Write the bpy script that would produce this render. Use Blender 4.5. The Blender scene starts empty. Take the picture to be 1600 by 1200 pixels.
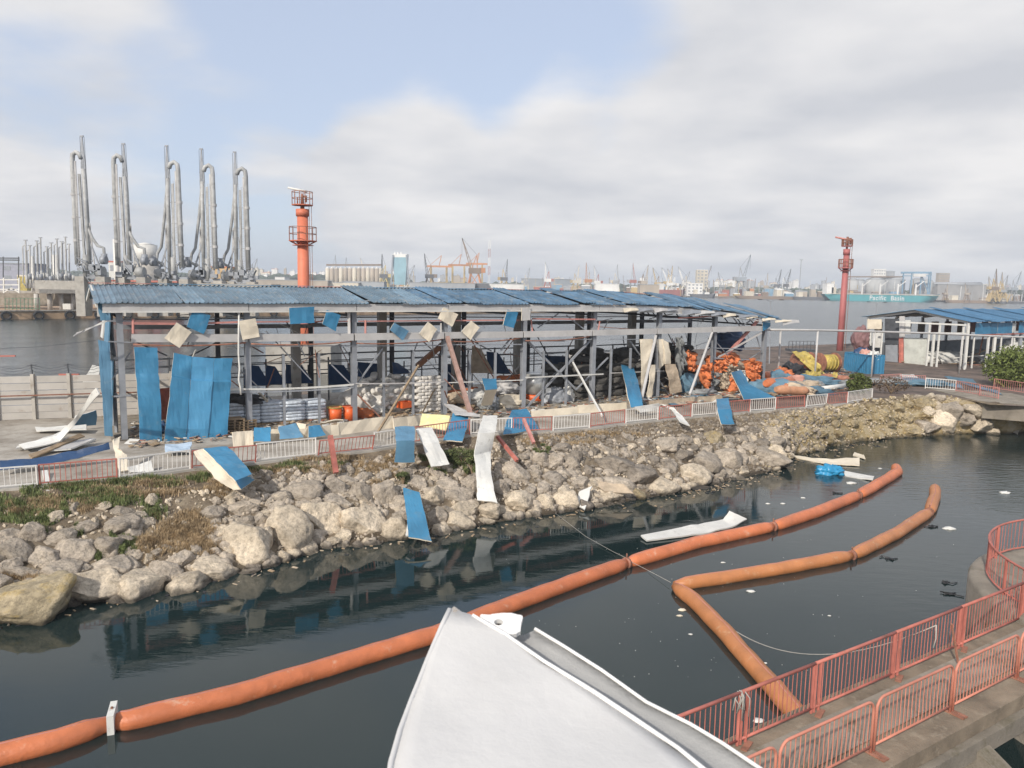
import bpy, bmesh, math, random
from math import sin, cos, pi, radians
from mathutils import Vector, Matrix, noise
random.seed(7)
V = Vector
S = bpy.context.scene
C = S.collection

# ------------------------------------------------------------------ camera
CAMH, PITCH, ROLL, FPX = 11.2, math.atan(153/1200), 0.018, 1200.0
fw = V((0, cos(PITCH), -sin(PITCH)))
u0 = V((0, sin(PITCH), cos(PITCH)))
rt = V((1, 0, 0))*cos(ROLL) + u0*sin(ROLL)
up = V((-1, 0, 0))*sin(ROLL) + u0*cos(ROLL)
cam = bpy.data.objects.new('camera', bpy.data.cameras.new('camera'))
C.objects.link(cam)
S.camera = cam
m = Matrix((rt, up, -fw)).transposed().to_4x4()
m.translation = V((0, 0, CAMH))
cam.matrix_world = m
cam.data.sensor_width = 36.0
cam.data.lens = 36.0*FPX/1600.0
cam.data.clip_start = 0.05
cam.data.clip_end = 20000
cam.data.dof.use_dof = True
cam.data.dof.focus_distance = 45
cam.data.dof.aperture_fstop = 12.0

# ------------------------------------------------------------------ sky, sun, exposure
SUN_EL, SUN_AZ = radians(33), radians(-152)   # azimuth measured from +Y towards +X (behind the camera, to the left)
W = bpy.data.worlds.new('World'); S.world = W; W.use_nodes = True
nt = W.node_tree; nt.nodes.clear()
def N(t, **k):
    n = nt.nodes.new(t)
    for a, b in k.items(): setattr(n, a, b)
    return n
L = nt.links.new
wo = N('ShaderNodeOutputWorld'); bg = N('ShaderNodeBackground')
sky = N('ShaderNodeTexSky', sky_type='NISHITA', sun_disc=False, sun_elevation=SUN_EL, sun_rotation=SUN_AZ)
sky.air_density = 1.0; sky.dust_density = 1.6; sky.ozone_density = 1.4
tc = N('ShaderNodeTexCoord'); sep = N('ShaderNodeSeparateXYZ')
L(tc.outputs['Generated'], sep.inputs[0])
zc = N('ShaderNodeMath', operation='MAXIMUM'); L(sep.outputs[2], zc.inputs[0]); zc.inputs[1].default_value = 0.0
za = N('ShaderNodeMath', operation='ADD'); L(zc.outputs[0], za.inputs[0]); za.inputs[1].default_value = 0.16
dx = N('ShaderNodeMath', operation='DIVIDE'); L(sep.outputs[0], dx.inputs[0]); L(za.outputs[0], dx.inputs[1])
dy = N('ShaderNodeMath', operation='DIVIDE'); L(sep.outputs[1], dy.inputs[0]); L(za.outputs[0], dy.inputs[1])
cb = N('ShaderNodeCombineXYZ'); L(dx.outputs[0], cb.inputs[0]); L(dy.outputs[0], cb.inputs[1]); cb.inputs[2].default_value = 3.7
n1 = N('ShaderNodeTexNoise'); n1.inputs['Scale'].default_value = 0.9; n1.inputs['Detail'].default_value = 9; n1.inputs['Roughness'].default_value = 0.52; n1.inputs['Distortion'].default_value = 0.15
L(cb.outputs[0], n1.inputs['Vector'])
n2 = N('ShaderNodeTexNoise'); n2.inputs['Scale'].default_value = 1.5; n2.inputs['Detail'].default_value = 6
L(cb.outputs[0], n2.inputs['Vector'])
# real clouds of the day: bank at right, bright cumulus in the middle, gaps upper left
def blob(d, s, w):
    dd = V(d).normalized()
    dot = N('ShaderNodeVectorMath', operation='DOT_PRODUCT'); L(tc.outputs['Generated'], dot.inputs[0]); dot.inputs[1].default_value = dd
    mr = N('ShaderNodeMapRange'); mr.interpolation_type = 'SMOOTHSTEP'
    L(dot.outputs['Value'], mr.inputs[0]); mr.inputs[1].default_value = cos(radians(s)); mr.inputs[2].default_value = 1.0
    mr.inputs[3].default_value = 0; mr.inputs[4].default_value = w
    return mr.outputs[0]
acc = n1.outputs[0]
def dirpx(x, y):
    return fw + rt*((x-800)/FPX) + up*((600-y)/FPX)
for (px, py, s, w) in [(60, 40, 12, .22), (250, 50, 9, .14), (110, 285, 9, .26), (560, 215, 11, .32), (720, 205, 11, .32), (620, 290, 8, .12), (960, 290, 12, .26), (1150, 330, 10, .16), (1380, 120, 30, .30), (350, 180, 6, .14),
                       (470, 75, 12, -.34), (660, 60, 9, -.22), (880, 110, 11, -.34), (150, 185, 8, -.26), (470, 380, 6, -.10)]:
    a = N('ShaderNodeMath', operation='ADD'); L(acc, a.inputs[0]); L(blob(dirpx(px, py), s, w), a.inputs[1]); acc = a.outputs[0]
mr = N('ShaderNodeMapRange'); mr.interpolation_type = 'SMOOTHSTEP'; L(acc, mr.inputs[0])
mr.inputs[1].default_value = 0.43; mr.inputs[2].default_value = 0.68
cr = N('ShaderNodeValToRGB'); L(n2.outputs[0], cr.inputs[0])
cr.color_ramp.elements[0].position = 0.30; cr.color_ramp.elements[0].color = (0.53, 0.545, 0.585, 1)
cr.color_ramp.elements[1].position = 0.66; cr.color_ramp.elements[1].color = (0.76, 0.75, 0.75, 1)
sc_ = N('ShaderNodeMixRGB', blend_type='MULTIPLY'); sc_.inputs[0].default_value = 1.0
L(sky.outputs[0], sc_.inputs[1]); sc_.inputs[2].default_value = (0.098, 0.098, 0.098, 1)
# thin veil of cloud over the blue
vl = N('ShaderNodeMixRGB'); vl.inputs[0].default_value = 0.58; L(sc_.outputs[0], vl.inputs[1]); vl.inputs[2].default_value = (0.63, 0.70, 0.86, 1)
mx = N('ShaderNodeMixRGB'); L(mr.outputs[0], mx.inputs[0]); L(vl.outputs[0], mx.inputs[1]); L(cr.outputs[0], mx.inputs[2])
L(mx.outputs[0], bg.inputs[0]); bg.inputs[1].default_value = 1.0
L(bg.outputs[0], wo.inputs[0])

sl = bpy.data.lights.new('sun', 'SUN'); sl.energy = 3.3; sl.angle = radians(1.2); sl.color = (1.0, 0.93, 0.83)
sun = bpy.data.objects.new('sun', sl); C.objects.link(sun)
sd = V((sin(SUN_AZ)*cos(SUN_EL), cos(SUN_AZ)*cos(SUN_EL), sin(SUN_EL)))
sun.rotation_euler = sd.to_track_quat('Z', 'Y').to_euler()
vs = S.view_settings
vs.view_transform = 'Standard'; vs.look = 'None'; vs.exposure = 0.25; vs.gamma = 1; vs.use_curve_mapping = False
S.render.engine = 'CYCLES'
cy = S.cycles
cy.use_denoising = True; cy.max_bounces = 6; cy.diffuse_bounces = 3; cy.glossy_bounces = 3; cy.transmission_bounces = 3
cy.volume_bounces = 0; cy.transparent_max_bounces = 6; cy.use_adaptive_sampling = True; cy.adaptive_threshold = 0.015
cy.sample_clamp_indirect = 6

# ------------------------------------------------------------------ surveying helpers: where a sight line meets a real plane
def ray(x, y): return fw + rt*((x-800)/FPX) + up*((600-y)/FPX)
def P(x, y, z):
    d = ray(x, y); t = (z-CAMH)/d.z
    return V((d.x*t, d.y*t, z))
def D(x, y, dist):
    d = ray(x, y); t = dist/d.y
    return V((d.x*t, dist, CAMH+d.z*t))
def proj(p):
    q = V(p)-V((0, 0, CAMH)); w = q.dot(fw)
    return 800+FPX*q.dot(rt)/w, 600-FPX*q.dot(up)/w
Zq = 2.7                                            # quay level above the water
O = V((-20.66, 40.06, 0)); EE = V((42.23, 25.74, 0)); BL = EE.length
e = EE.normalized(); n = V((-e.y, e.x, 0))
def BF(s, w, z): return O + e*s + n*w + V((0, 0, z))
def FP(x, y, off=0.0, org=None):
    o = org or O
    d = ray(x, y); t = (o.dot(n)+off)/d.dot(n)
    return V((d.x*t, d.y*t, CAMH+d.z*t))
def s_of(x, off=0):
    return (FP(x, 600, off)-O).dot(e)
z2 = lambda x, y: (x/3.4275, 430+y/3.4275)
z3 = lambda x, y: (340+x/3.4275, 430+y/3.4275)
z4 = lambda x, y: (700+x/4, 430+y/4)
z5 = lambda x, y: (950+x/4, 430+y/4)
z6 = lambda x, y: (1200+x/4, 430+y/4)
zb = lambda x, y: (1350+x/6, 440+y/6)
zr = lambda x, y: (1180+x/7.273, 520+y/7.273)

# ------------------------------------------------------------------ materials
MATS = {}
def mat(name, col, rough=.7, metal=0.0, var=.12, vs_=2.0, col2=None, c2=0.5, bump=0.0, bs=20.0, spec=None, seed=0.0, vor=False, bd=.05):
    """base colour broken by two noises; col2 = dirt or rust with a shape of its own"""
    if name in MATS: return MATS[name]
    M = bpy.data.materials.new(name); M.use_nodes = True
    T = M.node_tree; B = T.nodes['Principled BSDF']
    def X(t): return T.nodes.new(t)
    tcn = X('ShaderNodeTexCoord'); mp = X('ShaderNodeMapping'); mp.inputs[1].default_value = (seed, seed*1.7, 0)
    oi = X('ShaderNodeObjectInfo')
    av = X('ShaderNodeVectorMath'); av.operation = 'MULTIPLY_ADD'
    T.links.new(oi.outputs['Random'], av.inputs[0]); av.inputs[1].default_value = (37, 91, 53); T.links.new(tcn.outputs['Object'], av.inputs[2])
    T.links.new(av.outputs[0], mp.inputs[0])
    a = X('ShaderNodeTexNoise'); a.inputs['Scale'].default_value = vs_; a.inputs['Detail'].default_value = 7; a.inputs['Roughness'].default_value = .6
    T.links.new(mp.outputs[0], a.inputs['Vector'])
    r = X('ShaderNodeMapRange'); T.links.new(a.outputs[0], r.inputs[0]); r.inputs[1].default_value = .3; r.inputs[2].default_value = .7
    r.inputs[3].default_value = 1-var*1.6; r.inputs[4].default_value = 1+var
    mu = X('ShaderNodeMixRGB'); mu.blend_type = 'MULTIPLY'; mu.inputs[0].default_value = 1; mu.inputs[1].default_value = (*col, 1)
    T.links.new(r.outputs[0], mu.inputs[2])
    ou = mu.outputs[0]
    if col2:
        b = X('ShaderNodeTexNoise'); b.inputs['Scale'].default_value = vs_*1.7; b.inputs['Detail'].default_value = 9; b.inputs['Roughness'].default_value = .68
        T.links.new(mp.outputs[0], b.inputs['Vector'])
        r2 = X('ShaderNodeMapRange'); T.links.new(b.outputs[0], r2.inputs[0]); th = .78-.42*c2
        r2.inputs[1].default_value = th-.05; r2.inputs[2].default_value = th+.09
        m2 = X('ShaderNodeMixRGB'); T.links.new(r2.outputs[0], m2.inputs[0]); T.links.new(ou, m2.inputs[1]); m2.inputs[2].default_value = (*col2, 1)
        ou = m2.outputs[0]
    # each object slightly lighter or darker
    r3 = X('ShaderNodeMapRange'); T.links.new(oi.outputs['Random'], r3.inputs[0]); r3.inputs[3].default_value = 1-var*.8; r3.inputs[4].default_value = 1+var*.5
    m3 = X('ShaderNodeMixRGB'); m3.blend_type = 'MULTIPLY'; m3.inputs[0].default_value = 1; T.links.new(ou, m3.inputs[1]); T.links.new(r3.outputs[0], m3.inputs[2])
    fo = m3.outputs[0]
    if vor:   # stone: dark tide mark near the waterline, pits and veins
        gg = X('ShaderNodeNewGeometry'); sz = X('ShaderNodeSeparateXYZ'); T.links.new(gg.outputs['Position'], sz.inputs[0])
        wn_ = X('ShaderNodeTexNoise'); wn_.inputs['Scale'].default_value = 2.5; T.links.new(gg.outputs['Position'], wn_.inputs['Vector'])
        zz_ = X('ShaderNodeMath'); zz_.operation = 'MULTIPLY_ADD'; T.links.new(wn_.outputs[0], zz_.inputs[0]); zz_.inputs[1].default_value = -.22; T.links.new(sz.outputs[2], zz_.inputs[2])
        wr = X('ShaderNodeMapRange'); T.links.new(zz_.outputs[0], wr.inputs[0]); wr.inputs[1].default_value = -.02; wr.inputs[2].default_value = .14; wr.inputs[3].default_value = .30; wr.inputs[4].default_value = 1
        pn2 = X('ShaderNodeTexNoise'); pn2.inputs['Scale'].default_value = 7; pn2.inputs['Detail'].default_value = 8; pn2.inputs['Roughness'].default_value = .75; T.links.new(mp.outputs[0], pn2.inputs['Vector'])
        pr_ = X('ShaderNodeMapRange'); T.links.new(pn2.outputs[0], pr_.inputs[0]); pr_.inputs[1].default_value = .34; pr_.inputs[2].default_value = .56; pr_.inputs[3].default_value = .55; pr_.inputs[4].default_value = 1.08
        mm1 = X('ShaderNodeMath'); mm1.operation = 'MULTIPLY'; T.links.new(wr.outputs[0], mm1.inputs[0]); T.links.new(pr_.outputs[0], mm1.inputs[1])
        m4 = X('ShaderNodeMixRGB'); m4.blend_type = 'MULTIPLY'; m4.inputs[0].default_value = 1; T.links.new(fo, m4.inputs[1]); T.links.new(mm1.outputs[0], m4.inputs[2]); fo = m4.outputs[0]
    T.links.new(fo, B.inputs['Base Color'])
    B.inputs['Roughness'].default_value = rough; B.inputs['Metallic'].default_value = metal
    if spec is not None: B.inputs['Specular IOR Level'].default_value = spec
    if bump:
        c = X('ShaderNodeTexNoise'); c.inputs['Scale'].default_value = bs; c.inputs['Detail'].default_value = 8; c.inputs['Roughness'].default_value = .65
        T.links.new(mp.outputs[0], c.inputs['Vector'])
        hsrc = c.outputs[0]
        if vor:
            v = X('ShaderNodeTexVoronoi'); v.inputs['Scale'].default_value = bs*.35; T.links.new(mp.outputs[0], v.inputs['Vector'])
            ad = X('ShaderNodeMath'); ad.operation = 'ADD'; T.links.new(hsrc, ad.inputs[0]); T.links.new(v.outputs['Distance'], ad.inputs[1]); hsrc = ad.outputs[0]
        bn = X('ShaderNodeBump'); bn.inputs['Strength'].default_value = bump; bn.inputs['Distance'].default_value = bd
        T.links.new(hsrc, bn.inputs['Height']); T.links.new(bn.outputs[0], B.inputs['Normal'])
    MATS[name] = M
    return M
blue = mat('blue_sheet', (.045, .205, .36), .42, 0, .14, .7, (.12, .23, .32), .34, .25, 6)
blue_f = mat('faded_blue_sheet', (.11, .25, .38), .5, 0, .12, .8, (.30, .38, .42), .3, .25, 6)
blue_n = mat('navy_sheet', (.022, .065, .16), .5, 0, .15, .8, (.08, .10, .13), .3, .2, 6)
roofm = mat('roof_sheet', (.095, .18, .275), .5, 0, .30, .9, (.19, .225, .25), .5, .2, 9)
cream = mat('cream_foam', (.70, .62, .49), .8, 0, .10, 1.2, (.45, .38, .28), .22, .3, 14)
white_s = mat('white_sheet', (.66, .65, .61), .55, 0, .08, 1.5, (.36, .34, .31), .34, .25, 9)
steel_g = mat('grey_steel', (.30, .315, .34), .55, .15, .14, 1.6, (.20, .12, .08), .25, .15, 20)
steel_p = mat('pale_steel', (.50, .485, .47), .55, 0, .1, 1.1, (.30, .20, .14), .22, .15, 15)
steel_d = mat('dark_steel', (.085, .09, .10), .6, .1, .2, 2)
steel_r = mat('rusty_steel', (.33, .15, .10), .8, 0, .25, 2.5, (.16, .08, .05), .5, .2, 20)
red_p = mat('red_rail_paint', (.46, .15, .115), .65, 0, .2, 2, (.26, .12, .08), .34, .1, 20)
pink_p = mat('faded_red_paint', (.50, .22, .19), .7, 0, .14, 2, (.26, .13, .10), .35, .1, 20)
white_p = mat('white_rail_paint', (.74, .72, .68), .5, 0, .08, 2, (.45, .28, .18), .22, .1, 20)
orange_b = mat('orange_boom', (.60, .185, .075), .42, 0, .14, 1.3, (.64, .38, .26), .34, .7, 4)
orange_b2 = mat('amber_boom', (.50, .20, .075), .45, 0, .12, 1.3, (.56, .36, .22), .34, .7, 4)
orange_c = mat('orange_cloth', (.62, .18, .06), .65, 0, .25, 2, (.50, .30, .20), .4, .6, 4)
yellow_c = mat('yellow_cloth', (.50, .39, .10), .65, 0, .25, 2, (.30, .24, .12), .42, .5, 5)
tan_c = mat('tan_cloth', (.46, .37, .27), .8, 0, .2, 2, (.28, .22, .17), .4, .4, 6)
grey_c = mat('grey_tarp', (.25, .26, .26), .7, 0, .25, 1.5, (.12, .13, .14), .4, .4, 6)
slate_c = mat('slate_blue_tarp', (.10, .19, .26), .7, 0, .22, 1.5, (.20, .25, .27), .4, .4, 6)
black_c = mat('black_bag', (.03, .03, .033), .5, 0, .3, 2, (.10, .10, .10), .35, .4, 8)
conc = mat('concrete', (.40, .375, .335), .9, 0, .14, .8, (.24, .21, .17), .4, .35, 12)
conc_d = mat('weathered_concrete', (.27, .235, .19), .9, 0, .2, .9, (.15, .13, .085), .5, .5, 10)
conc_w = mat('pale_precast_concrete', (.50, .47, .43), .9, 0, .08, .9, (.36, .30, .25), .35, .3, 10)
rock_g = mat('grey_limestone', (.45, .385, .31), .92, 0, .26, 1.3, (.46, .39, .30), .45, 1.0, 4, vor=True, bd=.14)
rock_w = mat('cream_limestone', (.62, .525, .40), .92, 0, .22, 1.1, (.40, .33, .24), .42, 1.0, 4, vor=True, bd=.14)
rock_d = mat('brown_dusty_limestone', (.32, .275, .225), .95, 0, .30, 1.5, (.36, .30, .23), .4, 1.0, 4, vor=True, bd=.14)
rock_y = mat('yellow_limestone', (.42, .345, .225), .95, 0, .28, 1.4, (.43, .32, .14), .5, 1.0, 4, vor=True, bd=.14)
wood = mat('weathered_wood', (.33, .24, .15), .85, 0, .22, 3, (.18, .12, .08), .4, .3, 18)
rustc = mat('rusty_quay_wall', (.42, .29, .18), .9, 0, .3, .25, (.22, .12, .07), .5, .3, 3)
wrap = mat('shrink_wrap', (.64, .70, .77), .25, 0, .18, 5, (.36, .44, .54), .40, .6, 12)
sackm = mat('white_sack', (.68, .65, .60), .75, 0, .12, 3, (.42, .38, .33), .28, .5, 12)
alu = mat('pale_arm_paint', (.42, .42, .41), .6, .0, .2, .6, (.25, .24, .22), .42)
tower_r = mat('tower_orange_red', (.64, .185, .10), .6, 0, .1, .5, (.45, .11, .07), .3)
tower_p = mat('tower_faded_red', (.40, .13, .125), .6, 0, .1, .5, (.38, .12, .11), .3)
leaf_g = mat('green_leaf', (.15, .185, .065), .8, 0, .45, 3, (.28, .24, .12), .45)
leaf_y = mat('bush_leaf', (.12, .15, .035), .8, 0, .5, 3)
straw = mat('dry_grass', (.50, .37, .22), .9, 0, .35, 3)
tyre = mat('black_rubber', (.025, .025, .026), .8)
bulw = mat('white_ship_paint', (.61, .60, .585), .45, 0, .05, 5, (.45, .43, .40), .25, .12, 9)
bulw_g = mat('grey_ship_paint', (.34, .338, .33), .6, 0, .05, 5, None, .3, .25, 20)
rope_m = mat('pale_rope', (.42, .40, .36), .9)
chair_o = mat('bright_orange_plastic', (.72, .13, .03), .45, 0, .1, 2)

# ------------------------------------------------------------------ object helpers
def props(o, label=None, cat=None, group=None, kind=None, category=None):
    cat = cat or category
    if label: o['label'] = label
    if cat: o['category'] = cat
    if group: o['group'] = group
    if kind: o['kind'] = kind
    return o
def thing(name, loc, label, cat, group=None, rot=0):
    o = bpy.data.objects.new(name, None); C.objects.link(o); o.location = V(loc); o.rotation_euler = (0, 0, rot)
    o.empty_display_size = .2
    return props(o, label, cat, group)
class MB:
    def __init__(s): s.v = []; s.f = []
    def add(s, vs, fs):
        k = len(s.v); s.v += [tuple(a) for a in vs]; s.f += [tuple(i+k for i in f) for f in fs]; return s
    def box(s, c, sz, rot=None):
        c = V(c); hx, hy, hz = [a/2 for a in sz]
        vs = [V((x, y, z)) for z in (-hz, hz) for y in (-hy, hy) for x in (-hx, hx)]
        if rot is not None:
            if not isinstance(rot, Matrix): rot = Matrix.Rotation(rot, 3, 'Z')
            vs = [rot @ v for v in vs]
        return s.add([v+c for v in vs], [(0, 2, 3, 1), (4, 5, 7, 6), (0, 1, 5, 4), (2, 6, 7, 3), (0, 4, 6, 2), (1, 3, 7, 5)])
    def bar(s, a, b, w, h=None, upv=(0, 0, 1)):
        a = V(a); b = V(b); h = h or w; d = b-a
        if d.length < 1e-6: return s
        d.normalize(); u = V(upv)
        if abs(d.dot(u)) > .98: u = V((0, 1, 0)) if abs(d.y) < .9 else V((1, 0, 0))
        x = d.cross(u).normalized(); y = x.cross(d).normalized()
        vs = []
        for p in (a, b):
            for (i, j) in ((-1, -1), (1, -1), (1, 1), (-1, 1)): vs.append(p+x*(i*w/2)+y*(j*h/2))
        return s.add(vs, [(0, 3, 2, 1), (4, 5, 6, 7), (0, 1, 5, 4), (1, 2, 6, 5), (2, 3, 7, 6), (3, 0, 4, 7)])
    def cyl(s, a, b, r, r2=None, k=8, cap=True):
        a = V(a); b = V(b); r2 = r if r2 is None else r2; d = (b-a)
        if d.length < 1e-6: return s
        d.normalize(); u = V((0, 0, 1)) if abs(d.z) < .95 else V((1, 0, 0))
        x = d.cross(u).normalized(); y = x.cross(d).normalized()
        vs = [a+(x*cos(2*pi*i/k)+y*sin(2*pi*i/k))*r for i in range(k)]+[b+(x*cos(2*pi*i/k)+y*sin(2*pi*i/k))*r2 for i in range(k)]
        fs = [(i, i+k, (i+1) % k+k, (i+1) % k) for i in range(k)]
        if cap: fs += [tuple(range(k)), tuple(range(2*k-1, k-1, -1))]
        return s.add(vs, fs)
    def tube(s, pts, r, k=8, rad=None):
        pts = [V(p) for p in pts]; vs = []; px_ = None
        for i, p in enumerate(pts):
            t = (pts[min(i+1, len(pts)-1)]-pts[max(i-1, 0)]).normalized()
            u = V((0, 0, 1)) if abs(t.z) < .95 else V((1, 0, 0))
            x = t.cross(u).normalized()
            if px_ is not None and x.dot(px_) < 0: x = -x
            px_ = x; y = x.cross(t).normalized(); rr = rad[i] if rad else r
            if isinstance(rr, tuple): ra, rb = rr
            else: ra = rb = rr
            vs += [p+x*cos(2*pi*j/k)*ra+y*sin(2*pi*j/k)*rb for j in range(k)]
        fs = []
        for i in range(len(pts)-1):
            for j in range(k): fs.append((i*k+j, (i+1)*k+j, (i+1)*k+(j+1) % k, i*k+(j+1) % k))
        m_ = (len(pts)-1)*k
        fs += [tuple(range(k)), tuple(m_+k-1-j for j in range(k))]
        return s.add(vs, fs)
    def grid(s, rows, thick=None, nrm=None):
        """rows of points -> surface; with thickness it is a closed slab"""
        R_, Q = len(rows), len(rows[0]); vs = [V(p) for r in rows for p in r]
        idx = lambda i, j: i*Q+j
        fs = [(idx(i, j), idx(i, j+1), idx(i+1, j+1), idx(i+1, j)) for i in range(R_-1) for j in range(Q-1)]
        if thick:
            nv = []
            for i in range(R_):
                for j in range(Q):
                    a = vs[idx(min(i+1, R_-1), j)]-vs[idx(max(i-1, 0), j)]; b = vs[idx(i, min(j+1, Q-1))]-vs[idx(i, max(j-1, 0))]
                    c_ = a.cross(b); c_ = c_.normalized() if c_.length > 1e-9 else V((0, 0, 1)); nv.append(c_)
            k = len(vs); vs = vs+[vs[i]+nv[i]*thick for i in range(k)]
            fs = fs+[tuple(k+q for q in reversed(f)) for f in fs]
            bd = [idx(0, j) for j in range(Q)]+[idx(i, Q-1) for i in range(1, R_)]+[idx(R_-1, j) for j in range(Q-2, -1, -1)]+[idx(i, 0) for i in range(R_-2, 0, -1)]
            for q in range(len(bd)):
                a, b = bd[q], bd[(q+1) % len(bd)]; fs.append((b, a, a+k, b+k))
        return s.add(vs, fs)
    def build(s, name, material, parent=None, smooth=False, origin=None, **pr):
        base = V((0, 0, 0))
        if parent is not None:
            base = V(parent.location)
            if parent.parent is not None: base = base+V(parent.parent.location)
        elif origin is not None: base = V(origin)
        me = bpy.data.meshes.new(name)
        me.from_pydata([(a[0]-base.x, a[1]-base.y, a[2]-base.z) for a in s.v], [], s.f)
        me.materials.append(material); me.update()
        if smooth: me.polygons.foreach_set('use_smooth', [len(p.vertices) <= 4 for p in me.polygons])
        o = bpy.data.objects.new(name, me); C.objects.link(o)
        if parent is not None: o.parent = parent
        elif origin is not None: o.location = base
        return props(o, **pr) if pr else o
def inst(src, name=None, parent=None, loc=None, rot=None, scale=None):
    o = src.copy(); C.objects.link(o)
    if name: o.name = name
    if parent is not None: o.parent = parent
    if loc is not None: o.location = loc
    if rot is not None: o.rotation_euler = rot
    if scale is not None: o.scale = scale
    return o
def copy_thing(root, loc, rot=0, label=None, group=None, scale=None):
    r = root.copy(); C.objects.link(r); r.location = loc; r.rotation_euler = (0, 0, rot)
    if scale: r.scale = scale
    if label: r['label'] = label
    if group: r['group'] = group
    for ch in list(root.children):
        c_ = ch.copy(); C.objects.link(c_); c_.parent = r
        for g in list(ch.children):
            d = g.copy(); C.objects.link(d); d.parent = c_
    return r
def lerp(a, b, t): return a+(b-a)*t
def interp(tab, x):
    if x <= tab[0][0]: a, b = tab[0], tab[1]
    elif x >= tab[-1][0]: a, b = tab[-2], tab[-1]
    else:
        for i in range(len(tab)-1):
            if tab[i][0] <= x <= tab[i+1][0]: a, b = tab[i], tab[i+1]; break
    t = (x-a[0])/(b[0]-a[0])
    return [a[k]+(b[k]-a[k])*t for k in range(1, len(a))]
def nz(p, s=1.0, o=4): return noise.fractal(V(p)*s, 1.0, 2.0, o)

# ------------------------------------------------------------------ WATER
def water_mat():
    M = bpy.data.materials.new('harbour_water'); M.use_nodes = True; T = M.node_tree; B = T.nodes['Principled BSDF']
    X = T.nodes.new; K = T.links.new
    g = X('ShaderNodeNewGeometry')
    sp = X('ShaderNodeSeparateXYZ'); K(g.outputs['Position'], sp.inputs[0])
    big = X('ShaderNodeTexNoise'); big.inputs['Scale'].default_value = .11; big.inputs['Detail'].default_value = 4; K(g.outputs['Position'], big.inputs['Vector'])
    c1 = X('ShaderNodeMixRGB'); K(big.outputs[0], c1.inputs[0]); c1.inputs[1].default_value = (.008, .018, .018, 1); c1.inputs[2].default_value = (.013, .026, .027, 1)
    K(c1.outputs[0], B.inputs['Base Color'])
    B.inputs['IOR'].default_value = 1.333; B.inputs['Roughness'].default_value = .03; B.inputs['Specular IOR Level'].default_value = .9
    mp = X('ShaderNodeMapping'); mp.inputs['Scale'].default_value = (.55, 1.5, 1); mp.inputs['Rotation'].default_value = (0, 0, .25); K(g.outputs['Position'], mp.inputs[0])
    r1 = X('ShaderNodeTexNoise'); r1.inputs['Scale'].default_value = 1.7; r1.inputs['Detail'].default_value = 5; r1.inputs['Roughness'].default_value = .55; K(mp.outputs[0], r1.inputs['Vector'])
    # wind ripples: calm in the lee of the bank, stirred at the right of the basin and out in the harbour
    mr1 = X('ShaderNodeMapRange'); mr1.interpolation_type = 'SMOOTHSTEP'; K(sp.outputs[1], mr1.inputs[0]); mr1.inputs[1].default_value = 55; mr1.inputs[2].default_value = 90; mr1.inputs[3].default_value = 0; mr1.inputs[4].default_value = .55
    mr2 = X('ShaderNodeMapRange'); mr2.interpolation_type = 'SMOOTHSTEP'; K(sp.outputs[0], mr2.inputs[0]); mr2.inputs[1].default_value = 9; mr2.inputs[2].default_value = 34; mr2.inputs[3].default_value = .022; mr2.inputs[4].default_value = .34
    ad = X('ShaderNodeMath'); ad.operation = 'MAXIMUM'; K(mr1.outputs[0], ad.inputs[0]); K(mr2.outputs[0], ad.inputs[1])
    bmul = X('ShaderNodeMath'); bmul.operation = 'MULTIPLY'; K(ad.outputs[0], bmul.inputs[0])
    mb = X('ShaderNodeMapRange'); K(big.outputs[0], mb.inputs[0]); mb.inputs[1].default_value = .35; mb.inputs[2].default_value = .65; mb.inputs[3].default_value = .6; mb.inputs[4].default_value = 1.3
    K(mb.outputs[0], bmul.inputs[1])
    bp = X('ShaderNodeBump'); bp.inputs['Distance'].default_value = .12; K(bmul.outputs[0], bp.inputs['Strength']); K(r1.outputs[0], bp.inputs['Height'])
    K(bp.outputs[0], B.inputs['Normal'])
    rr = X('ShaderNodeMapRange'); K(sp.outputs[1], rr.inputs[0]); rr.inputs[1].default_value = 60; rr.inputs[2].default_value = 200; rr.inputs[3].default_value = .008; rr.inputs[4].default_value = .22
    K(rr.outputs[0], B.inputs['Roughness'])
    return M
w = MB(); G = 7000
w.add([(-G, -600, 0), (G, -600, 0), (G, 9000, 0), (-G, 9000, 0)], [(0, 1, 2, 3)])
w.build('water', water_mat(), kind='structure')

# ------------------------------------------------------------------ BANK (from the quay edge down to the waterline)
FT = [(-160, 779), (0, 764), (61, 760), (185, 749), (298, 733), (400, 723), (582, 703), (735, 680), (862, 674), (922, 669), (977, 662), (1079, 652), (1170, 644), (1257, 637), (1329, 630), (1365, 624), (1430, 616), (1500, 622), (1545, 632), (1700, 640)]
WT = [(-160, 1020), (0, 975), (60, 962), (110, 945), (180, 938), (350, 902), (430, 882), (500, 858), (600, 848), (700, 830), (800, 812), (900, 798), (1050, 772), (1150, 748), (1215, 735), (1245, 712), (1330, 692), (1400, 684), (1500, 678), (1600, 676), (1700, 676)]
def fence_p(x): return P(x, interp(FT, x)[0], Zq)
def bank0(x, v):
    a = fence_p(x); b = P(x, interp(WT, x)[0], 0)
    p = a.lerp(b, v)
    if v <= 1:
        steep = min(max((x-1180)/120, 0), 1)
        k = sin(pi*min(max(v, 0), 1))
        p.z += k*(.25+.75*steep)*(1 if v < .9 else .6)
    return p
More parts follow.
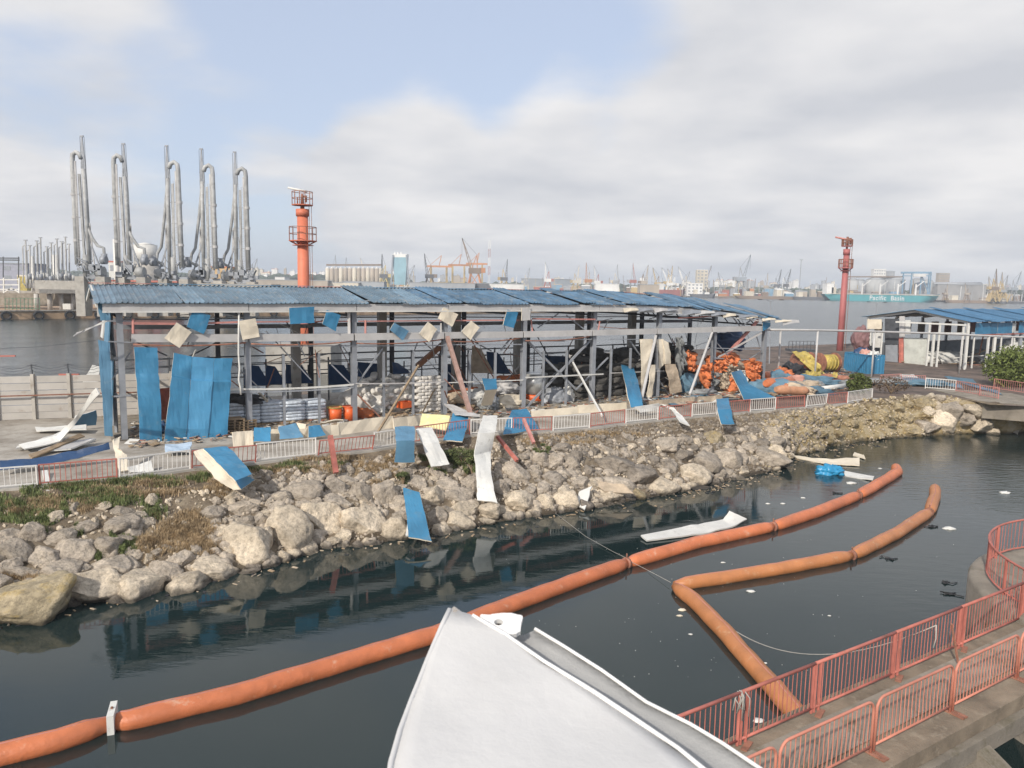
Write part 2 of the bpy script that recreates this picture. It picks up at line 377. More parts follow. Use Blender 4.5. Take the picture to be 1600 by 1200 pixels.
def bank(x, v):
    p = bank0(x, v)
    if 0 < v:
        k = min(v*5, 1)
        steep = min(max((x-1180)/100, 0), 1)
        q = nz((p.x*.9, p.y*.9, p.z*1.3), 1, 5)
        p.z += k*(.13+.22*steep)*q
        if steep > 0: p.y += k*steep*.55*nz((p.x*.7, p.z*1.6, 7), 1, 5); p.x += k*steep*.35*nz((p.x*.9, p.z*1.9, 17), 1, 4)
    return p
def bank_at(x, y):
    lo, hi = 0.0, 1.15
    for _ in range(22):
        mid = (lo+hi)/2
        if proj(bank0(x, mid))[1] < y: lo = mid
        else: hi = mid
    return (lo+hi)/2
def bank_material():
    M = bpy.data.materials.new('bank_soil_and_rubble'); M.use_nodes = True; T = M.node_tree; B = T.nodes['Principled BSDF']; X = T.nodes.new; K = T.links.new
    g = X('ShaderNodeNewGeometry'); sp = X('ShaderNodeSeparateXYZ'); K(g.outputs['Position'], sp.inputs[0])
    a = X('ShaderNodeTexNoise'); a.inputs['Scale'].default_value = 1.1; a.inputs['Detail'].default_value = 10; a.inputs['Roughness'].default_value = .7; K(g.outputs['Position'], a.inputs['Vector'])
    r = X('ShaderNodeValToRGB'); K(a.outputs[0], r.inputs[0]); els = r.color_ramp.elements
    els[0].position = .33; els[0].color = (.10, .075, .05, 1); els[1].position = .66; els[1].color = (.33, .27, .19, 1)
    q = els.new(.5); q.color = (.20, .155, .105, 1)
    b = X('ShaderNodeTexNoise'); b.inputs['Scale'].default_value = .9; b.inputs['Detail'].default_value = 9; b.inputs['Roughness'].default_value = .7; K(g.outputs['Position'], b.inputs['Vector'])
    r2 = X('ShaderNodeValToRGB'); K(b.outputs[0], r2.inputs[0]); e2 = r2.color_ramp.elements
    e2[0].position = .36; e2[0].color = (.17, .12, .06, 1); e2[1].position = .62; e2[1].color = (.46, .39, .27, 1); q = e2.new(.47); q.color = (.36, .275, .14, 1)
    mr_ = X('ShaderNodeMapRange'); mr_.interpolation_type = 'SMOOTHSTEP'; K(sp.outputs[0], mr_.inputs[0]); mr_.inputs[1].default_value = 15.5; mr_.inputs[2].default_value = 21
    # above the yellow cut the soil is scorched brown
    mz = X('ShaderNodeMapRange'); mz.interpolation_type = 'SMOOTHSTEP'; K(sp.outputs[2], mz.inputs[0]); mz.inputs[1].default_value = 2.35; mz.inputs[2].default_value = 2.8; mz.inputs[3].default_value = 1; mz.inputs[4].default_value = 0
    mm = X('ShaderNodeMath'); mm.operation = 'MULTIPLY'; K(mr_.outputs[0], mm.inputs[0]); K(mz.outputs[0], mm.inputs[1])
    mxx = X('ShaderNodeMixRGB'); K(mm.outputs[0], mxx.inputs[0]); K(r.outputs[0], mxx.inputs[1]); K(r2.outputs[0], mxx.inputs[2])
    wet = X('ShaderNodeMapRange'); K(sp.outputs[2], wet.inputs[0]); wet.inputs[1].default_value = .06; wet.inputs[2].default_value = .3; wet.inputs[3].default_value = .35; wet.inputs[4].default_value = 1
    mw = X('ShaderNodeMixRGB'); mw.blend_type = 'MULTIPLY'; mw.inputs[0].default_value = 1; K(mxx.outputs[0], mw.inputs[1]); K(wet.outputs[0], mw.inputs[2])
    K(mw.outputs[0], B.inputs['Base Color']); B.inputs['Roughness'].default_value = .95
    c = X('ShaderNodeTexNoise'); c.inputs['Scale'].default_value = 4.5; c.inputs['Detail'].default_value = 10; c.inputs['Roughness'].default_value = .75; K(g.outputs['Position'], c.inputs['Vector'])
    bp = X('ShaderNodeBump'); bp.inputs['Strength'].default_value = 1; bp.inputs['Distance'].default_value = .16; K(c.outputs[0], bp.inputs['Height']); K(bp.outputs[0], B.inputs['Normal'])
    return M
rows = []
xs = [-160+i*6.2 for i in range(301)]
for k in range(34):
    v = k/28.0
    rows.append([bank(x, v) if v <= 1 else bank(x, 1)+V((0, 0, -(v-1)*6)) + (bank(x, 1)-bank(x, .9)).normalized()*(v-1)*2 for x in xs])
b = MB().grid(rows); b.build('bank', bank_material(), smooth=True, kind='structure')

# ------------------------------------------------------------------ QUAY GROUND
def ground_mat():
    M = bpy.data.materials.new('quay_paving'); M.use_nodes = True; T = M.node_tree; B = T.nodes['Principled BSDF']; X = T.nodes.new; K = T.links.new
    g = X('ShaderNodeNewGeometry'); sp = X('ShaderNodeSeparateXYZ'); K(g.outputs['Position'], sp.inputs[0])
    a = X('ShaderNodeTexNoise'); a.inputs['Scale'].default_value = .45; a.inputs['Detail'].default_value = 10; a.inputs['Roughness'].default_value = .7; K(g.outputs['Position'], a.inputs['Vector'])
    r = X('ShaderNodeValToRGB'); K(a.outputs[0], r.inputs[0]); els = r.color_ramp.elements
    els[0].position = .34; els[0].color = (.20, .17, .135, 1); els[1].position = .6; els[1].color = (.42, .385, .335, 1)
    r2 = X('ShaderNodeValToRGB'); K(a.outputs[0], r2.inputs[0]); e2 = r2.color_ramp.elements
    e2[0].position = .36; e2[0].color = (.055, .045, .038, 1); e2[1].position = .66; e2[1].color = (.20, .145, .115, 1)
    mr_ = X('ShaderNodeMapRange'); mr_.interpolation_type = 'SMOOTHSTEP'; K(sp.outputs[0], mr_.inputs[0]); mr_.inputs[1].default_value = 6; mr_.inputs[2].default_value = 20
    mxx = X('ShaderNodeMixRGB'); K(mr_.outputs[0], mxx.inputs[0]); K(r.outputs[0], mxx.inputs[1]); K(r2.outputs[0], mxx.inputs[2])
    K(mxx.outputs[0], B.inputs['Base Color']); B.inputs['Roughness'].default_value = .95
    c = X('ShaderNodeTexNoise'); c.inputs['Scale'].default_value = 6; c.inputs['Detail'].default_value = 8; K(g.outputs['Position'], c.inputs['Vector'])
    bp = X('ShaderNodeBump'); bp.inputs['Strength'].default_value = .6; bp.inputs['Distance'].default_value = .05; K(c.outputs[0], bp.inputs['Height']); K(bp.outputs[0], B.inputs['Normal'])
    return M
front = [fence_p(x) for x in range(-160, 1701, 30)]
def back_edge(s):
    t = min(max((s-38)/16, 0), 1)
    return BF(s, 13+t*22, Zq)
bk = [back_edge(-26+i*3.2) for i in range(56)]
g_ = MB(); Nn = len(front)
top = []
for i, p in enumerate(front):
    top.append(p)
rowsg = []
bks = [bk[int(round(i*(len(bk)-1)/(Nn-1)))] for i in range(Nn)]
for k in range(13): rowsg.append([front[i].lerp(bks[i], k/12) for i in range(Nn)])
g_.grid(rowsg)
g_.grid([[p for p in bks], [V((p.x, p.y, -2)) for p in bks]])
g_.grid([[front[0], bks[0]], [V((front[0].x, front[0].y, -2)), V((bks[0].x, bks[0].y, -2))]])
g_.build('ground', ground_mat(), kind='structure')
# concrete coping below the railing
cp_ = MB(); rr_ = []
for x in range(-160, 1371, 10):
    a = fence_p(x); d = (fence_p(x+5)-fence_p(x-5)).normalized(); q = V((d.y, -d.x, 0))
    rr_.append([a+q*.22+V((0, 0, -.42)), a+q*.2+V((0, 0, .05)), a-q*.18+V((0, 0, .05)), a-q*.2+V((0, 0, -.1))])
cp_.grid(rr_); cp_.build('kerb', conc, kind='structure')

# ------------------------------------------------------------------ LONG SHED
POSTX = [191, 388, 553, 694, 817, 925, 1026, 1112, 1190]
PS = [s_of(x) for x in POSTX]
shed = thing('storage_shed', BF(0, 0, Zq), 'long wrecked steel shed with torn blue cladding and sagging blue roof beside the rocky bank', 'shed')
WID, ZE, ZR = 9.0, 9.98, 10.86
def ibeam(a, b, w, h, name, mt, parent, upv=(0, 0, 1)):
    """H section: two flanges and a web"""
    a = V(a); b = V(b); d = (b-a).normalized(); u = V(upv)
    x = d.cross(u).normalized(); y = x.cross(d).normalized(); mb = MB()
    mb.bar(a+y*(h/2-.01), b+y*(h/2-.01), w, .025, upv=y); mb.bar(a-y*(h/2-.01), b-y*(h/2-.01), w, .025, upv=y)
    mb.bar(a, b, .03, h-.05, upv=y)
    return mb.build(name, mt, parent)
def sag(s):
    t = min(max((s-34)/16, 0), 1)
    return -(t**1.6)*1.0 + .05*nz((s*.35, 1, 1), 1, 3)*(1+3*t)
for i, s in enumerate(PS):
    zt = ZE-.3+sag(s)
    ibeam(BF(s, 0, Zq), BF(s, 0, zt), .30, .34, 'post', steel_g, shed, upv=n)
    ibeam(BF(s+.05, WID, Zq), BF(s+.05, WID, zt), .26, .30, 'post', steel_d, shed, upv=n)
    # rafters
    MB().bar(BF(s, -.4, zt+.1), BF(s, WID/2, ZR-.28+sag(s)), .14, .26).bar(BF(s, WID/2, ZR-.28+sag(s)), BF(s, WID+.4, zt+.1), .14, .26).build('rafter', steel_g, shed)
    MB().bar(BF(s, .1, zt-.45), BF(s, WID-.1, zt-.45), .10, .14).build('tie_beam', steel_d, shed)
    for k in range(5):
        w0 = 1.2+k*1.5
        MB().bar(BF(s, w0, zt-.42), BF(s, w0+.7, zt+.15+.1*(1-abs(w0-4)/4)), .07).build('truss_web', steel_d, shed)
# intermediate light posts
for px, top_, bot in [(444, 375, 800), (499, 365, 760), (600, 360, 770), (646, 365, 770), (734, 360, 830), (774, 400, 820), (849, 400, 820), (885, 400, 790), (954, 370, 770), (984, 390, 760)]:
    s = s_of(px); zz = {True: 7.0, False: 6.7}[px < 700]
    ibeam(BF(s, .05, Zq), BF(s, .05, zz), .13, .15, 'stud', steel_g, shed, upv=n)
def fbar(a, b, w_=.1, off=-.2, mt=steel_g, nm='rail', h=None, par=None, bend=0):
    a3, b3 = FP(*a, off), FP(*b, off)
    if bend:
        mb = MB(); pts = [a3.lerp(b3, k/8)+V((0, 0, -bend*4*(k/8)*(1-k/8))) for k in range(9)]
        for k in range(8): mb.bar(pts[k], pts[k+1], w_, h)
        return mb.build(nm, mt, par or shed)
    return MB().bar(a3, b3, w_, h).build(nm, mt, par or shed)
# eave fascia, in lengths between posts
for i in range(8):
    s0, s1 = PS[i], PS[i+1]
    if i == 0: s0 -= .8
    za, zb_ = ZE-.22+sag(s0), ZE-.22+sag(s1)
    if i < 7: MB().bar(BF(s0+.02, -.55, za), BF(s1-.02, -.55, zb_), .10, .40).build('fascia', steel_p, shed)
    MB().bar(BF(s0, -.62, za-.24), BF(s1, -.62, zb_-.24), .07).build('gutter_edge', white_s, shed)
# long pale crane-rail beam half-way up, pipe under it, thin red rail above
beamy = [(204, 528.5), (388, 528), (553, 526.5), (694, 524), (817, 522.5), (925, 520), (1026, 517.5), (1112, 515), (1190, 513)]
for i in range(8):
    (xa, ya), (xb, yb) = beamy[i], beamy[i+1]
    a, b_ = FP(xa, ya, -.32), FP(xb, yb, -.32)
    d = (b_-a).normalized()
    MB().bar(a+d*.05, b_-d*.05, .2, .42).build('beam', steel_p, shed)
    if i < 5:
        a, b_ = FP(xa+4, ya+9.5+random.uniform(-.5, 1), -.36), FP(xb-4, yb+7.5-i*.4, -.36)
        pts = [a.lerp(b_, k/8)+V((0, 0, -.12*4*(k/8)*(1-k/8))) for k in range(9)]
        MB().tube(pts, .045, 6).build('pipe', steel_r, shed, True)
for a, b_, mt, w_ in [((208, 505), (276, 506), pink_p, .12), ((320, 505), (380, 503), pink_p, .10), ((395, 503), (548, 502), pink_p, .07), ((560, 502), (690, 501), pink_p, .07), ((700, 501), (812, 500), pink_p, .08), ((832, 498), (930, 499), pink_p, .10),
                      ((1060, 497), (1115, 494), red_p, .10), ((700, 538.5), (815, 538), steel_g, .06), ((825, 532), (925, 530), steel_g, .06),
                      ((830, 499), (832, 520), pink_p, .09), ((937, 502), (934, 520), pink_p, .09), ((208, 498), (208, 521), pink_p, .1), ((571, 500), (571, 522), pink_p, .1), ((545, 480), (546, 528), steel_p, .16), ((689, 505), (689, 528), steel_p, .1)]:
    fbar(a, b_, w_, -.28, mt)
# mid-height rails and purlins
for a, b_, w_, mt, bend in [(z2(1230, 610), z3(730, 585), .10, white_s, .1), (z3(10, 625), z3(730, 600), .08, steel_g, .1), (z3(740, 580), z3(1215, 570), .07, steel_p, .05), (z4(0, 672), z4(470, 655), .06, white_s, 0), (z4(485, 640), z4(970, 618), .09, white_s, 0),
                            (z5(20, 612), z5(350, 598), .06, steel_p, 0), (z3(180, 380), z3(730, 378), .06, steel_g, 0), (z3(740, 380), z3(1215, 376), .06, steel_g, 0), (z4(480, 410), z4(730, 412), .06, steel_g, 0), (z5(20, 400), z5(300, 402), .06, steel_g, 0),
                            (z5(650, 455), z5(960, 465), .07, steel_g, 0), (z5(650, 518), z5(960, 532), .08, steel_g, 0), (z2(590, 650), z2(700, 645), .07, steel_g, 0), (z2(560, 245), z2(715, 245), .07, steel_g, 0), (z2(580, 355), z2(720, 360), .06, steel_g, 0), (z5(320, 268), z5(650, 268), .06, steel_g, 0)]:
    fbar(a, b_, w_, -.18, mt, bend=bend)
# braces
for a, b_, w_, mt in [(z4(495, 410), z4(800, 715), .14, steel_g), (z4(895, 400), z4(495, 820), .14, steel_g), (z3(885, 390), z3(748, 580), .09, steel_g), (z3(610, 480), z3(730, 600), .07, steel_g), (z3(750, 640), z3(880, 770), .08, steel_r),
                      (z4(1000, 515), z4(800, 715), .10, steel_g), (z4(330, 470), z4(400, 385), .09, steel_g), (z5(135, 410), z5(200, 500), .08, steel_g), (z5(770, 250), z5(830, 325), .08, steel_g), (z5(835, 320), z5(940, 250), .08, steel_g), (z5(660, 400), z5(800, 560), .07, steel_g),
                      (z5(880, 525), z5(950, 480), .06, steel_g), (z3(260, 300), z3(500, 560), .06, steel_g), (z3(1235, 520), z3(1345, 640), .06, steel_g), (z3(1215, 555), z3(1370, 720), .05, steel_r), (z5(310, 640), z5(380, 750), .07, steel_g), (z4(1140, 410), z4(1200, 500), .06, steel_g),
                      (z5(1005-80, 370), z5(955, 470), .06, steel_g), (z2(700, 410), z2(600, 560), .07, steel_g), (z4(560, 330), z4(690, 240), .07, steel_g), (z4(740, 250), z4(890, 370), .07, steel_g)]:
    fbar(a, b_, w_, .12 if mt is steel_g else -.3, mt, 'brace')
# back wall rails, studs, low panels hanging crooked
for k in range(34):
    s = .9+k*1.47
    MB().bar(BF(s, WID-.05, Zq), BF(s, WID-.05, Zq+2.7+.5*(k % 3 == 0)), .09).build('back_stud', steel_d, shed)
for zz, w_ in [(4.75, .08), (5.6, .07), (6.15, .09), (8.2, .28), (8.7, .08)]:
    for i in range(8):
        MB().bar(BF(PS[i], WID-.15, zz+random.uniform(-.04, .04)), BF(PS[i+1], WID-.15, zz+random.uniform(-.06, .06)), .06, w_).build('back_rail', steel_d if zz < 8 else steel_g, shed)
# purlins of the roof
for w0 in (.6, 2.3, 4.0, 5.2, 6.8, 8.3):
    zz = ZE-.02+(ZR-ZE)*(1-abs(w0-4.5)/5.2)-.14
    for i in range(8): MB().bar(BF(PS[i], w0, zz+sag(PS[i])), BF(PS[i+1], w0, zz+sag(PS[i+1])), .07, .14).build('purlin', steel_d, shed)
# dark lining added under the roof to deepen its reflection, one per bay
for i in range(8):
    s0, s1 = PS[i], PS[i+1]
    MB().grid([[BF(s0+.1, .3, ZE-.16+sag(s0)), BF(s1-.1, .3, ZE-.16+sag(s1))], [BF(s0+.1, WID-.3, ZE-.16+sag(s0)), BF(s1-.1, WID-.3, ZE-.16+sag(s1))]], .02).build('added_lining', mat('dark_added_lining', (.07, .075, .075), .85, 0, .3, 1), shed)
# concrete columns standing inside along the back
for px in (463, 597, 712, 808, 903, 984):
    s = s_of(px, 7.6)
    MB().box(BF(s, 7.6, 5.95), (.55, .55, 6.5), math.atan2(e.y, e.x)).build('column', conc, shed)
# roof sheets, one object each: a ribbed slab laid from ridge to eave
def roof_sheet(s0, w_, sgn, lift=0, skew=0, par=None, fn=BF, wid=WID, ze=ZE, zr=ZR, sg=sag, ov=.75, mt=None, curl=0):
    rows_ = []
    prof = []
    nr = 4
    for r in range(nr):
        b0 = r*w_/nr
        prof += [(b0, 0), (b0+w_/nr*.62, 0), (b0+w_/nr*.70, .055), (b0+w_/nr*.92, .055)]
    prof.append((w_, 0))
    for k in range(7):
        t = k/6
        w0 = wid/2-sgn*0 + (-(wid/2+ov)*t if sgn < 0 else (wid/2+ov)*t)
        row = []
        for (a, h) in prof:
            s = s0+a+skew*t
            row.append(fn(s, w0, zr+(ze-zr)*t+h+sg(s)+lift*(1-.4*t)+curl*t*t*(.35+.65*a/w_)+.02*nz((s*.8, w0, 3), 1, 3)))
        rows_.append(row)
    return MB().grid(rows_, -.035 if sgn < 0 else .035).build('roof_panel', mt or (roofm if s0 > 17 else mat('weathered_roof_sheet', (.15, .225, .29), .5, 0, .25, .9, (.24, .26, .27), .5, .2, 9)), par or shed)
s = -1.0; i = 0
while s < BL+.9:
    w_ = 1.04
    dmg = s > 16
    far = s > 38
    lift = random.uniform(0, .03); skew = 0; curl = 0
    if i in (4,): skew = .1
    if i in (14, 15, 19, 20, 25, 29, 33): lift += .14; skew = random.uniform(.1, .4)
    if far: lift += random.uniform(-.16, .22); skew = random.uniform(-.4, .9); curl = random.uniform(-.3, .15)
    elif dmg: skew += random.uniform(0, .15); lift += random.uniform(0, .04)
    if not (i in (47,)): roof_sheet(s, w_*(1.0 if not dmg else .985), -1, lift, skew, curl=curl)
    if i < 40 and i not in (22, 30, 36): roof_sheet(s, w_, 1, random.uniform(0, .03))
    s += w_; i += 1
for k in range(13):
    s0 = -1+k*3.2
    MB().bar(BF(s0, WID/2, ZR+.10+sag(s0)), BF(s0+3.17, WID/2, ZR+.10+sag(s0+3.1)), .42, .035).build('ridge_cap', blue_f if k % 4 else pink_p, shed)
# torn underside strips at the eave
for k in range(13):
    s0 = 33+k*1.5+random.uniform(-.4, .4); zz = ZE-.2+sag(s0)
    a = BF(s0, -.7, zz-.05); dd = e*random.uniform(1.2, 2.2); dn = V((0, 0, -random.uniform(.15, .45)))
    MB().grid([[a, a+dd*.5+V((0, 0, .05)), a+dd], [a+dn+n*-.1, a+dd*.5+dn*.6-n*.15, a+dd+dn*.5-n*.1]], .03).build('torn_lining', random.choice([cream, steel_p, cream, steel_g]), shed)
# gable end: shaded narrow panels, brace
gm = lambda x, y, off=-.9: None
def GP(x, y, soff=-.15):
    """point on the left gable plane"""
    o = O+e*soff; d = ray(x, y); t = o.dot(e)/d.dot(e)
    return V((d.x*t, d.y*t, CAMH+d.z*t))
MB().bar(BF(-.9, -.5, ZE-.12), BF(-.9, WID/2, ZR-.08), .1, .22).bar(BF(-.9, WID/2, ZR-.08), BF(-.9, WID+.5, ZE-.12), .1, .22).build('barge_board', white_s, shed)
for (w0, w1, z0, z1, mt) in [(.3, 3.3, 7.0, 9.55, blue_f), (3.5, 5.0, 7.9, 9.6, white_s), (.25, 1.3, Zq+.2, 6.9, blue_f), (1.35, 2.4, 3.4, 6.8, blue_f)]:
    MB().grid([[BF(-.2-.25*(1-i/4), w0+(w1-w0)*j/3, z0+(z1-z0)*i/4) for j in range(4)] for i in range(5)], .06).build('gable_panel', mt, shed)
MB().bar(BF(-.1, .1, 7.05), BF(-.1, WID, 7.0), .12).bar(BF(-.1, .1, 5.0), BF(-.1, WID, 5.0), .1).bar(BF(-.1, .4, 7.0), BF(-.1, 4.5, 9.6), .1).build('gable_rail', steel_g, shed)
for w0 in (2.2, 4.5, 6.8): MB().bar(BF(-.1, w0, Zq), BF(-.1, w0, 9.5), .14).build('gable_post', steel_g, shed)
# low cream plinth wall of sandwich panel along the foot of the front
for (xa, xb, ya, yb, h, mt) in [(365, 396, 700, 697, .75, cream), (395, 470, 694, 687, .62, cream), (470, 530, 690, 682, .60, cream), (530, 616, 682, 670, .68, cream), (616, 670, 672, 664, .6, cream), (833, 905, 655, 648, .45, cream), (905, 980, 648, 643, .55, cream), (1015, 1070, 640, 634, .5, tan_c), (1070, 1130, 634, 628, .45, tan_c)]:
    a = P(xa, ya-2, Zq); b_ = P(xb, yb-2, Zq); d = (b_-a).normalized()
    MB().grid([[a.lerp(b_, j/5)+V((0, 0, h*i_*(1+.04*random.uniform(-1, 1))))+n*(.05*random.uniform(-1, 1)+.15*i_) for j in range(6)] for i_ in (0, 1)], .1).build('plinth_panel', mt, shed)
MB().box(BF(BL/2, 4.6, Zq+.02), (BL+1, WID+.6, .08), math.atan2(e.y, e.x)).build('floor_slab', conc_d, shed)

# ------------------------------------------------------------------ LOOSE SANDWICH PANELS
def panel(pairs, label, face=blue, back=cream, thick=.07, name='cladding_panel', cat='panel', group=None, ribs=True, crease=.034):
    """pairs = rows of (left, right) world points from top to bottom; face towards the camera"""
    base = V((0, 0, 0)); k = 0
    for a, b_ in pairs: base += V(a)+V(b_); k += 2
    base /= k
    t = thing(name, base, label, cat, group)
    rows_ = []
    for q in range(len(pairs)-1):
        (a0, b0), (a1, b1) = pairs[q], pairs[q+1]
        nsub = 5
        for i_ in range(nsub + (1 if q == len(pairs)-2 else 0)):
            f = i_/nsub; A = V(a0).lerp(V(a1), f); B_ = V(b0).lerp(V(b1), f)
            rows_.append([A.lerp(B_, j/6) for j in range(7)])
    cdir = (V((0, 0, CAMH))-base).normalized()
    c_ = (rows_[-1][0]-rows_[0][0]).cross(rows_[0][-1]-rows_[0][0])
    sg = 1 if c_.dot(cdir) > 0 else -1
    def off(rws, dd):
        nn = c_.normalized()*sg
        return [[p+nn*dd for p in r] for r in rws]
    L_ = (rows_[0][-1]-rows_[0][0]).length
    fr = []
    for r in rows_:
        rr2 = []
        for j, p in enumerate(r):
            nn = c_.normalized()*sg
            rr2.append(p+nn*(crease*nz(p, 1.3, 3)*2+(.004 if ribs and j % 2 else 0))+((r[-1]-r[0]).normalized()*.05*nz(p, 1.9, 3) if j in (0, len(r)-1) else V((0, 0, 0))))
        fr.append(rr2)
    MB().grid(off(fr, thick*.5), -.012*sg).build('painted_face', face, t)
    MB().grid(off(fr, thick*.5-.014), -(thick-.014)*sg).build('foam_backing', back, t)
    return t
def fq(pts, off=-.45):
    return [FP(*p, off) for p in pts]
GB = 'blue wall panels torn from the shed'
def hang(tl, tr, bl, br, label, off0=-.4, off1=-.4, mid=None, **k):
    a, b_ = FP(*tl, off0), FP(*tr, off0); c_, d = FP(*bl, off1), FP(*br, off1)
    rows_ = [(a, b_)]
    if mid:
        for (f, o_) in mid: rows_.append((a.lerp(c_, f)-n*o_, b_.lerp(d, f)-n*o_))
    rows_.append((c_, d))
    return panel(rows_, label, **k)
hang(z2(718, 385), z2(842, 388), z2(750, 908), z2(868, 905), 'tall single blue panel hanging alone at the left end of the shed', -.4, -1.1, [(.27, .0), (.5, .12)])
hang(z2(930, 415), z2(1030, 437), z2(875, 905), z2(988, 920), 'left strip of the three joined tall blue panels on the shed', -.4, -1.3, [(.25, .02), (.26, .08), (.8, .12)])
hang(z2(1031, 437), z2(1147, 445), z2(989, 920), z2(1105, 920), 'middle strip of the three joined tall blue panels, slightly paler', -.4, -1.25, [(.25, .0), (.26, .12), (.8, .1)], face=mat('mid_blue_sheet', (.075, .27, .46), .42, 0, .09, .7, (.12, .24, .34), .22, .25, 6))
hang(z2(1148, 445), z2(1243, 445), z2(1106, 920), z2(1210, 918), 'right strip of the three joined tall blue panels on the shed', -.4, -1.2, [(.25, .0), (.27, .08), (.8, .08)])
hang(z2(523, 345), z2(587, 360), z2(560, 860), z2(603, 862), 'narrow dull blue strip standing at the left corner of the shed', -.1, -.2, [(.5, .1)], face=blue_f)
hang(z2(525, 135), z2(580, 150), z2(537, 243), z2(583, 241), 'short blue board under the left end of the roof', -.1, -.1, face=blue_f)
GD = 'square panels dangling from the shed beam'
def diamond(pts, label, face, off=-.55):
    q = fq(pts, off)
    return panel([(q[0], q[1]), (q[3], q[2])], label, face=face, back=cream if face is not cream else white_s, group=None, ribs=False)
diamond([z2(1035, 185), z2(1127, 215), z2(1090, 315), z2(998, 275)], 'blue square panel dangling beside the cream diamond at the left end', blue)
diamond([z2(945, 252), z2(1027, 305), z2(962, 390), z2(882, 338)], 'leftmost cream diamond-shaped panel dangling on the pale beam', cream, -.65)
diamond([z3(115, 245), z3(205, 230), z3(225, 330), z3(130, 347)], 'cream square panel hanging almost upright at the second post', cream)
diamond([z3(383, 175), z3(515, 168), z3(518, 255), z3(385, 262)], 'wide blue box panel hanging level under the eave', blue, -.8)
diamond([z3(583, 185), z3(660, 215), z3(630, 300), z3(563, 262)], 'tilted blue square panel just left of the third post', blue, -.6)
diamond([z3(945, 255), z3(1027, 300), z3(990, 350), z3(920, 292)], 'small blue diamond panel dangling below the pale beam', blue_f)
diamond([z3(1128, 250), z3(1175, 290), z3(1130, 358), z3(1078, 312)], 'cream diamond panel next to the small blue diamond', cream)
diamond([z3(1210, 172), z3(1287, 210), z3(1255, 275), z3(1180, 232)], 'highest cream diamond panel, touching the fourth post', cream, -.6)
diamond([z4(143, 282), z4(195, 325), z4(140, 405), z4(85, 352)], 'cream diamond panel just right of the fourth post', cream)
diamond([z4(372, 215), z4(435, 232), z4(410, 330), z4(343, 312)], 'rightmost tilted blue square panel before the fifth post', blue, -.6)
diamond([z4(460, 205), z4(512, 200), z4(512, 280), z4(460, 285)], 'grey metal cabinet lid fixed on the fifth post', steel_p, -.7)
diamond([z5(962, 262), z5(1012, 250), z5(1015, 320), z5(965, 350)], 'torn blue corner panel at the far right end of the shed', blue, -.3)
# long panels lying or leaning in front
def px_panel(rows_, label, **k):
    """rows of ((x,y,z),(x,y,z)) given as sight lines with a known height"""
    return panel([(P(*a), P(*b_)) for a, b_ in rows_], label, **k)
# folded over the railing at left: blue on the right, cream back curling out at the left
px_panel([((318, 702, 3.75), (355, 697, 3.75)), ((345, 727, 3.35), (378, 722, 3.35)), ((368, 752, 2.9), (393, 742, 2.95)), ((377, 765, 2.5), (397, 752, 2.55))], 'thick blue panel bent over the white railing, cream lining curling out')
px_panel([((302, 706, 3.7), (318, 702, 3.72)), ((324, 735, 3.1), (344, 728, 3.3)), ((345, 755, 2.7), (362, 745, 2.9)), ((364, 767, 2.4), (376, 765, 2.48))], 'cream lining strip peeled from the blue panel bent over the railing', face=cream, back=cream)
px_panel([((617, 667, 3.9), (648, 667, 3.9)), ((619, 690, 3.6), (648, 690, 3.6)), ((617, 724, 2.45), (648, 723, 2.45))], 'blue panel draped over the railing, with a small white mark', face=blue_f)
px_panel([((650, 671, 3.7), (674, 668, 3.7)), ((660, 695, 3.2), (686, 692, 3.2)), ((674, 730, 2.2), (702, 726, 2.2))], 'pale grey panel leaning from the railing onto the rocks', face=white_s, back=white_s)
px_panel([((755, 650, 4.0), (777, 650, 4.0)), ((746, 678, 3.7), (774, 676, 3.7)), ((742, 712, 2.7), (767, 706, 2.7)), ((744, 745, 1.9), (767, 742, 1.9)), ((746, 782, .95), (777, 786, .9))], 'long whitish panel hanging over the railing down to the waterline', face=white_s, back=white_s, crease=.03)
px_panel([((630, 763, 1.75), (656, 770, 1.75)), ((635, 800, 1.15), (664, 802, 1.15)), ((639, 840, .55), (674, 846, .42))], 'blue panel lying steeply on the boulders at the water')
px_panel([((640, 800, .95), (648, 800, 1.0)), ((634, 838, .45), (641, 838, .5))], 'thin white strip beside the blue panel on the boulders', face=white_s, back=white_s)
px_panel([((970, 570, 5.3), (990, 575, 5.1)), ((978, 605, 4.5), (998, 600, 4.5)), ((985, 638, 3.2), (1006, 638, 3.2))], 'long curled blue panel leaning out of the shed at the sixth bay')
px_panel([((1119, 624, 3.75), (1138, 622, 3.75)), ((1121, 642, 3.5), (1141, 640, 3.5)), ((1127, 664, 2.7), (1147, 663, 2.65))], 'short blue panel hooked over the railing at right')
px_panel([((1142, 582, 5.0), (1158, 578, 5.0)), ((1152, 602, 4.0), (1170, 600, 4.0)), ((1161, 625, 2.9), (1212, 622, 2.9))], 'blue panel sliding down from the orange heap to the railing')
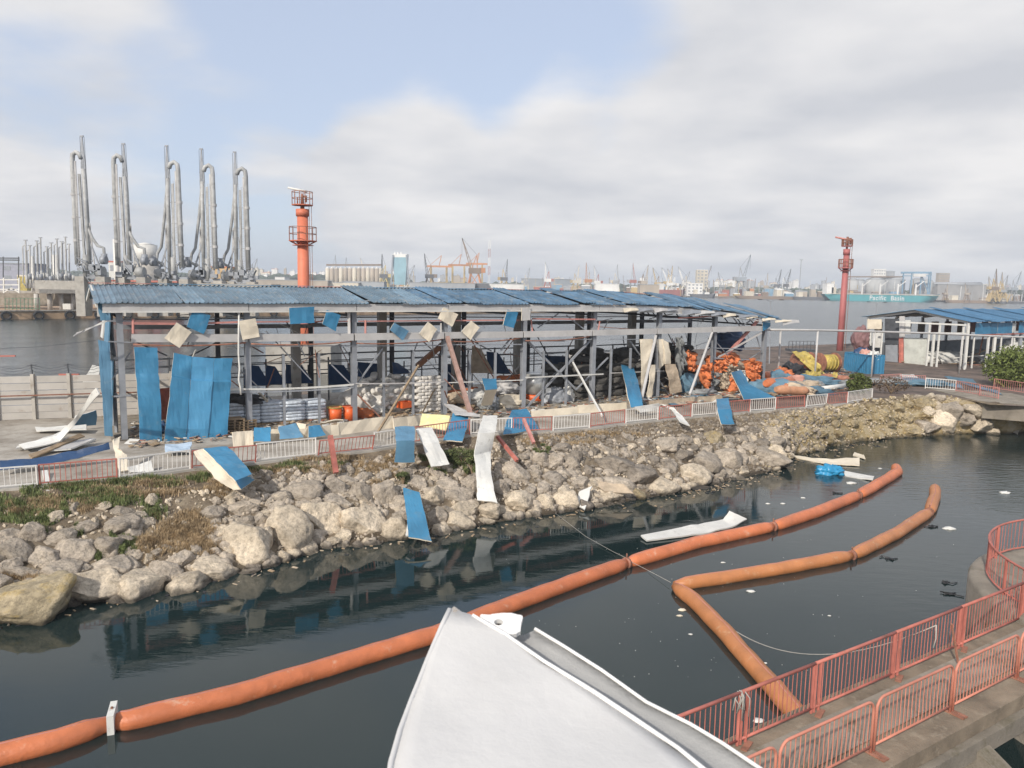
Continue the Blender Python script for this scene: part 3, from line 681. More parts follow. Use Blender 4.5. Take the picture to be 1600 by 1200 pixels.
for k, (q, lb, fc) in enumerate([
    ([z5(200, 400), z5(278, 398), z5(265, 560), z5(205, 765)], 'wide cream panel hanging torn beside the seventh post', cream),
    ([z5(262, 560), z5(298, 560), z5(268, 765), z5(238, 765)], 'narrow cream strip hanging below the wide cream panel', cream),
    ([z5(300, 400), z5(350, 400), z5(345, 560), z5(322, 585)], 'short ragged cream strip right of the seventh post', cream),
    ([z5(340, 400), z5(375, 420), z5(390, 555), z5(350, 555)], 'curved cream strip hanging above the grey-green board', cream),
    ([z5(355, 558), z5(420, 555), z5(462, 728), z5(388, 742)], 'pale grey-green board standing aslant under the torn strips', tan_c)]):
    w4 = fq(q, -.3 - .05*k); panel([(w4[0], w4[1]), (w4[0].lerp(w4[3], .5)-n*.15, w4[1].lerp(w4[2], .5)-n*.1), (w4[3], w4[2])], lb, face=fc, back=fc)
# bent panel in the fifth bay
px_panel([((753, 592, 5.0), (775, 592, 5.0)), ((758, 610, 4.6), (777, 608, 4.6)), ((752, 635, 3.4), (768, 633, 3.4))], 'small blue panel folded over the rail left of the fifth post')
# panels on the ground between shed and railing
px_panel([((397, 669, 3.5), (423, 668, 3.5)), ((396, 691, 2.9), (423, 690, 2.9))], 'small upright blue board on the plinth at the second post')
px_panel([((435, 667, 3.45), (462, 662, 3.5)), ((437, 687, 2.9), (474, 684, 2.9))], 'faded blue board leaning on the plinth, second of three', face=blue_f)
px_panel([((482, 666, 3.4), (500, 664, 3.4)), ((481, 684, 2.9), (509, 681, 2.9))], 'short curved blue board leaning right of the white triangle')
px_panel([((462, 660, 3.6), (479, 663, 3.5)), ((473, 678, 3.0), (475, 678, 3.0))], 'little cream triangle board between two blue boards', face=cream)
px_panel([((660, 648, 3.7), (704, 650, 3.7)), ((655, 666, 3.2), (697, 672, 3.1))], 'cream and yellow foam board lying behind the railing', face=mat('pale_yellow_foam', (.72, .66, .33), .8, 0, .06, 1, (.72, .62, .46), .5, .2, 9), back=cream)
px_panel([((708, 646, 3.75), (733, 645, 3.7)), ((702, 664, 3.3), (730, 666, 3.2)), ((692, 688, 2.8), (722, 690, 2.8))], 'blue panel slumped behind the railing left of the weeds')
px_panel([((694, 631, 3.9), (708, 633, 3.9)), ((712, 648, 3.75), (750, 650, 3.7))], 'grey sheet leaning against the fourth post', face=steel_p, back=steel_p)
px_panel([((800, 642, 3.6), (822, 640, 3.6)), ((790, 662, 3.2), (834, 656, 3.2)), ((786, 680, 2.8), (842, 671, 2.8))], 'crumpled blue sheet draped behind the white and red railing')
# left of the shed: fallen white panels and navy strip
px_panel([((0, 721, 3.2), (0, 735, 2.95)), ((60, 716, 3.2), (62, 728, 2.95)), ((120, 705, 3.4), (122, 717, 3.1)), ((170, 692, 3.7), (172, 702, 3.4))], 'long navy panel edge lying along the ground at far left', face=blue_n, back=white_s)
px_panel([((30, 695, 2.95), (40, 702, 2.9)), ((90, 682, 3.3), (94, 690, 3.1)), ((120, 650, 4.4), (124, 655, 4.2)), ((150, 606, 6.0), (155, 616, 5.7))], 'long white strip propped up against the left gable', face=white_s, back=white_s)
px_panel([((28, 698, 2.85), (25, 702, 2.82)), ((95, 676, 3.0), (92, 690, 2.9))], 'broad white sheet lying under the propped strip', face=white_s, back=white_s)
px_panel([((55, 668, 2.9), (57, 674, 2.85)), ((135, 664, 3.1), (135, 671, 3.0))], 'thin white strip lying flat beside the precast wall', face=white_s, back=white_s)
px_panel([((95, 690, 2.95), (150, 686, 3.0)), ((60, 705, 2.85), (110, 702, 2.85))], 'grey sheet lying below the propped strip', face=steel_p, back=white_s)
px_panel([((45, 712, 2.8), (50, 716, 2.78)), ((125, 678, 3.2), (132, 681, 3.1))], 'narrow brown plank fallen across the white sheets', face=wood, back=wood)
px_panel([((118, 650, 3.6), (150, 640, 3.8)), ((112, 668, 2.9), (150, 664, 2.9))], 'bluish sheet crumpled at the foot of the left gable', face=blue_f, back=white_s)
q = [GP(*z2(x, y)) for x, y in [(495, 480), (537, 490), (530, 600), (430, 600)]]
panel([(q[0], q[1]), (q[3], q[2])], 'white torn sheet flapping at the left gable corner', face=white_s, back=steel_p)
q = [FP(*z2(x, y), -1.2) for x, y in [(560, 243), (575, 250), (410, 310), (392, 325)]]
panel([(q[0], q[1]), (q[3], q[2])], 'white gutter length sticking out of the left gable', face=white_s, back=steel_p)
px_panel([((178, 686, 3.9), (188, 682, 3.9)), ((176, 700, 3.6), (184, 702, 3.6)), ((180, 715, 3.3), (197, 712, 3.3)), ((186, 738, 2.75), (200, 735, 2.8))], 'cream strip curling down over the railing at the first post', face=cream, back=cream)
px_panel([((200, 730, 3.0), (236, 720, 3.1)), ((205, 738, 2.8), (240, 737, 2.75))], 'pale crumpled sheet behind the white railing section', face=white_s, back=white_s)
px_panel([((258, 695, 3.1), (300, 692, 3.1)), ((258, 708, 2.9), (297, 706, 2.9))], 'pale blue rumpled film at the foot of the joined panels', face=mat('pale_blue_film', (.45, .55, .66), .4, 0, .2, 3), back=white_s)
px_panel([((1033, 632, 3.6), (1052, 637, 3.5)), ((1050, 640, 3.4), (1066, 650, 3.1)), ((1063, 660, 2.9), (1078, 665, 2.7))], 'white panel strip twisted over the railing, tail on the soil', face=white_s, back=white_s)
px_panel([((990, 636, 3.4), (1030, 630, 3.5)), ((1000, 645, 3.0), (1036, 640, 3.0))], 'pale sheet lying behind the railing at the seventh bay', face=white_s, back=cream)
# blue panels lying along the back of the shed, their shadow painted in
for (x0, x1, y0, y1, lb, fc) in [(378, 415, 571, 601, 'shadow-toned blue panel slumped at the back of the second bay', blue_n), (412, 440, 572, 600, 'shadow-toned blue panel beside the slumped one at the back', blue_n), (443, 482, 570, 598, 'shadow-toned blue panel tilted low behind the third bay', blue_n), (510, 548, 570, 600, 'shadow-toned blue panel leaning at the back left of the third post', blue_n),
                                 (556, 602, 567, 600, 'wide shadow-toned blue panel at the back right of the third post', blue_n), (610, 634, 567, 583, 'small shadow-toned blue panel high at the back of the fourth bay', blue_n), (690, 722, 570, 603, 'shadow-toned blue panel behind the fourth post', blue_n), (758, 790, 550, 583, 'shadow-toned blue sheet leaning near the fifth bay', blue_n), (846, 900, 556, 582, 'long shadow-toned blue sheet behind the crossed braces', blue_n)]:
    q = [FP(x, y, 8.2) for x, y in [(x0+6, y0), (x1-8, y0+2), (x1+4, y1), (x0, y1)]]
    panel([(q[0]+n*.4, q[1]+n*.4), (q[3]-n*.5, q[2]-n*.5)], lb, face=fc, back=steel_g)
q = [FP(x, y, 6) for x, y in [(738, 540), (752, 546), (772, 583), (735, 583)]]
panel([(q[0], q[1]), (q[3], q[2])], 'beige sheet peaked like a tent in the fifth bay', face=tan_c, back=tan_c)
# rust-red channel and planks leaning
def prop_bar(a, b_, w_, mt, name, label, cat, h=None):
    t = V(a).lerp(V(b_), .5); MB().bar(a, b_, w_, h).build(name, mt, None, origin=t, label=label, category=cat)
prop_bar(P(736, 650, 3.6), FP(699, 527, -.5), .24, mat('pinkish_rusty_beam', (.36, .23, .19), .8, 0, .2, 2, (.24, .15, .12), .4), 'fallen_beam', 'long faded pinkish beam leaning from the fourth post to the ground', 'beam')
prop_bar(P(516, 681, 3.9), P(525, 739, 2.3), .22, red_p, 'loose_post', 'red post knocked over in front of the rocks, left of the draped panel', 'post')
prop_bar(P(777, 682, 3.2), P(808, 720, 2.2), .16, red_p, 'loose_post', 'red post fallen down the bank beside the long whitish panel', 'post')
prop_bar(P(818, 655, 3.7), P(834, 692, 2.65), .16, pink_p, 'loose_post', 'faded red post tilted through the railing near the crumpled blue sheet', 'post')
prop_bar(FP(654, 571, -.4), P(590, 676, 3.2), .11, wood, 'loose_pole', 'long pale wooden pole leaning down from the fourth post', 'pole')
prop_bar(FP(895, 566, -.5), P(941, 650, 3.2), .11, white_s, 'loose_pole', 'thin white pole leaning in the sixth bay', 'pole')
prop_bar(FP(1113, 520, -.4), P(1078, 616, 3.6), .16, steel_p, 'loose_pole', 'pale pole leaning against the eighth post in front of the orange cloth', 'pole')
prop_bar(FP(1025, 525, -.5), P(1003, 622, 3.6), .18, steel_p, 'loose_pole', 'pale bar leaning across the torn cream panels', 'pole')
prop_bar(FP(1185, 500, -.3), FP(1132, 558, .6), .22, pink_p, 'fallen_beam', 'magenta-red beam hanging down in the last bay', 'beam')
prop_bar(FP(1190, 520, -.3), FP(1115, 562, .3), .12, steel_p, 'loose_pole', 'pale curved pole crossing the magenta-red beam', 'pole')
prop_bar(D(652, 572, 56), D(692, 538, 57), .35, mat('orange_brown_paint', (.34, .15, .07), .7), 'fallen_beam', 'orange-brown ladder beam lying high inside the fourth bay', 'beam')
prop_bar(P(403, 612, 4.7), P(418, 627, 4.2), .12, cream, 'loose_plank', 'short cream batten stuck above the wrapped bottles', 'plank')
prop_bar(P(70, 738, 2.8), P(77, 770, 2.5), .2, white_s, 'loose_plank', 'short pale plank stuck in the grass below the red railing', 'plank')
# hanging electric conduit, white
pts = [FP(*z3(x, y), -.5) for x, y in [(115, 190), (113, 300), (112, 420), (118, 500), (113, 560), (122, 600), (125, 640)]]
MB().tube(pts, .05, 6).build('hanging_conduit', white_s, None, True, origin=pts[3], label='thin white conduit dangling left of the second post', category='conduit')

# ------------------------------------------------------------------ RAILING ALONG THE QUAY (alternating white and red sections)
def rail_section(a, b_, h, mt, label, step=.19, leanv=V((0, 0, 0)), name='railing_section', group='white and red railing sections along the quay'):
    a = V(a); b_ = V(b_); t = thing(name, a, label, 'railing', group); Lh = (b_-a).length; d = (b_-a)/Lh
    U_ = V((0, 0, 1))*h+leanv
    for (f0) in (0, 1):
        p = a.lerp(b_, f0)-d*(0.0 if f0 else -.0)
        MB().bar(p-V((0, 0, .15))+d*(.03-.06*f0), p+U_+d*(.03-.06*f0), .055).build('post', mt, t)
    MB().bar(a+U_, b_+U_, .05).build('top_rail', mt, t)
    MB().bar(a+U_*.12+d*.06, b_+U_*.12-d*.06, .045).build('bottom_rail', mt, t)
    k = max(3, int(Lh/step)); first = None
    for i_ in range(1, k):
        if first is None:
            mb = MB(); o_ = V((0, 0, 0)); mb.bar(o_+U_*.14, o_+U_*.97, .022)
            me_o = mb.build('bar', mt, None); me_o.parent = t; me_o.location = d*(Lh*i_/k); first = me_o
        else: inst(first, 'bar', t, d*(Lh*i_/k))
    return t
secs = [(-120, 'w'), (61, 'r'), (185, 'w'), (298, 'r'), (400, 'w'), (495, 'r'), (582, 'w'), (640, 'r'), (734, 'w'), (800, 'r'), (862, 'w'), (921, 'r'), (976, 'w'), (1028, 'r'), (1079, 'w'), (1120, 'r'), (1170, 'w'), (1211, 'r'), (1257, 'w'), (1290, 'r'), (1322, 'w'), (1362, 'x')]
NOTE = ['at the far left edge in front of the navy panel', 'in front of the fallen white sheets at left', 'below the first shed post, cream strip over it', 'beneath the bent blue panel', 'with pale board behind, below the second post', 'by the knocked-over red post', 'left of the draped blue panel', 'left of the weeds, blue panel behind',
        'behind the long whitish hanging panel', 'in front of the crumpled blue sheet', 'right of the tilted faded red post', 'below the thin white leaning pole', 'below the long curled blue panel', 'crossed by the twisted white strip', 'left of the short hooked blue panel', 'right of the short hooked blue panel', 'below the sliding blue panel', 'in front of the slate tarps', 'in front of the white pipe', 'second from the right end', 'at the right end above the yellow cut']
for i in range(len(secs)-1):
    x0, c_ = secs[i]; x1 = secs[i+1][0]
    a, b_ = fence_p(x0+.6), fence_p(x1-.6)
    up_ = V((0, 0, .05)); d = (b_-a).normalized(); q = V((d.y, -d.x, 0))
    ln = q*random.uniform(-.06, .10)
    if i in (3, 5): ln = q*.3
    rail_section(a+up_+q*.05, b_+up_+q*.05, .86 if i not in (5,) else .78, white_p if c_ == 'w' else red_p, ('white' if c_ == 'w' else 'red')+' railing section '+NOTE[i], leanv=ln)

# ------------------------------------------------------------------ BOULDERS
def icos(sub):
    bm = bmesh.new(); bmesh.ops.create_icosphere(bm, subdivisions=sub, radius=1.0)
    vs = [v.co.copy() for v in bm.verts]; fs = [tuple(v.index for v in f.verts) for f in bm.faces]; bm.free(); return vs, fs
IC4, IC3, IC1 = icos(4), icos(3), icos(1)
def rock_mesh(seed, ic, rough=1.0, mt=rock_g, name='boulder'):
    rnd = random.Random(seed); vs, fs = ic; out = []
    cuts = [(V((rnd.gauss(0, 1), rnd.gauss(0, 1), rnd.gauss(0, 1))).normalized(), rnd.uniform(.56, .82)) for _ in range(rnd.randint(9, 14))]
    o_ = V((seed*3.1, seed*1.7, seed*.9))
    for v in vs:
        p = v.copy()
        p *= 1+.16*noise.fractal(v*1.1+o_, 1, 2, 3)
        for (cn, cd) in cuts:
            k = p.dot(cn)
            if k > cd: p -= cn*(k-cd)*.95
        p += v*(.075*rough*noise.fractal(v*3.2+o_, .7, 2.1, 6)) - v*(.09*rough*max(0, .35-abs(noise.noise(v*2.4+o_)*3)))
        out.append(p)
    me = bpy.data.meshes.new(name); me.from_pydata(out, [], fs); me.materials.append(mt); me.polygons.foreach_set('use_smooth', [True]*len(me.polygons)); me.update()
    return me
RM = {}
for key, mt in (('g', rock_g), ('w', rock_w), ('d', rock_d), ('y', rock_y)):
    RM[key] = [rock_mesh(hash(key) % 1 + ord(key)*7+k, IC4, 1.0, mt) for k in range(9)]
c4 = lambda x, y, w_, h: (x/3.2, 700+y/3.2, w_/3.2, h/3.2)
c5 = lambda x, y, w_, h: (400+x/3.2, 640+y/3.2, w_/3.2, h/3.2)
c6 = lambda x, y, w_, h: (850+x/3.5556, 600+y/3.5556, w_/3.5556, h/3.5556)
c7 = lambda x, y, w_, h: (1200+x/4, 600+y/4, w_/4, h/4)
HERO = []
def H(fn, lst, k, lab=None):
    for i_, q in enumerate(lst): HERO.append((*fn(*q[:4]), q[4] if len(q) > 4 else k, q[5] if len(q) > 5 else None))
H(c4, [(150, 445, 110, 120), (75, 530, 130, 100), (60, 445, 100, 60), (225, 550, 130, 100), (375, 520, 180, 130, 'g', 'flat-topped grey boulder in the middle of the left slope'), (290, 450, 120, 70), (550, 500, 130, 120), (55, 600, 90, 90), (110, 625, 150, 60), (290, 620, 180, 90),
       (165, 770, 350, 240, 'y', 'huge mossy yellowish boulder at the bottom left corner of the bank'), (450, 705, 240, 180, 'w', 'bright cream boulder with a dark pit beside the huge mossy one'), (540, 595, 170, 90), (690, 690, 240, 160, 'w'), (830, 620, 140, 110), (910, 705, 210, 130, 'w', 'pale rounded boulder at the waterline left of the dark inlet'), (1045, 615, 205, 130, 'w'),
       (1235, 490, 240, 210, 'w', 'broad cream boulder right of the dry grass at the waterline'), (610, 325, 110, 65), (600, 395, 160, 100), (270, 350, 90, 60, 'w'), (415, 395, 100, 60), (475, 375, 28, 55, 'w'), (380, 315, 60, 80), (520, 295, 60, 40, 'w'), (765, 265, 60, 60, 'w'), (730, 380, 90, 70),
       (785, 530, 60, 60), (740, 560, 50, 50, 'w'), (1250, 592, 90, 45), (1230, 622, 110, 25), (1085, 738, 90, 35), (600, 765, 100, 60), (1070, 330, 110, 70), (1200, 300, 180, 70), (1220, 370, 90, 60), (1330, 210, 90, 70), (20, 480, 70, 70), (670, 420, 90, 70), (700, 340, 80, 50)], 'g')
H(c5, [(130, 610, 245, 220, 'w', 'massive angular boulder at the waterline below the bent blue panel'), (30, 660, 100, 140, 'w'), (320, 550, 200, 210, 'w', 'large upright cream boulder, second of the massive waterline row'), (440, 640, 95, 75, 'w', 'small rounded stone wedged between two massive boulders at the water'), (525, 570, 200, 190, 'w', 'large cream boulder with an orange-brown underside left of the blue panel'), (520, 430, 130, 140), (650, 430, 140, 170, 'g', 'tall grey egg-shaped boulder above the blue panel on the rocks'), (400, 390, 120, 100), (240, 410, 180, 110), (400, 480, 120, 110), (100, 500, 100, 90), (690, 600, 160, 150, 'w'),
       (885, 450, 120, 130, 'w'), (1015, 567, 155, 100, 'w', 'smooth low boulder at the water right of the blue panel'), (1050, 500, 130, 95, 'w'), (1025, 440, 160, 90), (960, 380, 140, 90), (905, 330, 75, 70), (1080, 360, 110, 90), (810, 370, 100, 90), (1170, 507, 145, 105, 'w', 'bright white boulder under the long whitish panel'), (1145, 562, 100, 40, 'w'),
       (920, 620, 120, 70, 'w'), (890, 540, 110, 90), (960, 510, 80, 60), (1320, 470, 170, 115, 'w', 'wide cream boulder right of the long whitish panel'), (1450, 475, 100, 95, 'w'), (1550, 440, 115, 110, 'w'), (1320, 520, 70, 25), (1220, 400, 100, 110), (1300, 320, 130, 100), (1430, 260, 100, 100), (1490, 260, 90, 90), (1570, 280, 80, 90),
       (1430, 400, 80, 80), (1370, 410, 80, 70), (460, 305, 70, 60), (350, 310, 60, 40), (50, 320, 70, 40), (450, 360, 120, 50), (640, 330, 70, 60), (730, 480, 110, 100), (730, 275, 55, 35, 'w'), (300, 480, 90, 90), (20, 560, 90, 90), (1120, 280, 120, 80)], 'g')
H(c6, [(55, 430, 95, 90, 'g', 'round grey boulder just above the water left of the torn sheet'), (120, 640, 160, 130, 'w'), (20, 665, 90, 100, 'w'), (160, 440, 110, 120, 'd'), (250, 490, 70, 80, 'd'), (345, 370, 110, 60), (460, 300, 75, 65, 'g', 'round light grey boulder at the top of the brown slope'), (545, 330, 80, 80, 'd'), (670, 350, 150, 110, 'g'),
       (390, 460, 230, 120, 'd'), (520, 520, 200, 130, 'd'), (690, 465, 100, 110, 'd'), (770, 410, 100, 90, 'd'), (885, 440, 180, 130, 'g', 'large brown-shouldered oval boulder in the middle of the dusty slope'), (1010, 415, 145, 120, 'g', 'large smooth grey boulder right of the brown-shouldered oval one'), (1090, 420, 70, 80), (655, 570, 180, 100, 'w', 'flat cream boulder with a dark undercut at the water'),
       (815, 510, 190, 115, 'w', 'wide pale boulder at the waterline left of the debris'), (355, 625, 170, 90, 'w'), (520, 615, 90, 55, 'y'), (400, 560, 200, 90), (900, 370, 80, 60), (940, 310, 115, 85, 'y', 'orange-brown boulder near the top of the dusty slope'), (790, 310, 80, 60, 'd'), (1165, 260, 70, 50, 'd'), (1260, 420, 170, 130, 'g', 'slanting grey slab boulder at the corner before the yellow cut'),
       (1160, 430, 70, 60), (1100, 490, 80, 40, 'w'), (1085, 535, 110, 35, 'w'), (880, 590, 150, 40, 'd'), (1195, 475, 50, 30), (60, 540, 140, 90, 'd'), (200, 550, 120, 80, 'g'), (280, 390, 60, 60, 'd'), (100, 360, 90, 60, 'd'), (1130, 350, 90, 60, 'g'), (1210, 330, 80, 60, 'd'), (600, 430, 80, 80, 'd')], 'g')
H(c7, [(50, 460, 130, 140), (980, 130, 130, 110, 'y'), (990, 190, 75, 80, 'w'), (985, 268, 120, 80, 'g'), (1090, 240, 140, 120, 'w', 'pale wedge boulder at the far waterline below the bridge end'), (1140, 165, 160, 110, 'g'), (1290, 160, 130, 80, 'w'), (1330, 250, 130, 90, 'w'), (1060, 140, 60, 50), (910, 300, 130, 60, 'y', 'yellow mossy mound rising from the water at the cut'),
       (1230, 210, 100, 90, 'g'), (1400, 290, 90, 50, 'w'), (660, 355, 55, 35, 'y'), (110, 330, 50, 40, 'w'), (150, 400, 60, 40, 'w'), (210, 415, 60, 40, 'w'), (250, 210, 90, 70, 'y'), (420, 250, 90, 80, 'y'), (530, 250, 70, 60, 'y'), (700, 180, 110, 80, 'y'), (800, 150, 100, 80, 'y'), (860, 210, 90, 80, 'y'), (620, 200, 80, 60, 'y'), (930, 90, 90, 50, 'g'), (1080, 90, 70, 50, 'g'),
       (760, 250, 90, 60, 'y'), (340, 300, 110, 70, 'y'), (1010, 80, 60, 40), (880, 130, 60, 50, 'y')], 'w')
placed = []
nb = 0
LM = [(15, 770, 'the far left grass'), (70, 850, 'the grey boulder pile at far left'), (165, 790, 'the bright cream boulder'), (50, 940, 'the huge mossy boulder'), (140, 905, 'the bright cream boulder'), (205, 820, 'the upper weeds'), (280, 830, 'the dry grass patch'), (285, 915, 'the pale waterline pair'), (350, 760, 'the bent blue panel'), (385, 850, 'the broad cream boulder'), (440, 800, 'the massive angular boulder'), (420, 735, 'the second shed post'),
      (500, 800, 'the upright cream boulder'), (520, 735, 'the knocked-over red post'), (560, 820, 'the orange-bottomed boulder'), (600, 775, 'the egg-shaped boulder'), (632, 720, 'the draped blue panel'), (655, 800, 'the blue panel on the rocks'), (690, 720, 'the leaning grey panel'), (720, 815, 'the smooth low boulder'), (730, 730, 'the green weed clump'), (762, 770, 'the long whitish panel'), (800, 720, 'the fallen red post'), (815, 780, 'the wide cream boulder'),
      (845, 710, 'the small round weed'), (870, 750, 'the brown boulder cluster'), (915, 785, 'the half-sunk white sheet'), (960, 765, 'the torn grey-green sheet'), (975, 685, 'the round light boulder'), (1040, 700, 'the large oval boulder'), (1080, 765, 'the wide pale waterline boulder'), (1110, 690, 'the orange-brown boulder'), (1135, 650, 'the hooked blue panel'), (1140, 715, 'the large smooth boulder'), (1200, 730, 'the slanting slab boulder'), (1220, 670, 'the dusty upper slope'),
      (1270, 690, 'the ragged floating panel'), (1300, 660, 'the middle of the yellow cut'), (1350, 640, 'the railing end'), (1400, 660, 'the top of the yellow cut'), (1425, 680, 'the yellow mossy mound'), (1450, 630, 'the tall block of the cut'), (1480, 670, 'the pale wedge boulder'), (1530, 650, 'the concrete bridge end'), (1560, 675, 'the far right waterline')]
LABS = {}
def rock_label(x, y, w_, kindw, size):
    yw = interp(WT, x)[0]; yf = interp(FT, x)[0]; f = (y-yf)/(yw-yf)
    row = 'at the waterline' if f > .82 else 'low on the bank' if f > .6 else 'halfway up the bank' if f > .38 else 'high on the bank'
    best = sorted(LM, key=lambda q: (q[0]-x)**2+(q[1]-y)**2)
    for dx_ in (0, 1, 2, 3):
        q = best[dx_]; ddx, ddy = x-q[0], y-q[1]
        side = ('left of' if ddx < 0 else 'right of') if abs(ddx) > abs(ddy) else ('above' if ddy < 0 else 'below')
        for ex in ('', 'rounded ', 'angular '):
            lb = f'{size} {kindw} {ex}boulder {row}, {side} {q[2]}'
            if lb not in LABS and len(lb.split()) <= 16: LABS[lb] = 1; return lb
        side = ('just above' if ddy < 0 else 'just below')
        lb = f'{size} {kindw} boulder {row}, {side} {q[2]}'
        if lb not in LABS and len(lb.split()) <= 16: LABS[lb] = 1; return lb
    return lb
def put_rock(x, y, w_, h, k, lab=None, name='boulder', ic=None, filler=False):
    global nb
    yw = interp(WT, x)[0]
    v = bank_at(x, min(y, yw+6)); p = bank0(x, v)
    dist = V((p.x, p.y, p.z-CAMH)).length
    px = dist/1200*1.04
    me = random.choice(RM[k])
    o = bpy.data.objects.new(name, me); C.objects.link(o)
    if k == 'y' and x > 1200: w_ *= .72; h *= .72
    rx = w_*.5*px*1.15; rz = h*.5*px*1.15; ry = max(min(rx, rz*1.5), rx*.6)
    o.scale = (rx, ry, rz); o.rotation_euler = (random.uniform(-.2, .2), random.uniform(-.25, .25), random.uniform(-.4, .4)+(pi if random.random() < .5 else 0))
    o.location = p+V((0, .1*ry, -.05*rz))
    kindw = {'g': 'grey', 'w': 'cream', 'd': 'dusty brown', 'y': 'yellowish'}[k]
    size = 'large' if w_ > 45 else 'medium' if w_ > 24 else 'small'
    props(o, lab or rock_label(x, y, w_, kindw, size), 'boulder', 'boulders of the rocky bank')
    placed.append((x, y, w_, h)); nb += 1
for q in HERO: put_rock(*q)
tries = 0
while nb < 292 and tries < 9000:
    tries += 1
    x = random.uniform(-20, 1530); yf = interp(FT, x)[0]; yw = interp(WT, x)[0]
    f = random.uniform(.28 if x > 350 else .5, 1.0); y = yf+(yw-yf)*f
    if x < 330 and y < 830 and random.random() < .7: continue
    if 215 < x < 345 and 800 < y < 870: continue
    if x > 1235: continue
    if 700 < x < 745 and y < 740: continue
    sc = (1.0 if x < 800 else .8 if x < 1200 else .6)
    w_ = random.uniform(20, 44)*sc; h = w_*random.uniform(.6, .9)
    if any(abs(x-a)/(c_*.42+w_*.42) < 1 and abs(y-b_)/(d*.42+h*.42) < 1 and ((x-a)/(c_*.42+w_*.42))**2+((y-b_)/(d*.42+h*.42))**2 < 1 for (a, b_, c_, d) in placed): continue
    k = random.choice('ggw') if x < 850 else random.choice('gddw') if x < 1230 else random.choice('yyw')
    put_rock(x, y, w_, h, k)
# rubble between the boulders: nobody could count it
def rubble(name, count, fn, mt, smin, smax, kind='stuff', ic=IC1):
    vs, fs = ic; mb = MB()
    for _ in range(count):
        p, sc = fn(); s_ = random.uniform(smin, smax)*sc; R_ = Matrix.Rotation(random.uniform(0, 6.28), 3, V((random.gauss(0, 1), random.gauss(0, 1), random.gauss(0, 1))).normalized())
        a, b_, c_ = random.uniform(.7, 1.3), random.uniform(.6, 1.1), random.uniform(.4, .8); so = random.uniform(0, 99)
        out = []
        for v in vs:
            q = V((v.x*a, v.y*b_, v.z*c_))*(1+.28*noise.noise(v*1.9+V((so, 0, 0)))); q = R_ @ q; out.append(p+q*s_)
        mb.add(out, fs)
    return mb.build(name, mt, kind=kind)
def bfn(x0, x1, v0, v1, pw=1.0):
    def f():
        x = random.uniform(x0, x1); v = v0+(v1-v0)*random.random()**pw
        return bank(x, v)+V((0, 0, .02)), 1
    return f
IC2 = icos(3)
def riprap(name, cnt, x0, x1, v0, v1, smin, smax, key):
    mb = MB(); prot = [[v.co.copy() for v in rock_mesh(400+k, IC2, 1.0, rock_g, 'riprap_shape').vertices] for k in range(5)]; fs = IC2[1]
    for _ in range(cnt):
        x = random.uniform(x0, x1); v = random.uniform(v0, v1); p = bank(x, v); s_ = random.uniform(smin, smax)*(1.15-.4*(1-v)); R_ = Matrix.Rotation(random.uniform(0, 6.28), 3, V((random.gauss(0, 1), random.gauss(0, 1), random.gauss(0, 1))).normalized())
        mb.add([p-V((0, 0, s_*.45))+(R_ @ q)*s_ for q in random.choice(prot)], fs)
    mb.build(name, MATS[key], smooth=True, kind='stuff')
riprap('riprap_grey', 300, 330, 1230, .25, .98, .2, .42, 'grey_limestone')
riprap('riprap_cream', 190, 330, 1230, .35, .98, .2, .40, 'cream_limestone')
riprap('riprap_left', 90, -60, 340, .62, .95, .16, .3, 'grey_limestone')
rubble('grey_rubble', 900, bfn(330, 900, .14, .75), rock_g, .05, .24)
rubble('small_grey_rubble', 1200, bfn(330, 900, .3, 1.0), rock_g, .03, .09)
rubble('pale_rubble', 1100, bfn(-60, 1250, .25, 1.04), rock_w, .03, .15)
rubble('brown_rubble', 2600, bfn(820, 1300, .03, 1.02), rock_d, .04, .18)
rubble('yellow_rubble', 1500, bfn(1190, 1500, .2, 1.05), rock_y, .03, .15)
rubble('cream_cut_rubble', 900, bfn(1190, 1500, .2, 1.05), rock_w, .03, .13)
rubble('gravel', 1400, bfn(-60, 1250, .0, .5), rock_w, .02, .06)

# ------------------------------------------------------------------ GRASS AND WEEDS
def grass(name, spots, mt, count, hmin, hmax, wv=.012, lean=.5):
    mb = MB(); tot = sum(s_[2]*s_[3] for s_ in spots)
    for (cx, cy_, rx, ry) in spots:
        k = int(count*rx*ry/tot)
        cl = [(random.gauss(0, .5), random.gauss(0, .5)) for _ in range(max(4, int(rx*ry/60)))]
        for _ in range(k):
            a, b_ = random.choice(cl); a += random.gauss(0, .14); b_ += random.gauss(0, .14)
            if a*a+b_*b_ > 1.3: continue
            x, y = cx+a*rx, cy_+b_*ry
            yf = interp(FT, x)[0]
            if y < yf+2: y = yf+2+random.random()*4
            p = bank(x, min(max(bank_at(x, y), .01), .97)); hh = random.uniform(hmin, hmax); an = random.uniform(0, 6.28)
            d = V((cos(an), sin(an), 0)); q = V((-d.y, d.x, 0)); ln = random.uniform(.1, lean)
            w_ = wv*random.uniform(.7, 1.6)
            m1 = p+V((0, 0, hh*.55))+q*hh*ln*.3; tp = p+V((0, 0, hh))+q*hh*ln
            mb.add([p-d*w_, p+d*w_, m1+d*w_*.7, m1-d*w_*.7, tp], [(0, 1, 2, 3), (3, 2, 4)])
    return mb.build(name, mt, kind='stuff')
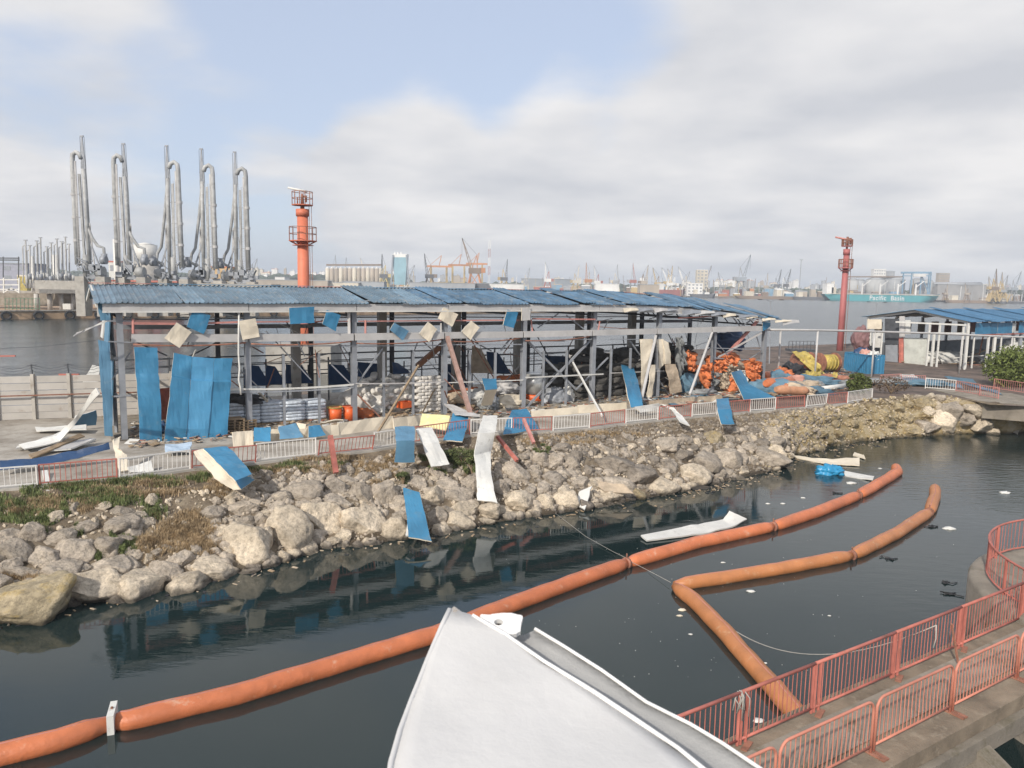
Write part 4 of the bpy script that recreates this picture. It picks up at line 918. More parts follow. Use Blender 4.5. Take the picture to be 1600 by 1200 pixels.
grass('grass', [(30, 795, 70, 22), (120, 765, 80, 15), (60, 815, 40, 15), (250, 752, 80, 10), (330, 745, 40, 8), (180, 780, 60, 14), (190, 830, 18, 16), (125, 835, 12, 12), (240, 800, 20, 30), (150, 860, 15, 18), (205, 855, 20, 20), (420, 735, 60, 5), (480, 728, 60, 6), (630, 745, 14, 12), (690, 735, 22, 8), (660, 715, 24, 8), (115, 800, 20, 14), (180, 840, 14, 20)], leaf_g, 27000, .06, .26, .016)
grass('dry_grass', [(285, 830, 65, 28), (235, 860, 30, 25), (300, 850, 50, 20), (50, 905, 60, 16), (200, 765, 110, 14), (340, 762, 40, 14), (470, 735, 90, 7), (560, 725, 70, 10), (510, 715, 60, 6), (600, 740, 40, 16), (90, 790, 60, 18), (700, 725, 60, 6), (860, 690, 70, 7), (950, 680, 60, 6), (620, 715, 30, 12), (20, 800, 30, 12)], straw, 52000, .06, .24, .012, .8)
def leafy(name, base, rx, ry, rz, count, mt, label, cat, ls=.06, group=None, stems=5, stem_m=wood, holes=.25):
    t = thing(name, base, label, cat, group); base = V(base); so = random.uniform(0, 50)
    mb = MB()
    for k in range(stems):
        an = 6.28*k/stems+random.random(); q = base+V((cos(an)*rx*.5, sin(an)*ry*.5, rz*1.3)); mb.tube([base, base.lerp(q, .5)+V((0, 0, .1)), q], .02, 5, [.03, .022, .008])
    mb.build('stem', stem_m, t)
    mb = MB(); k = 0
    cl = []
    while len(cl) < max(8, int(rx*rz*30)):
        v = V((random.uniform(-1, 1), random.uniform(-1, 1), random.uniform(-.9, 1)))
        if v.length < 1 and v.length > .35: cl.append((v, random.uniform(.14, .32)))
    for _ in range(count):
        c_, r_ = random.choice(cl); v = c_+V((random.gauss(0, r_*.6), random.gauss(0, r_*.6), random.gauss(0, r_*.6)))
        if v.length > 1.12: continue
        p = base+V((v.x*rx, v.y*ry, rz+v.z*rz))
        nn = V((random.gauss(0, 1), random.gauss(0, 1), random.gauss(.4, 1))).normalized(); a = nn.orthogonal().normalized(); b_ = nn.cross(a)
        s_ = ls*random.uniform(.6, 1.4); an = random.uniform(0, 6.28); a2 = a*cos(an)+b_*sin(an); b2 = b_*cos(an)-a*sin(an)
        mb.add([p-a2*s_, p+b2*s_*.45, p+a2*s_, p-b2*s_*.45], [(0, 1, 2, 3)])
    mb.build('foliage', mt, t)
    return t
def wbase(x, y): return bank(x, bank_at(x, y))
leafy('weed_clump', wbase(722, 727), 1.2, .7, .5, 7000, leaf_g, 'dense green weed clump growing left of the long whitish panel', 'weeds', .055)
leafy('weed_clump', wbase(738, 742), .45, .4, .45, 1800, leaf_g, 'narrow green weeds hanging beside the long whitish panel', 'weeds', .05)
leafy('weed_clump', wbase(845, 710), .5, .4, .3, 2200, leaf_g, 'small round green weed by the tilted red post', 'weeds', .05)
leafy('weed_clump', wbase(630, 756), .4, .35, .3, 1600, leaf_g, 'small green weed above the egg-shaped grey boulder', 'weeds', .045)
leafy('shrub', P(1341, 615, Zq), .95, .8, .85, 3400, leaf_y, 'small green shrub behind the right end of the railing', 'shrub', .11)
leafy('shrub', P(1580, 604, Zq), 2.5, 2.0, 1.85, 5200, leaf_y, 'large yellow-green bush in front of the right-hand shed', 'shrub', .15)
leafy('shrub', P(1628, 600, Zq), 2.4, 1.9, 2.3, 4500, leaf_y, 'green bush cut by the right edge of the view', 'shrub', .15)
leafy('shrub', P(1392, 615, Zq), 1.6, 1.0, .75, 700, mat('scorched_twig', (.12, .085, .06), .9), 'scorched leafless shrub on the brown soil', 'shrub', .10, stems=14)

# ------------------------------------------------------------------ FLOATING BOOMS
def boom(px, label, mt, z=.14, r=.30, joints=(), bandm=None):
    pts = [P(x, y, z) for x, y in px]; fine = []
    for i in range(len(pts)-1):
        Ls = (pts[i+1]-pts[i]).length; k = max(2, int(Ls/.45))
        for j in range(k): fine.append((pts[i].lerp(pts[i+1], j/k), i, j, k, Ls))
    fine.append((pts[-1], len(pts)-2, 1, 1, 1))
    t = thing('floating_boom', pts[len(pts)//2], label, 'boom', 'floating oil booms')
    segs = []; cur = []
    for (p, i, j, k, Ls) in fine:
        if j == 0 and i in joints and cur:
            segs.append(cur+[p]); cur = []
        cur.append(p)
    segs.append(cur)
    for sg_ in segs:
        if len(sg_) < 2: continue
        rad = []; m_ = len(sg_)
        tot = [0]
        for a, b_ in zip(sg_, sg_[1:]): tot.append(tot[-1]+(b_-a).length)
        for k in range(m_):
            ee = min(tot[k], tot[-1]-tot[k]); f = min(1, .50+.5*math.sqrt(min(ee/.7, 1)))
            w_ = 1+.06*nz((sg_[k].x*1.3, sg_[k].y*1.3, 2), 1, 3)
            rad.append((r*f*w_*1.04, r*f*w_*(.96 if ee > .3 else 1.1)))
        q = [p+V((.03*nz((p.x, p.y, 5), .8, 2), 0, .02*nz((p.x, p.y, 9), .9, 2))) for p in sg_]
        MB().tube(q, r, 20, rad).build('float_section', mt, t, True)
        # ballast skirt hanging in the water and stitched seam along the top
        MB().grid([[p+V((0, 0, .0)) for p in q], [p+V((0, 0, -.5)) for p in q]], .02).build('skirt', mat('dark_red_skirt', (.16, .05, .035), .8), t)
        MB().tube([p+V((0, 0, rr3[1]*.98)) for p, rr3 in zip(q, rad)], .018, 5).build('seam', pink_p, t)
    for i_ in joints:
        p = pts[i_]; d = (pts[min(i_+1, len(pts)-1)]-pts[i_-1]).normalized()
        MB().cyl(p-d*.07, p+d*.07, r*.80, None, 12).build('coupling', bandm or steel_r, t, True)
        MB().box(p+V((0, 0, r*.2)), (.05, .05, r*2.3)).build('coupling_pin', bandm or steel_r, t)
    return t
boom([(-80, 1194), (0, 1180), (90, 1158), (176, 1128), (200, 1126), (370, 1086), (560, 1028), (680, 992), (780, 952), (880, 915), (979, 880), (1090, 848), (1208, 823), (1275, 801), (1341, 774), (1380, 752), (1402, 738), (1399, 728)], 'long salmon-orange floating boom running along the basin in four sections', orange_b, joints=(3, 10, 12, 14))
boom([(1262, 1135), (1200, 1064), (1130, 985), (1085, 938), (1054, 916)], 'orange floating boom running down under the red footbridge', orange_b2, joints=(), r=.28)
boom([(1054, 914), (1130, 903), (1230, 887), (1331, 868), (1400, 834), (1452, 800), (1461, 775), (1461, 760)], 'orange floating boom bending away across the basin', orange_b2, joints=(3, 5), r=.28)
# broad plastic strap at the first joint
pj = P(176, 1128, .14); MB().box(pj, (.16, .75, .72), .35).build('joint_strap', white_s, None, origin=pj, label='pale wide strap around the first joint of the long boom', category='strap')
# ropes and mooring lines
def rope(pts, label, r=.008, mt=rope_m, name='rope', cat='rope'):
    MB().tube(pts, r, 6).build(name, mt, None, True, origin=pts[0], label=label, category=cat)
rope([P(868, 802, .35), P(915, 838, .1), P(958, 862, .06), P(979, 872, .25)], 'thin pale line from the rocks to the long boom')
rope([P(979, 874, .3), P(1010, 890, .05), P(1048, 910, .15)], 'thin pale line between the two booms')
ra, rb_ = P(1100, 946, .35), None
rope([P(112+700, 1000, .02), P(835, 1010, .02)], 'scrap of thread floating right of the white peak')
# floating things
px_panel([((1001, 837, .12), (1011, 846, .06)), ((1080, 822, .14), (1100, 834, .06)), ((1130, 812, .16), (1143, 824, .08)), ((1140, 799, .5), (1167, 812, .2))], 'long white panel floating in the basin with its end bent up', face=white_s, back=white_s, crease=.02)
px_panel([((905, 770, .6), (925, 760, .9)), ((900, 790, .15), (914, 797, .1))], 'white sheet half in the water at the foot of the rocks', face=white_s, back=white_s)
px_panel([((925, 752, .9), (975, 758, .9)), ((945, 768, .6), (990, 772, .5))], 'grey-green torn sheet over the boulders above the white one', face=tan_c, back=tan_c)
px_panel([((1238, 712, .1), (1245, 716, .06)), ((1290, 718, .14), (1290, 725, .06)), ((1343, 716, .14), (1343, 728, .06))], 'ragged cream panel floating by the yellow cut', face=cream, back=cream)
px_panel([((1335, 707, .1), (1350, 711, .12)), ((1332, 712, .05), (1352, 717, .08))], 'short cream board floating beside the ragged panel', face=cream, back=cream)
px_panel([((1318, 736, .12), (1320, 743, .05)), ((1366, 744, .12), (1364, 751, .05))], 'white strip floating next to the blue plastic', face=white_s, back=white_s)
def crumple(name, p, s_, mt, label, cat, rough=.5, seed=None, grp=None, ic=None, rot=0):
    vs, fs = ic or IC4; so = seed if seed is not None else random.uniform(0, 90); out = []
    for v in vs:
        q = V(v)
        if name in ('cloth_heap', 'tarp_heap', 'bundle'):
            u_ = V((v.x*1.1+so, v.y*1.1, v.z*3.2+v.x*1.7)); u2 = V((v.x*2.2, v.y*2+so, v.z*7+v.x*4+noise.noise(v*2)*2))
            f = .8+rough*(1.1*abs(noise.noise(u_))+.55*abs(noise.noise(u2))+.5*noise.noise(v*1.4+V((so, 3, 0))))
            q *= f; out.append(V((q.x*s_[0]*1.1, q.y*s_[1], q.z*s_[2]))); continue
        f = 1+rough*(abs(noise.noise(v*1.9+V((so, 0, 0))))*1.3-.35)+rough*.55*(abs(noise.noise(v*4.3+V((0, so, 0))))-.2)+rough*.22*noise.noise(v*9+V((0, 0, so)))
        q *= f; out.append(V((q.x*s_[0], q.y*s_[1], q.z*s_[2])))
    me = bpy.data.meshes.new(name); me.from_pydata(out, [], fs); me.materials.append(mt); me.polygons.foreach_set('use_smooth', [True]*len(me.polygons)); me.update()
    o = bpy.data.objects.new(name, me); C.objects.link(o); o.location = p; o.rotation_euler = (0, 0, rot)
    return props(o, label, cat, grp)
crumple('plastic_sheet', P(1296, 737, .12), (.85, .5, .42), mat('cyan_plastic', (.03, .27, .50), .35, 0, .1, 2), 'crumpled bright blue plastic bulging out of the water', 'plastic sheet')
for k, (x, y, lb, s_) in enumerate([(1079, 991, 'white foam lump floating below the boom elbow', .07), (1066, 953, 'cream scrap floating against the boom elbow', .14), (1062, 962, 'second cream scrap against the boom elbow', .1), (1186, 1126, 'white bag floating behind the footbridge railing', .16), (1173, 924, 'flat pale scrap floating inside the boom', .16), (1483, 826, 'pale flat scrap near the end of the orange boom', .3), (1570, 770, 'small white scrap at the right edge of the basin', .28),
                                   (1196, 1036, 'tiny pale scrap touching the sloping boom', .06), (1172, 1060-20, 'tiny dark scrap beside the sloping boom', .05), (1330, 755, 'white oval float between the booms', .3), (1200, 787, 'pale scrap left of the long boom', .12), (1223, 787, 'second pale scrap left of the long boom', .14), (1255, 778, 'light scrap drifting close to the long boom', .12), (1105, 949, 'knot of rope end on the sloping boom', .08), (1296, 962, 'single white speck in the middle of the basin', .06),
                                   (1375, 732, 'white chip near the floating strip', .12), (1160, 797, 'dark chip by the bent white panel', .1), (880, 921, 'white scrap beside the long boom below its second joint', .07), (1130, 879, 'thin white scrap right of the joint', .1), (1155, 1166, 'brown bottle floating near the bridge', .08), (1245, 820-5, 'white chip on the water right of the third joint', .08)]):
    crumple('floating_scrap', P(x, y, .01), (s_, s_*.6, s_*.3), black_c if 'dark' in lb else cream if 'cream' in lb else white_s, lb, 'scrap', .6, ic=IC3, grp='scraps drifting in the basin')
for k, (x, y, lb) in enumerate([(1388, 873, 'black branch drifting right of the bent boom'), (1486, 929, 'black tangled weed drifting near the round platform'), (1478, 909, 'small black twig drifting above the tangled weed'), (1308, 770, 'dark twig beside the far end of the long boom'), (1458, 873-50, 'black stick against the short boom end')]):
    mb = MB(); p = P(x, y, .03)
    for j in range(6):
        q = p+V((random.gauss(0, .12), random.gauss(0, .1), 0)); mb.tube([q, q+V((random.uniform(-.3, .3), random.uniform(-.2, .2), .02)), q+V((random.uniform(-.45, .45), random.uniform(-.2, .2), 0))], .02, 5)
    mb.build('drift_branch', black_c, None, True, origin=p, label=lb, category='branch')
def specks():
    mb = MB()
    for _ in range(150):
        x = random.gauss(1120, 210); y = random.uniform(780, 1180); p = P(x, y, .004); s_ = random.uniform(.004, .016)
        if not 600 < x < 1600: continue
        mb.box(p, (s_*1.6, s_, .01), random.uniform(0, 3))
    mb.build('floating_specks', white_s, kind='stuff')
specks()
for nm_, mt_ in (('pale_flotsam', tan_c), ('brown_flotsam', wood), ('dark_flotsam', black_c)):
    mb = MB()
    for _ in range(110):
        x = random.choice([random.uniform(0, 1250), random.gauss(1120, 45), random.gauss(1290, 60)]); y = interp(WT, x)[0]+abs(random.gauss(0, 6))+2
        p = P(x, y, .012); q_ = random.uniform(.03, .13); mb.box(p, (q_*random.uniform(1, 2.5), q_*random.uniform(.3, 1), .03), Matrix.Rotation(random.uniform(0, 3), 3, 'Z') @ Matrix.Rotation(random.uniform(-.3, .3), 3, 'X'))
    mb.build(nm_, mt_, kind='stuff')

# ------------------------------------------------------------------ FOOTBRIDGE AND ROUND PLATFORM (lower right)
ZB = 3.0
oa, ob = P(1140, 1170, ZB), P(1600, 968, ZB); bd = (ob-oa).normalized(); bn_ = V((-bd.y, bd.x, 0))  # bn_ points away from the camera
def BR(s_, w_, z): return oa+bd*s_+bn_*w_+V((0, 0, z-ZB))
na = P(1320, 1198, ZB)
wn = (na-oa).dot(bn_)                            # near railing offset (negative)
br = thing('footbridge', BR(4, wn/2, ZB), 'concrete footbridge deck crossing the lower right corner of the basin', 'bridge')
S0, S1 = -7, 17
screed = mat('dusty_brown_screed', (.27, .215, .155), .95, 0, .25, 1.5, (.38, .32, .24), .40, .4, 20)
MB().box(BR((S0+S1)/2, (wn-.42)/2+.13, ZB-.16), (S1-S0, abs(wn)+.42+.26, .30), math.atan2(bd.y, bd.x)).build('deck', screed, br)
MB().box(BR((S0+S1)/2, wn-.36, ZB-.50), (S1-S0, .42, .36), math.atan2(bd.y, bd.x)).build('edge_beam', conc_d, br)
MB().box(BR((S0+S1)/2, .0, ZB-.52), (S1-S0, .34, .4), math.atan2(bd.y, bd.x)).build('edge_beam', conc_d, br)
MB().box(BR((S0+S1)/2, wn/2, ZB+.012), (S1-S0, .9, .02), math.atan2(bd.y, bd.x)).build('wearing_course', conc_d, br)
# bracket below the near edge
pb = P(1535, 1150, ZB-.7); sb = (pb-oa).dot(bd)-.75
for sk in (sb, sb-5.5, sb+5.5):
    w0 = wn-.25
    vs = []
    for ss in (sk-.22, sk+.22):
        for (ww, zz) in [(w0, ZB-.33), (w0-.75, ZB-.75), (w0-.75, ZB-1.12), (w0-.45, ZB-1.2), (w0+.1, ZB-.9)]: vs.append(BR(ss, ww, zz))
    MB().add(vs, [(0, 1, 2, 3, 4), (9, 8, 7, 6, 5), (0, 5, 6, 1), (1, 6, 7, 2), (2, 7, 8, 3), (3, 8, 9, 4), (4, 9, 5, 0)]).build('bracket', conc_d, br)
for sk in (2, 11): MB().cyl(BR(sk, wn/2, -2), BR(sk, wn/2, ZB-.3), .4, None, 16).build('pile', conc, br, True)
# far side: straight railing in panels
RH = 1.02
far_lab = 'red railing panel on the far side of the footbridge'
def bridge_panel(s0, s1, w_, label, hoop=False, mt=red_p):
    a = BR(s0, w_, ZB+.03); t = thing('bridge_railing', a, label, 'railing', 'red railing panels on the footbridge')
    def Q(s_, h, dw=0): return BR(s_, w_+dw, ZB+h)
    Lh = s1-s0; k = int(Lh/.125); first = None
    if hoop:
        r_ = .2; pts = [Q(s0, .0)]+[Q(s0, RH-r_)]+[Q(s0+r_-r_*cos(a_), RH-r_+r_*sin(a_)) for a_ in [pi/2*j/6 for j in range(1, 7)]]
        pts += [Q(s1-r_+r_*sin(a_), RH-r_+r_*cos(a_)) for a_ in [pi/2*j/6 for j in range(0, 7)]]+[Q(s1, 0)]
        MB().tube(pts, .026, 8).build('frame', mt, t, True)
        MB().tube([Q(s0, .14), Q(s1, .14)], .022, 8).build('bottom_rail', mt, t, True)
        for ss in (s0, s1): MB().box(Q(ss, .01, -.08), (.07, .40, .03), math.atan2(bd.y, bd.x)).build('foot', steel_r, t)
    else:
        MB().tube([Q(s0, RH), Q(s1, RH)], .034, 8).build('top_rail', mt, t, True)
        MB().tube([Q(s0, .10), Q(s1, .10)], .026, 8).build('bottom_rail', mt, t, True)
        for ss in (s0+.03, s0+.17, s1-.03): MB().bar(Q(ss, 0), Q(ss, RH), .045).build('post', mt, t)
        MB().box(Q(s0+.1, .0, -.1), (.35, .12, .025), math.atan2(bd.y, bd.x)+.4).build('foot', steel_r, t)
    for j in range(1, k):
        ss = s0+Lh*j/k
        if first is None:
            o_ = MB().cyl((0, 0, .12), (0, 0, RH-.01), .0095, None, 6).build('bar', mt, None); o_.parent = t; o_.location = Q(ss, 0)-V(t.location)+V((0, 0, 0)); first = o_
        else: inst(first, 'bar', t, Q(ss, 0)-V(t.location))
    return t
def s_on(x, y, z, w_):
    return (P(x, y, z)-oa).dot(bd)
sf = [s_on(1155, 1165, ZB, 0), s_on(1266, 1112, ZB, 0), s_on(1392, 1058, ZB, 0), s_on(1492, 1012, ZB, 0), s_on(1590, 970, ZB, 0)]
stp = sf[2]-sf[1]
sfl = [sf[0]-stp*2, sf[0]-stp, sf[0]]+sf[1:]+[sf[-1]+stp*.35]
fl = ['out of sight behind the white peak', 'nearest the white peak', 'with white rope tied to its end', 'above the end of the sloping boom', 'in the middle of the bridge', 'below the thin mooring line knot', 'just under the round platform wall', 'running to the right edge']
for i in range(len(sfl)-1): bridge_panel(sfl[i]+.01, sfl[i+1]-.01, 0, 'straight red railing panel on the bridge far side, '+fl[i])
sn = [s_on(1378, 1185, ZB, wn), s_on(1498, 1118, ZB, wn), s_on(1594, 1062, ZB, wn)]
st2 = sn[1]-sn[0]
snl = [sn[0]-2*st2, sn[0]-st2]+sn+[sn[-1]+st2]
nl = ['cut off at the bottom', 'left of the bottom joint', 'above the bracket, between two joints', 'at the right above the white stain', 'leaving the view at right']
for i in range(len(snl)-1): bridge_panel(snl[i]+.05, snl[i+1]-.05, wn, 'hoop-topped red barrier on the bridge near side, '+nl[i], hoop=True, mt=mat('salmon_rail_paint', (.58, .225, .155), .6, 0, .12, 2, (.36, .16, .11), .25, .1, 20))
prop_bar(P(1487, 975, ZB+1.05), P(1497, 1035, ZB+.1), .035, steel_r, 'loose_rod', 'rusty rod leaning across the bridge between its railings', 'rod')
# rope tied on the rail
pr = BR(sf[0]-.05, 0, ZB+RH); mb = MB()
for k in range(9): 
    q = pr+V((random.uniform(-.08, .1), random.uniform(-.03, .03), random.uniform(-.04, .05))); mb.tube([q, q+V((random.uniform(-.08, .08), -.04, -.1)), q+V((random.uniform(-.1, .1), -.04, -.25-.3*random.random()))], .012, 5)
mb.build('knotted_rope', rope_m, None, True, origin=pr, label='frayed whitish rope knotted on the far railing near the white peak', category='rope')
pr2 = P(1463, 977, ZB+RH)
ra = P(1100, 946, .3); mid = ra.lerp(pr2, .5)
pts = []
for k in range(25):
    f = k/24; p = ra.lerp(pr2, f); p.z -= 1.3*4*f*(1-f)*.9; p.z = max(p.z, .03); pts.append(p)
rope(pts, 'long thin mooring line sagging from the boom to the footbridge railing', .012)
MB().tube([pr2, pr2+V((0, -.03, -.3)), pr2+V((-.04, -.03, -.5))], .014, 5).build('rope_end', rope_m, None, True, origin=pr2, label='short rope end hanging from the mooring knot on the railing', category='rope')
# round platform
zc_ = 3.2
pl = P(1545, 868, zc_)
cR = 4.5; cc = V((17.75, 19.25, 0))
plat = thing('round_platform', (cc.x, cc.y, 0), 'round concrete mooring platform at the right edge beyond the footbridge', 'platform')
K_ = 72
def ring(r, z): return [V((cc.x+r*cos(2*pi*k/K_), cc.y+r*sin(2*pi*k/K_), z)) for k in range(K_)]
mb = MB(); rs = [ring(cR+.32, -2), ring(cR+.42, 1.2), ring(cR+.42, zc_-.14), ring(cR+.36, zc_-.04), ring(cR+.24, zc_-.005), ring(cR-.1, zc_), ring(.05, zc_)]
vs = [p for r_ in rs for p in r_]; fs = []
for i in range(len(rs)-1):
    for k in range(K_): fs.append((i*K_+k, i*K_+(k+1) % K_, (i+1)*K_+(k+1) % K_, (i+1)*K_+k))
mb.add(vs, fs); mb.build('drum', conc_d, plat, True)
t = thing('round_railing', (cc.x, cc.y, zc_), 'curved red railing around the round concrete platform', 'railing')
RR = cR-.02
for nm, h, r_ in (('top_rail', 1.0, .032), ('bottom_rail', .10, .026)):
    q = [p+V((0, 0, h)) for p in ring(RR, zc_)]; MB().tube(q+[q[0]], r_, 8).build(nm, red_p, t, True)
first = None
for k in range(150):
    a_ = 2*pi*k/150; q = V((RR*cos(a_), RR*sin(a_), 0))
    if k % 18 == 0:
        MB().bar(V(t.location)+q*.998, V(t.location)+q*.998+V((0, 0, 1.0)), .06).build('post', red_p, t); continue
    if first is None:
        o_ = MB().cyl((0, 0, .1), (0, 0, 1.0), .0095, None, 6).build('bar', red_p, None); o_.parent = t; o_.location = q; first = o_
    else: inst(first, 'bar', t, q)

# ------------------------------------------------------------------ FOREGROUND: white painted bulwark peak right in front of the camera
pk = D(705, 950, 1.45)
bw = thing('ship_bulwark', pk, 'white painted steel bulwark peak rising from the bottom edge close to the viewer', 'bulwark')
def slab(pts, th, nm, mt, rr=6):
    A, B_, C_, D_ = pts; rows_ = [[A.lerp(B_, j/10).lerp(D_.lerp(C_, j/10), i/14) for j in range(11)] for i in range(15)]
    rows_ = [[p+V((0, 0, .0025*nz((p.x*5, p.y*5, p.z*5), 1, 3))) for p in r] for r in rows_]
    return MB().grid(rows_, th).build(nm, mt, bw, True)
tl, tr = D(700, 950, 1.45), D(738, 962, 1.45)
# main broad face: leans away from the viewer upward
F = [tl, tr, D(1190, 1240, 1.06), D(600, 1240, 1.0)]
rows_ = []
Ledge = [(700, 950, 1.45), (688, 975, 1.42), (665, 1030, 1.33), (640, 1092, 1.24), (622, 1140, 1.16), (608, 1190, 1.08), (600, 1260, 1.0), (590, 1400, .85)]
Redge = [(738, 962, 1.45), (790, 992, 1.43), (850, 1034, 1.37), (925, 1080, 1.31), (1000, 1130, 1.25), (1060, 1170, 1.19), (1130, 1228, 1.10), (1230, 1400, .92)]
for (a, b_) in zip(Ledge, Redge):
    A, B_ = D(*a), D(*b_)
    rows_.append([A.lerp(B_, j/12)+V((0, 0, .006*nz((A.lerp(B_, j/12))*4, 1, 4))) for j in range(13)])
MB().grid(rows_, -.03).build('main_plate', bulw, bw, True)
MB().tube([D(a[0]+3, a[1]+2, a[2]) for a in Ledge], .005, 10).build('left_bead', bulw, bw, True)
bead = mat('bright_bead_paint', (.78, .77, .75), .45, 0, .05, 12, (.5, .47, .43), .3, .2, 30)
MB().tube([D(a[0], a[1]-1, a[2]) for a in Redge], .005, 10, [.0035+.0025*abs(nz((k*.9, 1, 1), 1, 2)) for k in range(len(Redge))]).build('inner_bead', bead, bw, True)
R2 = [(835, 985, 1.50), (880, 1012, 1.48), (940, 1050, 1.43), (1010, 1100, 1.37), (1080, 1135, 1.31), (1130, 1165, 1.26), (1200, 1212, 1.18), (1330, 1400, 1.0)]
R1 = [(a[0], a[1], a[2]+.02) for a in Redge]
rows_ = []
for (a, b_) in zip(R1, R2):
    A, B_ = D(*a), D(*b_)
    rows_.append([A.lerp(B_, j/6)+V((0, 0, -.028*sin(pi*j/6))) for j in range(7)])
MB().grid(rows_, -.02).build('channel_plate', bulw_g, bw, True)
MB().tube([D(a[0], a[1]-3, a[2]) for a in R2], .0035, 10).build('outer_bead', bead, bw, True)
# lug with a hole at the peak
lc = D(783, 976, 1.475); lg = MB(); lx, ly = rt, up*.5+fw*.86
ly = ly.normalized(); nl_ = lx.cross(ly).normalized(); K2 = 28
def LP(a, b_, h): return lc+lx*a+ly*b_+nl_*h
outr = []; inr = []
for k in range(K2):
    a_ = 2*pi*k/K2; w_ = 1+.22*nz((cos(a_)*1.5, sin(a_)*1.5, 3), 1, 3); outr.append((.042*w_*math.copysign(abs(cos(a_))**.5, cos(a_)), .026*w_*math.copysign(abs(sin(a_))**.5, sin(a_)))); inr.append((.009*cos(a_)-.005, .008*sin(a_)))
vs = [LP(a, b_, .005) for a, b_ in outr]+[LP(a, b_, .007) for a, b_ in inr]+[LP(a, b_, -.005) for a, b_ in outr]+[LP(a, b_, -.005) for a, b_ in inr]
fs = []
for k in range(K2):
    j = (k+1) % K2; fs += [(k, j, K2+j, K2+k), (2*K2+j, 2*K2+k, 3*K2+k, 3*K2+j), (k, 2*K2+k, 2*K2+j, j), (K2+j, 3*K2+j, 3*K2+k, K2+k)]
lg.add(vs, fs).build('lug', bead, bw, False)
MB().tube([D(708, 952, 1.45), D(722, 962, 1.46), D(736, 968, 1.46)], .006, 8).build('weld_bead', mat('chipped_paint', (.5, .48, .45), .8, 0, .3, 30, (.25, .2, .17), .5), bw, True)

# ------------------------------------------------------------------ INSIDE THE SHED
ZF = Zq+.06
zc = lambda x, y: (350+x/7.62, 600+y/7.62)
angE = math.atan2(e.y, e.x)
def at_floor(px, off): 
    p = FP(px, 600, off); return V((p.x, p.y, ZF))
LAYER = None
for k, (x0, x1, yt, nm) in enumerate([(60, 240, 230, 'partly hidden by the joined blue panels'), (247, 435, 228, 'behind the second post'), (441, 705, 215, 'topped by a cream batten'), (733, 975, 205, 'in the middle of the row'), (981, 1225, 198, 'at the right end of the row, beside the barrels')]):
    a = FP(*zc(x0, yt), .9); b_ = FP(*zc(x1, yt), .9); cx = (a+b_)*.5; Lw = (b_-a).length; hh = cx.z-ZF-.14
    base = V((cx.x, cx.y, ZF))+n*.6; t = thing('bottle_stack', base, 'shrink-wrapped stack of pale bottle packs '+nm, 'bottle packs', 'shrink-wrapped bottle packs')
    MB().box(base+V((0, 0, .06)), (Lw, 1.2, .12), angE).build('pallet', wood, t)
    nl2 = 6; lh = hh/nl2
    for j in range(nl2):
        vs, fs = IC3; out = []
        for v in vs:
            q = V([math.copysign(abs(c_)**.32, c_) for c_ in v]); q *= 1+.06*noise.noise(v*4+V((j*3.1, k*5, 0)))
            out.append(V((q.x*Lw*.52, q.y*.62, q.z*lh*.52)))
        R_ = Matrix.Rotation(angE, 3, 'Z'); mb = MB(); mb.add([base+R_ @ q+V((0, 0, .14+lh*(j+.5))) for q in out], fs); mb.build('bottle_layer', wrap, t, True)
def pallet_stack(px, y, off, cnt, label, rot=0, tilt=0):
    p = at_floor(px, off); t = thing('pallet_stack', p, label, 'pallets')
    for j in range(cnt):
        mb = MB(); R_ = Matrix.Rotation(angE+rot+random.uniform(-.05, .05), 3, 'Z')
        z_ = .15*j
        for q in range(5): mb.box(p+R_ @ V((0, -.45+q*.225, z_+.12)), (1.1, .13, .025), R_)
        for q in (-.5, 0, .5): mb.box(p+R_ @ V((q, 0, z_+.055)), (.09, 1.0, .09), R_)
        mb.build('pallet', wood, t)
pallet_stack(362, 0, -.1, 5, 'grey wooden pallet stack beside the joined blue panels')
pallet_stack(379, 0, .0, 4, 'brown wooden pallet stack just left of the second post', .3)
crumple('black_tarp', FP(368, 624, 1.6), (1.5, .7, .35), black_c, 'black tarpaulin heaped on the leftmost bottle stack', 'tarpaulin', .5)
for (x, lb) in [(521, 'left red-orange barrel with a yellow rim by the third post'), (544, 'right red-orange barrel touching the third post')]:
    p = at_floor(x+2, .5); t = thing('open_barrel', p, lb, 'barrel')
    MB().cyl(p, p+V((0, 0, .85)), .36, .42, 20).build('barrel_body', chair_o, t, True)
    MB().tube([p+V((.43*cos(a_), .43*sin(a_), .86)) for a_ in [2*pi*j/20 for j in range(21)]], .04, 6).build('rim', yellow_c if x < 530 else chair_o, t, True)
px_panel([((500, 660, 3.5), (536, 655, 3.5)), ((500, 662, 3.35), (536, 657, 3.35))], 'cream batten lying in front of the barrels', face=cream, back=cream)
crumple('orange_sack', FP(566, 648, 1.0), (.75, .5, .45), orange_c, 'bright orange cloth bundle right of the third post', 'bundle', .35)
crumple('white_bundle', FP(590, 640, 1.4), (.5, .4, .3), white_s, 'white paper bundle beside the orange cloth bundle', 'bundle', .35)
crumple('cardboard_heap', FP(612, 654, .9), (1.1, .6, .35), wood, 'heap of torn cardboard and laths below the red crate', 'cardboard heap', .6)
p = at_floor(632, 1.0)+V((0, 0, .45)); t = thing('open_crate', p, 'red crate propped in front of the white sack wall', 'crate')
R_ = Matrix.Rotation(angE+.3, 3, 'Z')
for (c_, sz) in [((0, -.28, .2), (.85, .04, .4)), ((0, .28, .2), (.85, .04, .4)), ((-.41, 0, .2), (.04, .52, .4)), ((.41, 0, .2), (.04, .52, .4)), ((0, 0, .02), (.8, .52, .04))]:
    MB().box(p+R_ @ V(c_), sz, R_).build('crate_side', chair_o, t)
